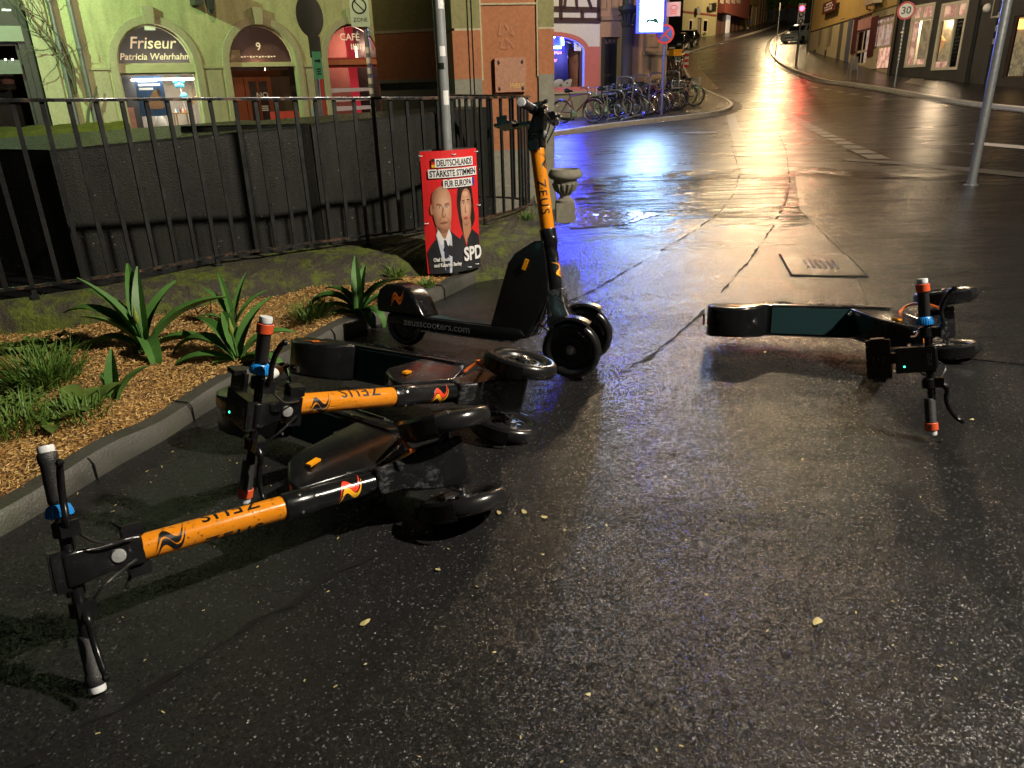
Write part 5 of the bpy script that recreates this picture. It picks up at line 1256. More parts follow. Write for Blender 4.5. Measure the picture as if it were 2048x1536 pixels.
panel(ft, 'notice', (W2[0] + .02, W2[0] + .35, W2[3] + .03, W2[3] + .33), .20, M('cream_notice', (.5, .38, .27), .6), .01)
# café window
win = window(ft, lunette(W3), .14, FRAMER, .06, name='lunette_window')
bm = NB(); merge(bm, text_at('CAFÉ', (W3[0]+W3[1])/2 - .03, .158, W3[3] + .56, .24, bold=.003))
for k in range(6): box(bm, ((W3[0]+W3[1])/2 - .02 + k*.062, .156, W3[3] + .26), ((W3[0]+W3[1])/2 + .012 + k*.062, .158, W3[3] + .40))
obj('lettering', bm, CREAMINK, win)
panel(ft, 'transom', (W3[0], W3[1], W3[3] - .12, W3[3] + .01), .14, M('red_wood', (.34, .10, .05), .4), .07, .01)
win = window(ft, rect(W3[0], W3[1], W3[2], W3[3] - .12), .14, FRAMER, .07, name='shop_window')
bm = NB(); box(bm, (W3[0]-.1, 1.9, -.2), (W3[1]+.1, 2.0, W3[3] + 1)); obj('cafe_interior', bm, M('cafe_wall', (.40, .16, .13), .8), ft)
panel(ft, 'cafe_light', (W3[0]+.05, W3[0]+.55, W3[3] + .06, W3[3] + .40), 1.7, glow('cafe_glow', (1.0, .74, .48), 1.3), .05)
panel(ft, 'cafe_light', (W3[1]-.22, W3[1]-.03, W3[3] + .03, W3[3] + .42), 1.6, glow('cafe_glow_pale', (1.0, .84, .62), 1.5), .05)
bm = NB(); x = (W3[0]+W3[1])/2 + .12
for k in range(12): tube(bm, [(x + k*.022, .75 + .02*math.sin(k*1.9), -.2), (x + k*.020 - .02, .75 + .02*math.sin(k*1.9), W3[3] + .85)], .018, 6)
obj('curtain', bm, M('red_curtain', (.42, .03, .05), .7, es=.35, em=(.7, .04, .06)), ft, smooth=True)  # curtain cloth glows red in place of light falling on it
bm = NB()
for k in range(6): prism(bm, [(W3[0]+.08, .35 + k*.24), (W3[1]-.1, .38 + k*.24), (W3[1]-.12, .46 + k*.24), (W3[0]+.10, .47 + k*.24)], .5, 1.1)
obj('blind_slats', bm, M('cafe_blind', (.30, .25, .22), .6, es=.28, em=(.8, .6, .5)), ft)  # slats carry a glow in place of café light on them
panel(ft, 'jamb', (W3[0] - .30, W3[0] - .19, -.3, W3[3] + .7), 0, FRAMER, .03)
# café advertising boards half hidden by the wall
r = uvrect(FP, 545, 222, 603, 262, -.5); bm = NB(); box(bm, (r[0], -.53, -.3), (r[1], -.50, r[3])); o = tag(atF(obj('menu_board', bm, M('menu_red', (.40, .04, .03), .5, var=.6, vs=4))), 'red advertising board standing low before the house door', 'board')
r = uvrect(FP, 628, 214, 646, 240, -.5); bm = NB(); box(bm, (r[0], -.56, -.3), (r[1], -.52, r[3])); tag(atF(obj('menu_board', bm, M('menu_blue', (.03, .16, .42), .5, var=.6, vs=4))), 'blue and white advertising board left of the café window', 'board')
# downpipes, creeper, wall lamp
for (a, b, lab) in (((98,0),(146,215),'mottled grey downpipe nearest the dark shopfront'), ((136,0),(186,215),'mottled grey downpipe nearest the hairdresser arch')):
    p, q = U(*a, -.09), U(*b, -.09); bm = NB(); lathe(bm, [(.055, -.3), (.055, 8.0)], 14, Matrix.Translation(((p[0]+q[0])/2, -.09, 0)), caps=False)
    for z in (.9, 2.6, 4.3): lathe(bm, [(.055, z), (.068, z + .01), (.068, z + .06), (.055, z + .07)], 14, Matrix.Translation(((p[0]+q[0])/2, -.09, 0)), caps=False)
    tag(atF(obj('downpipe', bm, PIPE, smooth=True)), lab, 'downpipe', 'downpipes on the lime house')
bm = NB(); rb = random.Random(12); x0, z0 = U(152, 200, -.15)
def vine(p, a, L, r_, dep):
    pts = [Vector(p)]; n = 8
    for k in range(n): a += rb.gauss(0, .22); q = pts[-1] + Vector((math.cos(a)*L/n, rb.gauss(0, .012), math.sin(a)*L/n)); q.y = min(-.02, q.y); pts.append(q)
    tube(bm, pts, [r_*(1 - .7*k/n) for k in range(n+1)], 5)
    if dep:
        for k in range(3): vine(pts[rb.randint(3, n)], a + rb.choice((-1, 1))*rb.uniform(.3, 1.0), L*rb.uniform(.3, .5), r_*.5, dep-1)
vine((x0, -.16, z0 - .8), 1.5, 1.2, .05, 0)
for a, L in ((1.15, 1.6), (1.45, 2.4), (1.6, 2.2), (1.25, 1.8)): vine((x0 + .03, -.16, z0 + .15), a, L, .026, 2)
tag(atF(obj('creeper', bm, BARK, smooth=True)), 'bare climbing creeper winding up between the two downpipes', 'climbing plant')
c = U(418, 8, -.35); t = thing('wall_lantern', 'dark tapering wall bracket high between the hairdresser and house door arches', 'wall lamp', FP.a, FP.rz); 
bm = NB(); loft(bm, [[Vector((c[0] + x*s, -.42 + y*s, c[1] + z)) for x, y in ((-.09, -.09), (.09, -.09), (.09, .09), (-.09, .09))] for s, z in ((1.1, .5), (1.0, .1), (.75, -.12), (.25, -.22))]); obj('body', bm, SIGNBACK, t, bevel=.01)
bm = NB(); box(bm, (c[0]-.35, -.5, c[1] - .02), (c[0]-.15, -.02, c[1] + .5)); obj('bracket', bm, SIGNBACK, t)

# --- dark shopfront at far left
a = A0 - dv * 5.0 + _n2 * .25; b = A0 - dv * .02 + _n2 * .25; DP = Plane((a.x, a.y), (b.x, b.y), -.4)
h1 = rect(.3, DP.len - .25, .45, DP.uv(20, 85)[1]); t = building('dark_shop', 'dark glazed shopfront at the far left frame edge', DP, 6.0, [h1], DARKWALL, room=1.4)
window(t, h1, .1, DARKWALL, .06)
g1, g2 = DP.uv(20, 83)[1], DP.uv(20, 52)[1]; panel(t, 'fascia', (.1, DP.len - .12, g1, g2), 0, M('grey_fascia', (.16, .17, .15), .5), .05)
g1, g2 = DP.uv(20, 148)[1], DP.uv(20, 120)[1]; fb = panel(t, 'awning_strip', (.1, DP.len - .3, g1, g2), .02, M('frosted_strip', (.085, .10, .09), .4), .03)
bm = NB(); lathe(bm, [(0, 0), (.13, 0), (.15, .08), (.10, .16), (0, .17)], 16, Matrix.Translation((DP.uv(16, 168, .6)[0], .6, DP.uv(16, 168, .6)[1]))); obj('lampshade', bm, M('pink_shade', (.30, .14, .11), .6), t, smooth=True)
for k, px in enumerate((11, 25)):
    q = DP.uv(px, 119, -.04); bm = NB(); bmesh.ops.create_uvsphere(bm, u_segments=8, v_segments=6, radius=.022); bm.transform(Matrix.Translation((q[0], -.04, q[1]))); obj('spotlight', bm, glow('tiny_spot', (1, .98, .9), 5), t)
panel(t, 'shop_lamp', (DP.uv(4, 20)[0], DP.uv(22, 20)[0], DP.uv(10, 22)[1], DP.uv(10, 18)[1]), .0, glow('faint_tube', (.9, .9, .8), .5), .02)
panel(t, 'edge_post', (DP.len - .12, DP.len, -.5, 6.0), 0, DARKWALL, .06)

# --- corner building: recessed wall and front pillar
RP = Plane(aty(758, 160, 10.5).xy, aty(940, 160, 10.2).xy, -.6); V = RP.uv
t = building('corner_house', 'corner building with olive, orange and stone bands, its left wall in shade behind the pillar', RP, 6.0, [], STONE, z0=-.5, depth=4.5, room=.4)
L = RP.len; z1, z2 = V(840, 158)[1], V(840, 64)[1]
panel(t, 'orange_band', (.0, L, z1, z2), 0, PL_ORANGE, .025); panel(t, 'olive_band', (.0, L, z2 + .03, 6.0), 0, PL_OLIVE, .025); panel(t, 'cream_line', (.0, L, z2, z2 + .03), 0, PL_LINE, .028)
panel(t, 'plinth_ledge', (0, L, z1 - .04, z1), 0, STONE, .03)
KP_ = Plane(aty(914, 160, 8.62).xy, aty(1104, 150, 8.80).xy, -.3); V = KP_.uv
t = thing('corner_pillar', 'orange and olive rendered corner pillar on a pale stone base, directly behind the fence end', 'pillar', KP_.a, KP_.rz); L = KP_.len; D = 1.7
bm = NB(); box(bm, (0, .03, -.3), (L, D, 6)); obj('core', bm, PL_ORANGE, t)
zs, zo = V(1095, 148)[1], V(1095, 57.5)[1]; zsl, zol = V(930, 158)[1], V(930, 61)[1]; ul, ur = V(962, 60)[0], V(1075, 60)[0]; zc = V(1020, 9)[1]
def side(bm_, x0, x1, z0, z1, th):                      # a band that wraps round the corner
    box(bm_, (x0, .03 - th, z0), (x1, .03, z1))
for nm, m, z0, z1 in (('stone_base', STONE, -.3, zsl), ('orange_band', PL_ORANGE, zsl, zol), ('olive_band', PL_OLIVE, zol + .022, 6.0)):
    panel(t, nm, (0, ul - .008, z0, z1), .03, m, .03)
    bm = NB(); box(bm, (-.025, .0, z0), (0, D, z1)); obj(nm, bm, m, t)
for nm, m, z0, z1 in (('stone_base', STONE, -.3, zs), ('orange_band', PL_ORANGE, zs, zo), ('olive_band', PL_OLIVE, zo + .022, 6.0)):
    panel(t, nm, (ur + .008, L, z0, z1), .03, m, .03)
    bm = NB(); box(bm, (L, .0, z0), (L + .025, D, z1)); obj(nm, bm, m, t)
bm = NB(); box(bm, (ul - .008, .004, zsl - .02), (ul + .008, .03, 6)); box(bm, (ur - .008, .004, zs - .02), (ur + .008, .03, 6)); box(bm, (ul + .008, .012, zc), (ur - .008, .03, zc + .018)); box(bm, (0, .002, zol), (ul - .008, .03, zol + .022)); box(bm, (ur + .008, .002, zo), (L, .03, zo + .022)); obj('cream_lines', bm, PL_LINE, t)
panel(t, 'stone_base', (ul + .008, ur - .008, -.3, V(1020, 300)[1]), .03, STONE, .022); panel(t, 'base_ledge', (-.03, L + .03, -.3, V(1060, 372)[1]), .03, STONE, .07, .01)
for px in (937, 945): u = V(px, 90)[0]; bm = NB(); tube(bm, [(u, -.006, -.2), (u + .003, -.006, 1.2), (u, -.006, 6)], .005, 6); obj('cable', bm, CABLEB, t)
bm = NB(); box(bm, (V(1050, 375)[0] - .25, -.012, V(1050, 375)[1]), (L, .0, V(1050, 375)[1] + .012)); obj('joint', bm, SEAM, t)
r = uvrect(KP_, 990.5, 115, 1051.5, 184); t2 = thing('service_hatch', 'orange-painted metal hatch with scribbled graffiti on the corner pillar', 'hatch', KP_.a, KP_.rz)
bm = NB(); box(bm, (r[0], -.035, r[2]), (r[1], .012, r[3])); hp = obj('cover', bm, plaster('hatch_paint', (.35, .15, .08), (.42, .20, .11), rough=.5), t2, bevel=.004)
for sx, sz in ((.12, .12), (.88, .12), (.12, .88), (.88, .88)):
    bm = NB(); x, z = r[0] + (r[1]-r[0])*sx, r[2] + (r[3]-r[2])*sz; box(bm, (x - .008, -.045, z - .012), (x + .008, -.035, z + .012)); box(bm, (x - .004, -.05, z - .02), (x + .012, -.045, z - .006)); obj('bolt', bm, SIGNK, hp)
bm = text_at('WEST', r[0] + (r[1]-r[0])*.68, -.0365, r[2] + (r[3]-r[2])*.18, .062, tilt=-.08, shear=.2); obj('graffiti', bm, M('yellow_marker', (.62, .42, .08), .5), hp)
SCR = M('pale_marker', (.42, .22, .13), .6)
def scribble(bm, x, z, s, seed, y, n=26):
    q = random.Random(seed); pts = []; 
    for k in range(n): pts.append((x + s*(k/n - .5)*1.5 + s*.22*math.sin(k*2.4 + q.random()), y, z + s*.34*math.sin(k*1.7 + q.random()*1.4)))
    P_ = smooth_pts(pts, 4)
    for a, b in zip(P_, P_[1:]): d = (b - a); w = Vector((-d.z, 0, d.x)).normalized()*.0018; bm.faces.new([bm.verts.new(v) for v in (a - w, b - w, b + w, a + w)])
bm = NB(); scribble(bm, (r[0]+r[1])/2 - .01, r[2] + (r[3]-r[2])*.52, .20, 5, -.0365, 14); obj('graffiti', bm, SCR, hp)
bm = NB(); x, z = V(1018, 65); scribble(bm, x, z + .03, .16, 6, .003, 9); scribble(bm, x - .01, z - .10, .14, 9, .003, 8); atK = obj('graffiti', bm, SCR, t)

# --- half-timbered kebab shop
HP = Plane(aty(1068, 180, 27.2).xy, aty(1198, 183, 28.4).xy, 0); HP.a.z = .12; V = HP.uv
r = uvrect(HP, 1085, 103, 1168, 184); zc = V(1130, 72)[1]; wl = arch(r[0] - .8, r[1], r[2], r[3] - .05, zc - r[3] + .05, 16)
t = building('kebab_house', 'half-timbered house with pink ground floor and a blue-lit kebab window', HP, 6.5, [wl], PL_WHITE, room=1.5, reveal=.2)
win = window(t, wl, .12, FRAMEB, .10, name='shop_window')
zp = V(1190, 93)[1]; panel(t, 'pink_band', (V(1171, 130)[0], HP.len, -.3, zp), 0, PL_PINK, .02); 
bm = NB(); ring_frame(bm, [(r[0] - .95, r[2])] + [(r[1] + .16, r[2])] + [(p[0]*1.0 + .16*(p[0] - (r[0]-.8+r[1])/2)/((r[1]-r[0]+.8)/2), p[1] + .13) for p in wl[2:]], .155, -.03, .02); obj('pink_surround', bm, PL_PINK, t)
panel(t, 'stone_base', (0, HP.len, -.3, r[2] - .02), 0, STONE, .05)
panel(t, 'sill', (0, r[1] + .2, r[2] - .06, r[2] + .02), 0, PL_TRIM, .12)
bm = NB()
def beam(x0, z0, x1, z1, w):
    d = Vector((x1 - x0, 0, z1 - z0)); L_ = d.length; b = NB(); box(b, (0, -.035, -w/2), (L_, .0, w/2)); b.transform(Matrix.Translation((x0, 0, z0)) @ Matrix.Rotation(-math.atan2(d.z, d.x), 4, 'Y')); merge(bm, b)
zA, zB_, zC = V(1150, 41)[1], V(1150, 19)[1], V(1150, -60)[1]; L = HP.len
beam(0, zA, L, zA, .17); beam(0, zB_, L, zB_, .17); beam(0, zC, L, zC, .15)
for px in (1121, 1164): u = V(px, 30)[0]; beam(u, zA, u, zB_, .13)
beam(L - .07, zA, L - .07, 6.4, .14); u = V(1121, 5)[0]; beam(u, zB_, u, zC, .13)
c = V(1141, 8)[0]; 
for s in (-1, 1): beam(c + s*.25, zB_, c + s*.10, zC, .10); beam(c + s*.85, zB_ , c + s*.30, zC, .10)
obj('timber_frame', bm, TIMBER, t)
bm = NB(); box(bm, (r[0]-.9, 1.35, 0), (r[1]+.2, 1.45, 3.2)); obj('shop_interior', bm, M('blue_room', (.035, .035, .14), .7), t)
bm = NB(); c = V(1150, 140, .5); lathe(bm, [(0, -.95), (.16, -.95), (.22, -.6), (.27, .1), (.25, .55), (.18, .62), (0, .62)], 20, Matrix.Translation((c[0], .5, c[1] + .1)))
tag(obj('kebab_skewer', bm, M('grilled_meat', (.30, .13, .085), .6, var=.7, vs=6, bump=.8, bs=12, bd=.03), smooth=True), 'large upright meat skewer picture column in the kebab window', 'food display').matrix_world = Matrix.Translation(HP.a) @ Matrix.Rotation(HP.rz, 4, 'Z')
for k, px in enumerate((1117, 1138)):
    c = V(px, 172, .45); bm = NB(); MXf = Matrix.Translation((c[0], .45, c[1])) @ Matrix.Rotation(-1.2, 4, 'X'); lathe(bm, [(0, 0), (.20, .0), (.24, .03), (.20, .03), (0, .02)], 20, MXf)
    rb = random.Random(k)
    for j in range(9): b = NB(); bmesh.ops.create_icosphere(b, subdivisions=1, radius=rb.uniform(.04, .08)); b.transform(MXf @ Matrix.Translation((rb.uniform(-.12, .12), rb.uniform(-.12, .12), .05))); merge(bm, b, rb.choice((1, 2, 1)))
    tag(obj('food_plate', bm, [SIGNW, M('meat_bits', (.32, .14, .07), .6), M('salad', (.16, .25, .06), .6)], smooth=True), ['left', 'right'][k] + ' white plate of food at the bottom of the kebab window', 'plate', 'plates in the kebab window').matrix_world = Matrix.Translation(HP.a) @ Matrix.Rotation(HP.rz, 4, 'Z')
ns = thing('neon_sign', 'glowing blue neon sign in the kebab window above pink lettering', 'neon sign', HP.a, HP.rz)
c = V(1113, 83, .05); NEON = glow('blue_neon', (.03, .06, 1.0), 500); bm = NB(); w = .42
tube(bm, [(c[0]-w, .05, c[1]-.10), (c[0]-w, .05, c[1]+.15), (c[0]-.25, .05, c[1]+.22), (c[0]-.1, .05, c[1]+.14), (c[0]+.05, .05, c[1]+.22), (c[0]+.2, .05, c[1]+.22), (c[0]+.25, .05, c[1]+.02), (c[0]+.25, .05, c[1]-.12)], .032, 8)
tube(bm, [(c[0]-w, .05, c[1]-.18), (c[0]+.18, .05, c[1]-.18)], .03, 8); obj('neon_tube', bm, NEON, ns, smooth=True)
bm = NB(); box(bm, (c[0]-w-.1, .09, c[1]-.3), (c[0]+.35, .11, c[1]+.3)); obj('back_plate', bm, M('neon_back', (.05, .05, .3), .4), ns)
c = V(1112, 101, .1); PK = glow('pink_letters', (1.0, .38, .55), .9)
bm = NB(); merge(bm, text_at('Döner', c[0] - .18, .10, c[1], .36, bold=.008)); merge(bm, text_at('dner', c[0] - .12, .10, c[1] - .30, .18, bold=.004)); obj('lettering', bm, PK, ns)
c = V(1155, 90, .1); bm = NB(); box(bm, (c[0]-.14, .08, c[1]-.19), (c[0]+.14, .10, c[1]+.19)); nb = obj('opening_notice', bm, SIGNW, t); merge_ = text_at('E', c[0], .078, c[1], .22); obj('print', merge_, SIGNK, nb)

# --- tan house with pilaster and dark door
TP = Plane(aty(1198, 183, 28.42).xy, aty(1331, 178, 29.6).xy, .12); V = TP.uv
r = uvrect(TP, 1198.5, 74, 1238, 184); dl = rect(r[0] + .05, r[1], -.1, r[3])
t = building('tan_house', 'tan stuccoed house with a dark panelled door and a bulging dark corner column', TP, 7.0, [dl], PL_TAN, room=1.0, reveal=.25)
zt = V(1220, 87)[1]; bm = NB(); box(bm, (dl[0][0], .2, -.1), (dl[1][0], .26, zt)); L0, L1 = dl[0][0], dl[1][0]
for z0, z1 in ((.15, .75), (.9, 1.9)): box(bm, (L0 + .1, .18, z0), ((L0+L1)/2 - .05, .2, z1)); box(bm, ((L0+L1)/2 + .05, .18, z0), (L1 - .1, .2, z1))
d = obj('door', bm, DOORD, t, bevel=.01); bm = NB(); box(bm, ((L0+L1)/2 - .16, .172, 1.45), ((L0+L1)/2 + .16, .178, 1.52)); obj('letter_plate', bm, STEEL, d)
fl_ = rect(L0, L1, zt, r[3]); w = window(t, fl_, .18, FRAMEB, .05, mull=[L0 + (L1-L0)*k/4 for k in (1, 2, 3)], name='fanlight')
panel(t, 'fanlight_panes', (L0 + .05, L1 - .05, zt + .05, r[3] - .05), .26, M('frosted_pane', (.25, .22, .17), .4), .01)
for px, y0, y1, nm in ((1218, 33, 41, 'moulding'),): panel(t, nm, (0, V(1240, 35)[0], V(1220, y1)[1], V(1220, y0)[1]), 0, PL_TAN2, .10, .02)
panel(t, 'moulding', (V(1284, 106)[0], TP.len, V(1300, 111)[1], V(1300, 103)[1]), 0, PL_TAN2, .10, .02)
for a in ((1292, 70, 1318, 95), (1292, 112, 1325, 158), (1200, -30, 1215, 20), (1222, -30, 1238, 20)): q = uvrect(TP, *a); bm = NB(); ring_frame(bm, rect(q[0], q[1], q[2], q[3]), .06, -.03, .01); obj('panel_moulding', bm, PL_TAN2, t)
u = V(1252, 100)[0]; zk = V(1252, 55)[1]; zq = V(1252, 22)[1]; bm = NB(); lathe(bm, [(.25, -.2), (.25, .1), (.21, .2), (.195, zk)], 24, Matrix.Translation((u, -.05, 0))); DC = plaster('dark_column', (.085, .06, .045), (.12, .09, .07)); obj('column', bm, DC, t, smooth=True)
bm = NB(); lathe(bm, [(.20, zk), (.24, zk + .06), (.21, zk + .12), (.22, zk + .4), (.34, zq), (.38, zq + .02), (.38, zq + .14)], 20, Matrix.Translation((u, -.05, 0))); 
for k in range(10): a = 2*math.pi*k/10; tube(bm, [(u + .21*math.cos(a), -.05 + .21*math.sin(a), zk + .14), (u + .29*math.cos(a), -.05 + .29*math.sin(a), zk + .42), (u + .36*math.cos(a), -.05 + .36*math.sin(a), zk + .36)], [.05, .05, .02], 6)
obj('capital', bm, M('dark_capital', (.05, .045, .04), .6), t, smooth=True)
bm = NB(); lathe(bm, [(.21, zq + .14), (.20, 6.9)], 20, Matrix.Translation((u, -.05, 0))); obj('column', bm, M('blackened_column', (.03, .035, .04), .5), t, smooth=True)
# light box sign
LB = Plane(aty(1280, 60, 26.5).xy, aty(1327, 60, 26.7).xy, 0); V = LB.uv; z0 = V(1300, 62)[1]; z1 = z0 + 1.75; L = LB.len - .06
t = thing('light_box_sign', 'brightly lit white advertising light box with blue sides projecting from the tan house', 'light box', LB.a, LB.rz)
bm = NB(); box(bm, (-.05, .0, z0 - .05), (L + .05, .22, z1 + .05)); obj('housing', bm, glow('blue_side', (.05, .07, 1.0), 3), t, bevel=.02)
bm = NB(); box(bm, (0, -.025, z0), (L, -.002, z1)); fc = obj('lit_face', bm, glow('lit_white', (.36, .60, 1.0), 85), t)
bm = NB(); zz = V(1300, 44)[1]; 
flat(bm, sm([(L*.22, zz - .09), (L*.25, zz + .05), (L*.40, zz + .10), (L*.50, zz + .07), (L*.62, zz + .10), (L*.78, zz + .08), (L*.82, zz - .05), (L*.66, zz - .03), (L*.5, zz + .01), (L*.36, zz - .01)]), -.027); obj('emblem', bm, M('teal_emblem', (.01, .10, .10), .5), fc)
bm = NB(); tube(bm, [(L/2, .2, z1 - .2), (L/2, 2.8, z1 - .2)], .03, 8); obj('bracket', bm, SIGNBACK, t)
# --- houses up the left side of the street
def house(name, label, a, b, ha, hb, wall, holes=(), **k):
    A, B = gt(*a), gt(*b); P = Plane(A.xy, B.xy, min(A.z, B.z)); hs = [uvrect(P, *h) for h in holes]
    return P, building(name, label, P, 9.0, [rect(*h) for h in hs], wall, z0=-2, **k), hs
Z4 = lambda x, y: (1330 + x/6.4, y/6.4)
def z4r(x0, y0, x1, y1): return (*Z4(x0, y0), *Z4(x1, y1))
P, t, hs = house('green_house', 'pale green house with two white-framed windows beyond the parked cars', Z4(210, 530), Z4(645, 462), 0, 0, PL_GREEN, [z4r(296, 245, 348, 425), z4r(478, 245, 540, 420), z4r(402, 225, 455, 478)], reveal=.15)
for h in hs[:2]: window(t, rect(*h), -.02, FRAMEW, .16, d=.1)
bm = NB(); h = hs[2]; box(bm, (h[0], .1, h[2]), (h[1], .16, h[3])); box(bm, (h[0]+.15, .08, h[2]+.3), (h[1]-.15, .1, h[3]-.3)); obj('door', bm, M('grey_green_door', (.16, .15, .12), .5), t)
z = P.uv(*Z4(450, 185))[1]; panel(t, 'string_course', (0, P.len, z, z + .18), 0, PL_RED, .06)
for (x, y, rr, lab) in ((430, 135, .45, 'large round grey wall sign on the pale green house'), (580, 95, .32, 'smaller round wall sign on the pale green house')):
    u, z = P.uv(*Z4(x, y), -.3); bm = NB(); lathe(bm, [(0, -.04), (rr, -.04), (rr, .04), (rr*.8, .05), (0, .05)], 28, Matrix.Translation((u, -.3, z)) @ Matrix.Rotation(math.pi/2, 4, 'X')); box(bm, (u - .03, -.3, z - .03), (u + .03, 0, z + .03))
    o = tag(obj('wall_sign', bm, M('grey_disc', (.24, .25, .25), .4)), lab, 'sign', 'round wall signs'); o.matrix_world = Matrix.Translation(P.a) @ Matrix.Rotation(P.rz, 4, 'Z')
bm = NB(); rb = random.Random(3)
for x in (380, 500):
    u, z = P.uv(*Z4(x, 420), -.4)
    for k in range(120): q = Vector((u + rb.gauss(0, .16), -.4 + rb.gauss(0, .12), rb.uniform(.1, 1.5)*(1 if x == 380 else .8) - .2)); blade(bm, q, rb.uniform(0, 6.3), .22, .05, .6, .9, n=2)
    o = tag(obj('potted_shrub', bm, LEAF), 'slim dark shrub at ' + ('left' if x == 380 else 'right') + ' of the grey door on the pale green house', 'shrub', 'shrubs at the pale green house'); o.matrix_world = Matrix.Translation(P.a) @ Matrix.Rotation(P.rz, 4, 'Z'); bm = NB()
bm.free()
P, t, hs = house('red_house', 'house with oxblood upper storey over a dark garage front, left side of the street', Z4(648, 460), Z4(962, 388), 0, 0, M('garage_brown', (.10, .05, .04), .6), [])
zz = P.uv(*Z4(800, 203))[1]; panel(t, 'upper_storey', (-.1, P.len + .6, zz, 9.0), 0, PL_RED, .9)
for x in (700, 775, 845, 915): q = uvrect(P, *z4r(x, -60, x + 48, 45), -.9); bm = NB(); box(bm, (q[0], -.93, q[2]), (q[1], -.895, q[3])); obj('window', bm, M('curtained_pane', (.36, .30, .26), .5, var=.5, vs=3), t)
q = uvrect(P, *z4r(782, 205, 818, 432), -.3); bm = NB(); box(bm, (q[0], -.35, -1), (q[1], -.15, zz)); obj('post', bm, M('white_post', (.7, .66, .58), .5, es=.3, em=(1, .9, .75)), t)  # faint glow stands in for lamp light on the white post
for k in range(7): u = .4 + k*(P.len - .8)/6; panel(t, 'garage_panel', (u, u + .3, -.5, zz - .1), 0, M('garage_rib', (.16, .07, .05), .6), .05)
P, t, hs = house('yellow_house', 'narrow yellow house with a pale lit doorway near the top of the street', Z4(965, 388), Z4(1180, 325), 0, 0, PL_YEL, [z4r(1062, 55, 1104, 320), z4r(1112, 60, 1160, 318)])
bm = NB(); h = hs[1]; box(bm, (h[0], .1, h[2]), (h[1], .2, h[3])); obj('door', bm, M('pale_door', (.60, .55, .42), .6), t)
window(t, rect(*hs[0]), .08, FRAMEB, .12)
P, t, hs = house('ochre_house', 'ochre house with vertical strips, last in the row before the dark trees', Z4(1182, 325), Z4(1312, 288), 0, 0, plaster('ochre', (.30, .20, .09), (.40, .28, .13)), [])
for k in range(4): u = .3 + k*P.len/4; panel(t, 'pilaster_strip', (u, u + .35, -1, 9), 0, PL_TAN2, .08)

# --- right side: yellow house
A, B = gt(1615, 104), gt(1778, 153); YP = Plane(A.xy, B.xy, min(A.z, B.z)); V = YP.uv
Z5 = lambda x, y: (1600 + x/4.571, y/4.571)
def z5r(P, x0, y0, x1, y1, y=0): return uvrect(P, *Z5(x0, y0), *Z5(x1, y1), y)
sw = z5r(YP, 470, 165, 600, 595); sw2 = z5r(YP, 622, 165, 820, 440); bw = [z5r(YP, 160, 222, 188, 425), z5r(YP, 240, 222, 280, 430)]
t = building('yellow_shop_house', 'yellow house with a cream ground floor and small shopfront, right side of the street', YP, 9.0, [rect(*sw), rect(*sw2), *[rect(*b) for b in bw]], PL_YEL, z0=-2, depth=9, room=1.4, reveal=.2)
zc = V(*Z5(480, 172))[1]
bm = NB(); holes_wall(bm, rect(.01, YP.len - .01, -1.9, zc), [rect(*h) for h in [sw, sw2, *bw]], .02); bm.transform(Matrix.Translation((0, -.025, 0))); obj('ground_floor', bm, PL_CREAM, t)
panel(t, 'string_course', (0, YP.len, zc, zc + .12), 0, PL_YEL, .08)
for h in bw: bm = NB(); box(bm, (h[0], .1, h[2]), (h[1], .14, h[3])); obj('blind_window', bm, M('shut_blind', (.24, .20, .13), .6), t)
LITG = M('lit_display', (.30, .22, .14), .5, var=.9, vs=2.2, es=.35, em=(1.0, .62, .36)); 
def display(name, cols, es, seed):
    m = MT(name); v = m.voro(2.4, 'Color', 'Object'); n = m.noise(2.6, 6, .7, 'Object')
    c = m.ramp(n, [(.25 + .5*i/(len(cols)-1), c) for i, c in enumerate(cols)]); m.set(col=c, rough=.6, em=c, es=es); return m.m  # shop lighting put into the display colour as a glow
D1 = display('pink_display', ((.04,.02,.02),(.26,.12,.10),(.45,.34,.26),(.16,.05,.05)), 1.6, 1); D2 = display('flower_display', ((.25,.11,.07),(.40,.25,.17),(.16,.06,.05),(.5,.36,.26)), 2.2, 2); D3 = display('shop_goods', ((.02,.018,.012),(.10,.08,.04),(.04,.03,.02),(.34,.24,.12)), 3.0, 3)
def lit(t, h, y, m, nm='display'): bm = NB(); box(bm, (h[0], y, h[2]), (h[1], y + .03, h[3])); return obj(nm, bm, m, t)
window(t, rect(*sw), .06, FRAMEW, .10, mull=[sw[0] + (sw[1]-sw[0])*.5], trans=[sw[2] + (sw[3]-sw[2])*.28, sw[2] + (sw[3]-sw[2])*.72], name='shop_door'); lit(t, sw, .6, D1)
window(t, rect(*sw2), .06, FRAMEW, .10, mull=[sw2[0] + (sw2[1]-sw2[0])*k for k in (.3, .62)], trans=[sw2[2] + (sw2[3]-sw2[2])*.78], name='shop_window'); lit(t, sw2, .6, D1)
MARO = M('maroon_shutter', (.07, .012, .018), .5)
for a in ((462, 170, 500, 490), (612, 165, 668, 515)): h = z5r(YP, *a, -.05); panel(t, 'shutter', h, -.03, MARO, .05)
h = z5r(YP, 405, 175, 442, 575); panel(t, 'blue_door', h, -.027, M('slate_blue_door', (.09, .10, .16), .5), .03); h = z5r(YP, 330, 185, 362, 560); panel(t, 'niche', h, -.027, M('grey_niche', (.09, .085, .075), .6), .01)
h = z5r(YP, 525, 172, 640, 268, -.08); panel(t, 'shop_fascia', h, -.05, M('pink_fascia', (.52, .28, .27), .5, var=.4, vs=3), .03)
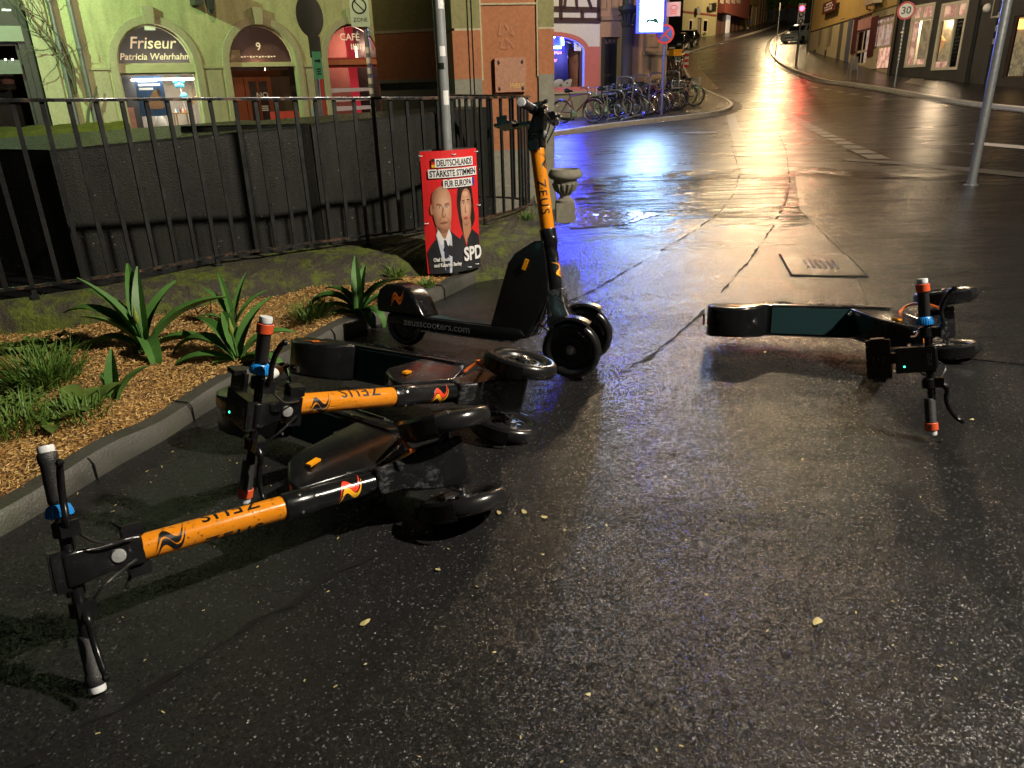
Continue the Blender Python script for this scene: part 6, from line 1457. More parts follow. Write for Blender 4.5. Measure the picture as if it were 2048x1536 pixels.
h = z5r(YP, 700, 440, 810, 620, -.06); panel(t, 'poster_panel', h, -.03, D2, .03); h = z5r(YP, 640, 450, 692, 630, -.06); panel(t, 'poster_panel', h, -.03, M('cream_poster', (.46, .38, .28), .5, var=.4, vs=4), .03)  # first poster panel takes the glowing display colour too
for x in (132, 232): h = z5r(YP, x - 8, 455, x + 8, 520); panel(t, 'vent', h, -.026, SIGNK, .01)
h = z5r(YP, 205, 15, 315, 115, -.25); s = thing('hanging_sign', 'dark red sign board with three lines of cream lettering on the yellow house', 'sign', YP.a, YP.rz)
bm = NB(); box(bm, (h[0], -.27, h[2]), (h[1], -.22, h[3])); bd = obj('board', bm, M('maroon_board', (.10, .012, .016), .4), s, bevel=.01); bm = NB(); hh = (h[3]-h[2])
for k, wd in enumerate((.5, .7, .6)): 
    for j in range(6): cx_ = (h[0]+h[1])/2 + (j - 2.5)*wd*(h[1]-h[0])/6; box(bm, (cx_ - .05, -.274, h[3] - hh*(.30 + .24*k)), (cx_ + .05, -.270, h[3] - hh*(.16 + .24*k)))
obj('lettering', bm, CREAMINK, bd); bm = NB(); box(bm, (h[1], -.26, h[3] - .3), (h[1] + .05, 0, h[3] - .25)); box(bm, (h[1], -.26, h[2] + .1), (h[1] + .05, 0, h[2] + .15)); obj('bracket', bm, SIGNK, s)
h = z5r(YP, 615, -30, 715, 40, -.3); s = thing('wall_lantern', 'pale lantern on black scroll brackets high on the yellow house', 'wall lamp', YP.a, YP.rz); bm = NB(); box(bm, (h[0] + .15, -.5, h[2]), (h[1] - .15, -.1, h[3])); obj('lantern', bm, M('pale_lantern', (.5, .42, .3), .5), s, bevel=.02)
for x in (h[0], h[1]): bm = NB(); tube(bm, smooth_pts([(x, -.02, h[2] - .2), (x, -.3, h[2] - .1), ((x + (h[0]+h[1])/2)/2, -.3, h[2] + .2), ((x + (h[0]+h[1])/2)/2, -.02, h[2] + .5)], 5), .035, 6); obj('bracket', bm, SIGNK, s)
for px in (1617.5, 1787): u = V(px, 80, -.08)[0]; bm = NB(); lathe(bm, [(.07, -.5), (.07, 9)], 12, Matrix.Translation((u, -.09, 0))); o = tag(obj('downpipe', bm, M('dark_pipe', (.05, .04, .03), .5), smooth=True), 'dark downpipe at the ' + ('far' if px < 1700 else 'near') + ' corner of the yellow shop house', 'downpipe'); o.matrix_world = Matrix.Translation(YP.a) @ Matrix.Rotation(YP.rz, 4, 'Z')

# --- charcoal shop
A, B = gt(1779, 153), gt(2075, 186); GP = Plane(A.xy, B.xy, min(A.z, B.z)); V = GP.uv
w1 = z5r(GP, 952, 52, 1145, 615); w2 = z5r(GP, 1200, 32, 1437, 640); w3 = z5r(GP, 1850, 150, 2035, 715); dr = z5r(GP, 1520, 60, 1640, 775)
t = building('charcoal_shop', 'charcoal-rendered shop building with white-framed lit display windows', GP, 9.0, [rect(*w1), rect(*w2), rect(*w3), rect(dr[0], dr[1], -.3, dr[3])], PL_GREY, z0=-2, depth=9, room=1.6, reveal=.2)
for w, y in ((w1, .04), (w2, .04)):
    hgt = w[3] - w[2]; window(t, rect(*w), -.03, FRAMEW, .11, mull=[w[0] + (w[1]-w[0])*.42 if w is w1 else w[0] + (w[1]-w[0])*.60], trans=[w[3] - hgt*.235], name='display_window', d=.12)
    lit(t, (w[0], w[1], w[3] - hgt*.22, w[3]), .10, D2, 'transom_display'); lit(t, (w[0], w[1], w[2], w[2] + hgt*.13), .10, D2, 'lower_display'); lit(t, (w[0] - .9, w[1] + .9, w[2], w[3]), .8, D3)
lit(t, (w1[0], w1[0] + (w1[1]-w1[0])*.38, w1[2], w1[3]), .12, D2)
for (px, py, w_, h_, nm) in ((1817.5, 64, .34, .13, 'lampshade'),):
    u, z = V(px, py, .3); bm = NB(); lathe(bm, [(0, h_), (w_*.55, h_), (w_, 0), (w_, -.01), (0, -.01)], 18, Matrix.Translation((u, .3, z))); obj(nm, bm, glow('shade_glow', (1.0, .55, .22), 1.6), t)
u, z = V(1876, 87, .3); bm = NB(); lathe(bm, [(0, -.75), (.14, -.3), (.30, .10), (.10, .34), (0, .36)], 7, Matrix.Translation((u, .3, z))); obj('paper_star', bm, glow('star_glow', (.85, .42, .16), .55), t)
h = (w2[0] + (w2[1]-w2[0])*.64, w2[1] - .05, w2[2] + .1, w2[3] - (w2[3]-w2[2])*.24); lit(t, h, .05, SIGNK, 'chalk_board')
bm = NB(); rb = random.Random(2)
for k in range(11):
    z = h[3] - .15 - k*(h[3]-h[2]-.3)/11; box(bm, (h[0] + .08, .044, z - .05), (h[0] + .08 + rb.uniform(.3, .8)*(h[1]-h[0]-.16), .049, z + .02))
obj('chalk_lines', bm, M('chalk', (.16, .16, .15), .7), t)
for a in ((1440, 30, 1515, 775), (1560, 60, 1700, 775)): hh = z5r(GP, *a); panel(t, 'pilaster', (hh[0], hh[1], -.5, 9), 0, PL_GREY, .10)
lit(t, (dr[0], dr[1], -.3, dr[3]), .19, DARKWALL, 'door')
window(t, rect(*w3), .04, FRAMEB, .07, name='display_window'); lit(t, (w3[0] - 2, w3[1] + 2, w3[2], w3[3]), .8, D3)
for k, (x, y) in enumerate(((1925, 240), (1985, 235), (2030, 235))): u, z = V(*Z5(x, y), .5); bm = NB(); lathe(bm, [(0, .22), (.10, .22), (.22, -.05), (.20, -.10), (0, -.12)], 16, Matrix.Translation((u, .5, z))); obj('lampshade', bm, glow('orange_shade', (1.0, .42, .08), 5), t, smooth=True)
hh = z5r(GP, 1765, -20, 1890, 158); bm = NB(); box(bm, (hh[0], -.08, hh[2]), (hh[1], -.02, hh[3])); sg = tag(obj('shop_sign', bm, M('slate_board', (.045, .045, .05), .5)), 'framed slate-grey shop sign board partly behind the tall pole', 'sign'); sg.matrix_world = Matrix.Translation(GP.a) @ Matrix.Rotation(GP.rz, 4, 'Z')
bm = NB(); ring_frame(bm, rect(*hh), .06, -.10, -.02); obj('frame', bm, FRAMEW, sg); bm = NB()
for k in range(3): box(bm, (hh[0] + .2, -.084, hh[3] - .7 - k*.45), (hh[0] + .2 + (.9, 1.1, .7)[k]*(hh[1]-hh[0])*.55, -.081, hh[3] - .5 - k*.45))
obj('lettering', bm, M('grey_letters', (.28, .28, .28), .6), sg)
u, z = V(1976, 16, -.1); bm = NB(); bmesh.ops.create_uvsphere(bm, u_segments=16, v_segments=10, radius=.16); bm.transform(Matrix.Translation((u, -.12, z))); o = tag(obj('globe_lamp', bm, SIGNW, smooth=True), 'small white globe lamp over the charcoal shop door', 'wall lamp'); o.matrix_world = Matrix.Translation(GP.a) @ Matrix.Rotation(GP.rz, 4, 'Z')
panel(t, 'base_course', (0, GP.len, -.5, .30), 0, M('dark_base', (.05, .045, .04), .5), .05)

# lamps that are lit inside the shops
def small_lamp(name, loc, col, watt, rad=.1):
    ld = bpy.data.lights.new(name, 'POINT'); ld.energy = watt; ld.color = col; ld.shadow_soft_size = rad
    lo = bpy.data.objects.new(name, ld); COL.objects.link(lo); lo.location = loc
def onp(P, px, py, y): u, z = P.uv(px, py, y); return P.a + P.d*u + P.inn*y + Vector((0, 0, z))
small_lamp('kebab_shop_light', onp(HP, 1135, 112, .9), (.45, .45, 1.0), 40)
nl = bpy.data.lights.new('neon_light', 'SPOT'); nl.energy = 900; nl.color = (.03, .05, 1.0); nl.spot_size = R_(120); nl.spot_blend = .5; nl.shadow_soft_size = .3
no = bpy.data.objects.new('neon_light', nl); COL.objects.link(no); no.location = onp(HP, 1118, 95, -.3); no.rotation_euler = (-HP.inn + Vector((0, 0, -.35))).to_track_quat('-Z', 'Y').to_euler()
small_lamp('display_light', onp(GP, 1820, 50, .6), (1, .72, .45), 260)
small_lamp('display_light', onp(GP, 1890, 45, .6), (1, .72, .45), 260)
small_lamp('hall_light', onp(FP, 520, 140, .95), (1, .6, .38), 26)
small_lamp('cafe_light', onp(FP, 712, 95, 1.2), (1, .55, .42), 45)
# ------------------------------------------------------------------ bicycles at their rack
def bike(label, mat, seat=.0, basket=None, drop=False):
    t = thing('bicycle', label, 'bicycle', (0, 0, 0), 0, 'bicycles at the rack')
    R = .34; X = Matrix.Rotation(math.pi/2, 4, 'X')
    for x in (-.52, .52):
        bm = NB(); tube(bm, [(x + R*math.cos(a), 0, R + R*math.sin(a)) for a in [2*math.pi*i/28 for i in range(28)]], .019, 7, closed=True); w = obj('wheel', bm, RUBBER, t, smooth=True)
        bm = NB(); tube(bm, [(x + (R-.03)*math.cos(a), 0, R + (R-.03)*math.sin(a)) for a in [2*math.pi*i/28 for i in range(28)]], .010, 5, closed=True)
        for k in range(14): a = 2*math.pi*k/14; tube(bm, [(x, .012*(-1)**k, R), (x + .31*math.cos(a), 0, R + .31*math.sin(a))], .0022, 3)
        tube(bm, [(x, -.05, R), (x, .05, R)], .02, 8); obj('rim', bm, STEEL, w, smooth=True)
    bm = NB(); bb, st_, hd = Vector((-.08, 0, .30)), Vector((-.24, 0, .80)), Vector((.36, 0, .86))
    for a, b, r_ in ((bb, st_, .017), (st_, hd, .017), (bb, Vector((.39, 0, .74)), .019), (hd, Vector((.40, 0, .70)), .020)): tube(bm, [a, b], r_, 8)
    for s in (-1, 1): tube(bm, [bb + Vector((0, s*.03, 0)), (-.52, s*.06, R)], .010, 6); tube(bm, [st_ + Vector((0, s*.02, -.04)), (-.52, s*.06, R)], .009, 6); tube(bm, [(.40, s*.03, .70), (.43, s*.055, .62), (.52, s*.055, R)], .012, 6)
    obj('frame', bm, mat, t, smooth=True)
    bm = NB(); tube(bm, [st_, (-.27, 0, .90 + seat)], .013, 8); tube(bm, [(-.40, 0, .93 + seat), (-.34, 0, .945 + seat), (-.24, 0, .93 + seat), (-.14, 0, .925 + seat)], [.06, .075, .04, .022], 10); obj('saddle', bm, BLACKP, t, smooth=True)
    bm = NB(); tube(bm, [hd, (.33, 0, 1.0)], .013, 8)
    if drop:
        for s in (-1, 1): tube(bm, smooth_pts([(.33, 0, 1.0), (.34, s*.18, 1.0), (.45, s*.20, 1.02), (.50, s*.20, .95), (.44, s*.20, .88), (.36, s*.2, .88)], 5), .014, 7)
    else: tube(bm, smooth_pts([(.24, -.30, 1.04), (.31, -.16, 1.05), (.34, 0, 1.0), (.31, .16, 1.05), (.24, .30, 1.04)], 5), .014, 7)
    obj('handlebar', bm, BLACKP if not drop else RUBGRIP, t, smooth=True)
    bm = NB(); lathe(bm, [(0, -.006), (.09, -.006), (.09, .006), (0, .006)], 20, Matrix.Translation((-.08, -.05, .30)) @ X)
    for s in (-1, 1): tube(bm, [(-.08, s*.07, .30), (-.08 + s*.10, s*.08, .30 - s*.13)], .010, 6); box(bm, (-.08 + s*.10 - .04, s*.12 - .05, .29 - s*.13), (-.08 + s*.10 + .04, s*.12 + .05, .31 - s*.13))
    obj('crank', bm, STEEL, t)
    bm = NB()
    for x, a0, a1 in ((-.52, 20, 175), (.52, 10, 150)):
        secs = []
        for k in range(10): a = R_(a0 + (a1-a0)*k/9); secs.append([Vector((x + q*math.cos(a), y, R + q*math.sin(a))) for q, y in ((.375, -.028), (.385, 0), (.375, .028), (.37, 0))])
        loft(bm, secs)
    obj('mudguard', bm, mat, t)
    bm = NB(); bmesh.ops.create_uvsphere(bm, u_segments=10, v_segments=6, radius=.045); bm.transform(Matrix.Translation((.43, 0, .84))); obj('lamp', bm, CHROME, t, smooth=True)
    if basket:
        bm = NB(); box(bm, (-.68, -.16, .74), (-.36, .16, .76)); tube(bm, [(-.65, -.15, .76), (-.65, -.15, .98), (-.65, .15, .98), (-.65, .15, .76)], .008, 5); tube(bm, [(-.38, -.15, .76), (-.38, -.15, .98), (-.38, .15, .98), (-.38, .15, .76)], .008, 5)
        for z in (.82, .90, .98): tube(bm, [(-.65, -.15, z), (-.38, -.15, z), (-.38, .15, z), (-.65, .15, z)], .006, 5, closed=True)
        obj('basket', bm, basket, t)
    return t
RACKM = M('dull_rack_tube', (.12, .11, .105), .4, metal=.4)
A, B = gt(1242, 249), gt(1378, 214); dr_ = (B - A); dr_.z = 0; LEN = dr_.length; dr_.normalize(); pr = Vector((-dr_.y, dr_.x, 0))
rack = thing('bicycle_rack', 'galvanised bicycle rack with curved tube hoops at the edge of the pavement', 'bike rack', (A.x, A.y, terr(A.x, A.y) + .12), math.atan2(dr_.y, dr_.x))
bm = NB(); tube(bm, [(0, 0, .03), (LEN, 0, .03 + terr(B.x, B.y) - terr(A.x, A.y))], .03, 8); tube(bm, [(0, .5, .03), (LEN, .5, .03 + terr(B.x, B.y) - terr(A.x, A.y))], .025, 8); obj('base_rail', bm, GALV, rack, smooth=True)
for k in range(9):
    u = LEN * (k + .2) / 9; z = (terr(B.x, B.y) - terr(A.x, A.y)) * u / LEN; h = (.86, 1.22)[k % 2]
    bm = NB(); tube(bm, smooth_pts([(u, 0, z), (u, -.10, z + .25), (u, .02, z + .50), (u, -.02, z + h - .16), (u, .10, z + h), (u, .45, z + h + .02), (u, .56, z + h - .12), (u, .54, z + .45), (u, .5, z)], 5), .027, 8); obj('hoop', bm, RACKM, rack, smooth=True)
BM = [M('bike_black', (.012, .012, .014), .25), M('bike_red', (.11, .022, .016), .3), M('bike_navy', (.015, .02, .07), .3), M('bike_silver', (.25, .26, .28), .3, metal=.5)]
protos = [bike('dark bicycle at the near left end of the rack, its rear wheel standing clear', BM[1], .02), bike('black bicycle with swept handlebars in the middle of the rack', BM[0], 0, GALV), bike('navy racing bicycle with drop handlebars at the far end of the rack', BM[2], .05, None, True)]
spots = [(0, .02, .55, 0, 0), (1, .22, .35, 12, None), (2, .98, -.25, -6, 0)]
labs = ['dark bicycle with a rear basket, second from the left in the rack', 'bicycle tight behind the tall hoop near the middle of the rack', 'black bicycle hidden most by the hoops, left of centre', 'dark bicycle parked the other way round, its wheel to the right', 'navy bicycle behind the middle hoops', 'dark red bicycle between the right-hand hoops', 'black bicycle with its front wheel sticking out to the right of the rack', 'bicycle with raised handlebar in the back of the cluster', 'black bicycle right behind the first low hoop', 'dark red bicycle behind the third hoop', 'black bicycle tight behind the middle low hoop', 'black bicycle between the two right-most tall hoops']
def put(o, u, v, turn, flip):
    p = A + dr_ * (LEN * u) + pr * v; o.location = (p.x, p.y, terr(p.x, p.y) + .12); a = math.atan2(-pr.y, -pr.x) + R_(turn) + (math.pi if flip else 0); o.rotation_euler = (R_(4 if turn > 0 else -3), 0, a)
put(protos[0], -.16, 1.0, 4, 0); put(protos[1], .36, .55, 3, 0); put(protos[2], .96, .45, -4, 1)
for k, (pi, u, v, tn, fl) in enumerate(((1, .10, .75, -3, 0), (0, .48, .5, 5, 0), (1, .24, .6, 2, 0), (1, .62, .15, -2, 1), (2, .54, .7, 6, 0), (0, .74, .3, -5, 1), (1, .88, .05, 3, 1), (1, .30, 1.0, 9, 1), (1, .16, .35, 1, 0), (0, .42, .25, -4, 0), (1, .56, .45, 4, 0), (1, .80, .6, -3, 0))):
    o = copy_tree(protos[pi]); o['label'] = labs[k]; put(o, u, v, tn, fl)
labs = ['dark bicycle on the pavement behind the post, nearest the kerb', 'dark bicycle on the pavement behind the post, in the middle', 'dark bicycle on the pavement behind the post, nearest the wall']
for k, (px, py) in enumerate(((1362, 158), (1352, 157), (1342, 156))):
    o = copy_tree(protos[k % 2]); o['label'] = labs[k]; o['group'] = 'bicycles farther up the pavement'; p = gt(px, py); o.location = (p.x, p.y, terr(p.x, p.y) + .12); o.rotation_euler = (0, 0, R_(75 + k*8))
p = gt(1349, 132); p = gt(1350, 150); t = thing('delivery_box', 'yellow delivery box on top of the dark bicycles by the bike lane', 'box', (p.x, p.y + .3, terr(p.x, p.y) + 1.05), .5)
bm = NB(); box(bm, (-.32, -.25, 0), (.32, .25, .30)); obj('box_body', bm, YEL, t, bevel=.03); bm = NB(); box(bm, (-.34, -.27, .30), (.34, .27, .36)); obj('lid', bm, YEL, t, bevel=.02)
# red and white barrier board beyond the bikes
p = gt(1372, 142); t = thing('warning_board', 'small red and white striped warning board beside the bike lane', 'barrier', (p.x, p.y, terr(p.x, p.y) + .1), -.5)
for k in range(6): bm = NB(); box(bm, (-.12, -.02, .1 + k*.16), (.12, .02, .26 + k*.16)); obj('stripe', bm, SIGNR if k % 2 == 0 else SIGNW, t)

# ------------------------------------------------------------------ cars
def car(label, p, rz, paint):
    t = thing('parked_car', label, 'car', p, rz, 'cars on the street')
    prof = [(-2.05,.32),(-2.10,.62),(-2.05,.88),(-1.75,.98),(-1.35,1.36),(-.95,1.47),(.15,1.47),(.55,1.36),(1.05,.97),(1.75,.86),(2.05,.70),(2.10,.45),(2.02,.26),(-1.95,.24)]
    bm = NB(); n = len(prof); ws = [.80 if z < .5 else (.86 if z < 1.0 else (.70 if z < 1.4 else .60)) for x, z in prof]
    A_ = [bm.verts.new((x, -w, z)) for (x, z), w in zip(prof, ws)]; M1 = [bm.verts.new((x, 0, z + (.03 if z > .6 else 0))) for x, z in prof]; B_ = [bm.verts.new((x, w, z)) for (x, z), w in zip(prof, ws)]
    bm.faces.new(A_); bm.faces.new(B_[::-1])
    for i in range(n): j = (i+1) % n; bm.faces.new((A_[i], M1[i], M1[j], A_[j])); bm.faces.new((M1[i], B_[i], B_[j], M1[j]))
    bmesh.ops.recalc_face_normals(bm, faces=bm.faces); obj('body', bm, paint, t, bevel=.06, seg=3, smooth=True, ang=25)
    for s in (-1, 1):
        bm = NB(); f = bm.faces.new([bm.verts.new((x, s*(y + .025), z)) for x, y, z in ((-1.5, .83, 1.0), (-1.2, .71, 1.33), (-.3, .66, 1.40), (-.3, .855, .99))]); f = bm.faces.new([bm.verts.new((x, s*(y + .025), z)) for x, y, z in ((-.2, .855, .99), (-.2, .66, 1.40), (.3, .67, 1.38), (.85, .84, .99))]); obj('side_window', bm, CARG, t)
        bm = NB(); box(bm, (1.86, s*.62 - .17, .60), (2.09, s*.62 + .17, .76)); obj('headlight', bm, LENS, t, bevel=.03)
        bm = NB(); box(bm, (-2.12, s*.62 - .16, .68), (-1.98, s*.62 + .16, .86)); obj('tail_light', bm, M('car_tail', (.2, .01, .01), .2), t, bevel=.02)
        bm = NB(); tube(bm, [(.62, s*.84, 1.0), (.60, s*1.0, 1.04)], [.03, .07], 8); obj('wing_mirror', bm, paint, t)
        for x in (-1.30, 1.32):
            bm = NB(); lathe(bm, [(.19, -.10), (.30, -.10), (.325, -.06), (.325, .06), (.30, .10), (.19, .10)], 24, Matrix.Translation((x, s*.76, .325)) @ Matrix.Rotation(math.pi/2, 4, 'X'), caps=False); w = obj('wheel', bm, RUBBER, t, smooth=True)
            bm = NB(); lathe(bm, [(0, -.08), (.19, -.09), (.2, 0), (.19, .09), (0, .08)], 18, Matrix.Translation((x, s*.76, .325)) @ Matrix.Rotation(math.pi/2, 4, 'X')); obj('rim', bm, STEEL, w)
    bm = NB(); bm.faces.new([bm.verts.new(q) for q in ((.60, -.66, 1.36), (1.05, -.76, 1.02), (1.05, .76, 1.02), (.60, .66, 1.36))]); 
    bm.transform(Matrix.Translation((.015, 0, .03))); obj('windscreen', bm, CARG, t)
    bm = NB(); bm.faces.new([bm.verts.new(q) for q in ((-1.40, -.66, 1.36), (-1.76, -.74, 1.02), (-1.76, .74, 1.02), (-1.40, .66, 1.36))]); bm.transform(Matrix.Translation((-.02, 0, .03))); obj('rear_window', bm, CARG, t)
    bm = NB(); box(bm, (2.02, -.26, .36), (2.115, .26, .47)); obj('number_plate', bm, SIGNW, t); bm = NB(); box(bm, (2.0, -.5, .52), (2.11, .5, .60)); obj('grille', bm, CHROME, t, bevel=.01)
    return t
def put_car(label, px, py, rz, paint):
    p = gt(px, py); c = car(label, (p.x, p.y, terr(p.x, p.y)), rz, paint)
    g = math.atan2(.088, 1); c.rotation_euler = (0, -g*math.cos(rz - 1.05), rz); return c
put_car('nearer of two dark parked cars behind the no-stopping sign, facing downhill', 1353, 103, R_(-113), CARP)
put_car('farther of two dark parked cars, before the pale green house', 1374, 94, R_(-113), M('dark_green_paint', (.012, .02, .018), .12, coat=.6))
o = put_car('pale blue car half hidden behind the yellow house corner', 1603, 86, R_(-140), CARL); o['group'] = 'cars on the street'

# ------------------------------------------------------------------ person walking up the pavement
p = gt(1495, 59); p.z = terr(p.x, p.y) + .12; rz = R_(60)
t = thing('person', 'person in a dark coat walking up the left pavement far up the street', 'person', p, rz)
def skin(name, verts, edges, rad, mat, parent, root=0):
    me = bpy.data.meshes.new(name); me.from_pydata(verts, edges, []); o = bpy.data.objects.new(name, me); COL.objects.link(o); me.materials.append(mat); o.parent = parent
    mm = o.modifiers.new('skin', 'SKIN'); mm.use_smooth_shade = True
    for i, r_ in enumerate(rad): me.skin_vertices[0].data[i].radius = (r_, r_) if not isinstance(r_, tuple) else r_
    me.skin_vertices[0].data[root].use_root = True; s = o.modifiers.new('sub', 'SUBSURF'); s.levels = 1; s.render_levels = 2
    bpy.context.view_layer.update(); dg = bpy.context.evaluated_depsgraph_get(); m2 = bpy.data.meshes.new_from_object(o.evaluated_get(dg)); o.modifiers.clear(); o.data = m2
    if not m2.materials: m2.materials.append(mat)
    for q in m2.polygons: q.use_smooth = True
    return o
v = [(0,0,.95),(0,0,1.18),(0,0,1.42),(.01,0,1.50),(.02,0,1.60),(.03,0,1.70), (0,.10,.90),(.12,.10,.50),(.02,.10,.08),(.16,.10,.04), (0,-.10,.90),(-.06,-.10,.50),(-.22,-.10,.12),(-.10,-.10,.05), (0,.19,1.40),(-.06,.24,1.14),(.06,.25,.92), (0,-.19,1.40),(.04,-.24,1.14),(.16,-.22,.95)]
e = [(0,1),(1,2),(2,3),(3,4),(4,5),(0,6),(6,7),(7,8),(8,9),(0,10),(10,11),(11,12),(12,13),(2,14),(14,15),(15,16),(2,17),(17,18),(18,19)]
rr = [.15,.145,.13,.055,.095,.07,.10,.065,.045,.045,.10,.065,.045,.045,.07,.05,.035,.07,.05,.035]
COAT = M('dark_coat', (.012, .012, .016), .7); skin('body', v, e, rr, COAT, t)
bm = NB(); lathe(bm, [(.24, .55), (.22, .8), (.17, 1.05), (.19, 1.35), (.10, 1.47)], 16, Matrix.Scale(.78, 4, (1, 0, 0)), caps=False); obj('coat', bm, COAT, t, smooth=True)
bm = NB(); bmesh.ops.create_uvsphere(bm, u_segments=12, v_segments=8, radius=.105); bm.transform(Matrix.Translation((.0, 0, 1.68)) @ Matrix.Diagonal((1, .9, 1.1, 1))); obj('hair', bm, PHAIR, t, smooth=True)
for x, y in ((.06, .10), (-.16, -.10)): bm = NB(); box(bm, (x - .08, y - .045, .0), (x + .18, y + .045, .10)); obj('shoe', bm, SIGNW, t, bevel=.03)
bm = NB(); box(bm, (.02, -.40, .55), (.20, -.24, .88)); tube(bm, [(.05, -.30, .88), (.12, -.26, .97), (.18, -.30, .88)], .012, 6); o = tag(obj('shopping_bag', bm, M('blue_bag', (.03, .05, .28), .5), bevel=.03), 'blue bag carried by the person far up the street', 'bag'); o.matrix_world = Matrix.Translation(p) @ Matrix.Rotation(rz, 4, 'Z')

# ------------------------------------------------------------------ traffic signal, railing, dark trees
q = at_d(1604, 17, 49.0); g = terr(q.x, q.y); t = thing('traffic_light', 'traffic light showing red at the corner of the yellow house', 'traffic light', (q.x, q.y, g), math.atan2(q.y, q.x) - math.pi/2)
hz_ = q.z - g; bm = NB(); lathe(bm, [(.06, -.2), (.06, hz_ + .3)], 14, Matrix.Translation((.0, .12, 0))); obj('post', bm, SIGNK, t, smooth=True)
bm = NB(); box(bm, (-.18, -.12, hz_ - .78), (.18, .10, hz_ + .24)); hd_ = obj('housing', bm, SIGNK, t, bevel=.03)
bm = NB(); lathe(bm, [(0, .03), (.08, .025), (.13, 0)], 20, Matrix.Translation((0, -.122, hz_)) @ Matrix.Rotation(math.pi/2, 4, 'X')); obj('red_lens', bm, glow('red_signal', (1.0, .006, .012), 90), hd_)
for k in (1, 2): bm = NB(); lathe(bm, [(0, .03), (.08, .025), (.13, 0)], 20, Matrix.Translation((0, -.122, hz_ - .33*k)) @ Matrix.Rotation(math.pi/2, 4, 'X')); obj('dark_lens', bm, SIGNK, hd_)
bm = NB()
for k in range(3):
    for i in range(12): a = math.pi*i/12; tube(bm, [(.14*math.cos(a), -.12, hz_ - .33*k + .14*math.sin(a)), (.14*math.cos(a), -.28, hz_ - .33*k + .14*math.sin(a))], .02, 4)
obj('visor', bm, SIGNK, hd_)
rl = bpy.data.lights.new('red_signal_light', 'SPOT'); rl.energy = 260; rl.color = (1, .006, .014); rl.spot_size = R_(85); rl.spot_blend = .6; rl.shadow_soft_size = .14
ro = bpy.data.objects.new('red_signal_light', rl); COL.objects.link(ro); ro.location = (q.x - .2, q.y - .45, q.z); ro.rotation_euler = Vector((-.55, -1, -.22)).to_track_quat('-Z', 'Y').to_euler()
pts = [gt(*Z4(x, y)) for x, y in ((1320, 262), (1450, 245), (1600, 232), (1790, 225))]; pts = [pts[0], *[pts[0] + Vector((k*3.2, k*3.6, 0)) for k in (1, 2, 3, 4)]]
t = thing('street_railing', 'pale metal railing along the top of the climbing street', 'railing', (0, 0, 0))
bm = NB()
for z in (.5, 1.0): tube(bm, [(p.x, p.y, terr(p.x, p.y) + z) for p in pts], .045, 6)
obj('rail', bm, GALV, t)
for p in arc_pts(pts, 2.4): bm = NB(); tube(bm, [(p.x, p.y, terr(p.x, p.y) - .1), (p.x, p.y, terr(p.x, p.y) + 1.0)], .05, 6); obj('post', bm, GALV, t)
def tree(p, h, w, label, seed):
    t = thing('dark_tree', label, 'tree', p, 0, 'trees at the top of the street'); r = random.Random(seed)
    bm = NB(); tube(bm, [(0, 0, -1), (.1, 0, h*.4), (0, .1, h*.8)], [.3, .22, .08], 8)
    for k in range(9): a = r.uniform(0, 6.3); z = h*r.uniform(.3, .7); tube(bm, [(0, 0, z), (w*.35*math.cos(a), w*.35*math.sin(a), z + h*.1), (w*.7*math.cos(a), w*.7*math.sin(a), z + h*.22)], [.12, .07, .03], 6)
    obj('trunk', bm, BARK, t, smooth=True); bm = NB()
    cl = [Vector((r.gauss(0, w*.42), r.gauss(0, w*.42), h*r.uniform(.3, 1.0))) for _ in range(26)]
    for c in cl:
        for k in range(70): blade(bm, c + Vector((r.gauss(0, w*.16), r.gauss(0, w*.16), r.gauss(0, h*.06))), r.uniform(0, 6.3), .5, .26, r.uniform(-.6, .9), .6, n=2)
    obj('crown', bm, LEAF, t)
for k, (px, d, h) in enumerate(((1520, 150, 11), (1548, 140, 9), (1572, 150, 10), (1596, 138, 9), (1622, 148, 11))):
    q = at_d(px, 30, d); tree((q.x, q.y, terr(q.x, q.y)), h, 3.4, ['leftmost', 'second from left', 'middle', 'second from right', 'rightmost'][k] + ' dark tree at the top of the street', k)
# sandwich board on the right pavement
p = gt(1706, 167); p.z = terr(p.x, p.y) + .115; t = thing('wire_stand', 'small pale wire stand on the right-hand pavement before the yellow house', 'stand', p, .4)
bm = NB(); tube(bm, [(-.22, 0, 0), (-.18, .1, 1.0), (.18, .1, 1.0), (.22, 0, 0)], .022, 6); tube(bm, [(-.2, .3, 0), (-.16, .12, 1.0)], .02, 6); tube(bm, [(.2, .3, 0), (.16, .12, 1.0)], .02, 6); obj('wire_frame', bm, GALV, t); bm = NB(); box(bm, (-.17, .06, .45), (.17, .08, .95)); obj('panel', bm, M('dull_board', (.10, .09, .08), .5), t)

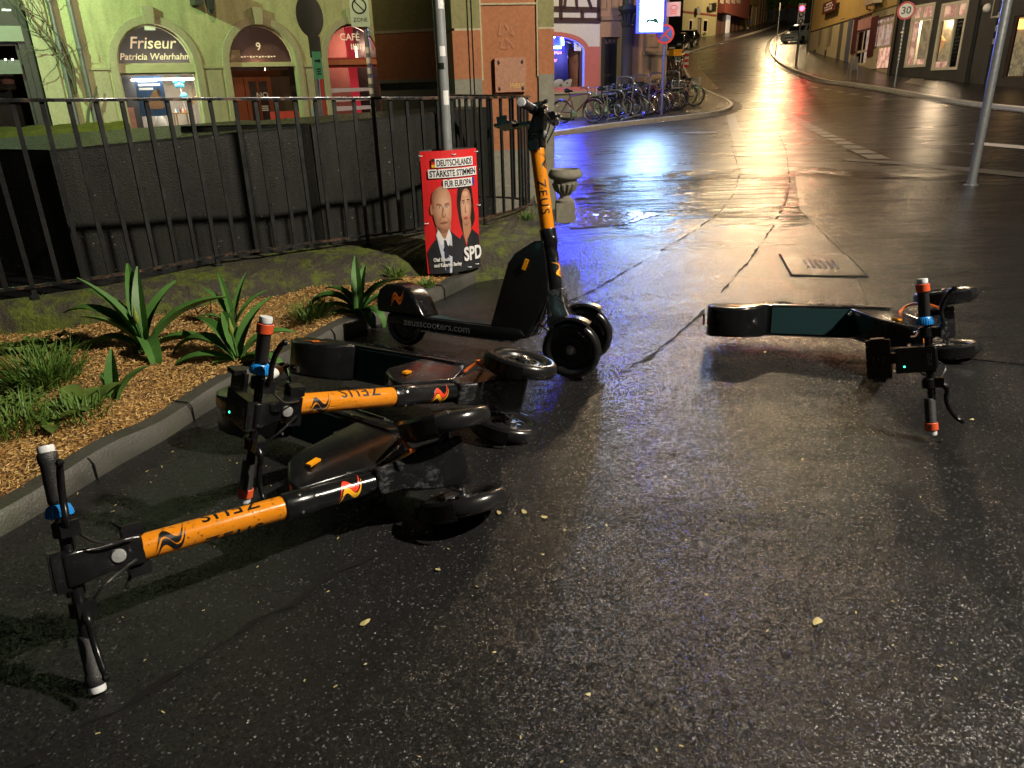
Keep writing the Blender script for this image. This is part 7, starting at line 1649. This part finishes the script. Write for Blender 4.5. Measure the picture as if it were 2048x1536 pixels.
# ------------------------------------------------------------------ street lamps (all hang or stand outside the frame)
def street_lamp(key, label, post=None, spot=None):
    (x, y, z), col, wt, rad = LAMPS[key]; g = terr(x, y); t = thing('street_lamp', label, 'street lamp', (x, y, z))
    bm = NB(); lathe(bm, [(.05, .30), (.10, .28), (.26, .12), (.30, .06), (.29, .05)], 24); obj('lamp_head', bm, SIGNBACK, t, smooth=True)
    bm = NB(); lathe(bm, [(.27, .05), (.20, -.04), (0, -.06)], 24); obj('lens', bm, M('lamp_lens_' + key, (.8, .8, .8), .3, es=6, em=col), t, smooth=True)
    bm = NB()
    if post: tube(bm, smooth_pts([(post[0], post[1], g - z - .1), (post[0], post[1], -.8), (post[0]*.8, post[1]*.8, .25), (0, 0, .32)], 6), .06, 10)
    else: tube(bm, [(-12, 4, 1.2), (0, 0, .32), (12, -4, 1.2)], .012, 5)
    obj('post' if post else 'span_wire', bm, GALV, t, smooth=True)
    if not wt: return
    ld = bpy.data.lights.new('lamp_light', 'POINT'); ld.energy = wt; ld.color = col; ld.shadow_soft_size = rad
    lo = bpy.data.objects.new('lamp_light', ld); COL.objects.link(lo); lo.location = (x, y, z - .22)
street_lamp('main', 'warm white street lamp on a curved post beside the footpath', (1.6, -.4))
street_lamp('teal', 'green-tinged street lamp hung before the lime house')
street_lamp('back', 'bluish green street lamp behind the viewer', (-1.2, -.6))
street_lamp('court_fill', 'added warm lamp hung over the yard to brighten the lime house')
street_lamp('side', 'added warm lamp over the right-hand pavement, brightening the shopfronts')
street_lamp('road1', 'golden street lamp hung over the junction')
street_lamp('road2', 'golden street lamp hung over the climbing street')
street_lamp('road3', 'golden street lamp hung over the top of the street')

sl = bpy.data.lights.new('lamp_beam', 'SPOT'); sl.energy = 3000; sl.color = LAMPS['teal'][1]; sl.spot_size = R_(140); sl.spot_blend = .8; sl.shadow_soft_size = .12
so_ = bpy.data.objects.new('lamp_beam', sl); COL.objects.link(so_); so_.location = Vector(LAMPS['teal'][0]) - Vector((0, 0, .22)); so_.rotation_euler = Vector((1.2, 3.2, -1.4)).to_track_quat('-Z', 'Y').to_euler()

cl = bpy.data.lights.new('lamp_beam', 'SPOT'); cl.energy = 2000; cl.color = LAMPS['court_fill'][1]; cl.spot_size = R_(125); cl.spot_blend = .7; cl.shadow_soft_size = .12  # spot of the added yard lamp, aimed at the house fronts
co_ = bpy.data.objects.new('lamp_beam', cl); COL.objects.link(co_); co_.location = Vector(LAMPS['court_fill'][0]) - Vector((0, 0, .22)); co_.rotation_euler = Vector((-.5, 3.2, -1.5)).to_track_quat('-Z', 'Y').to_euler()
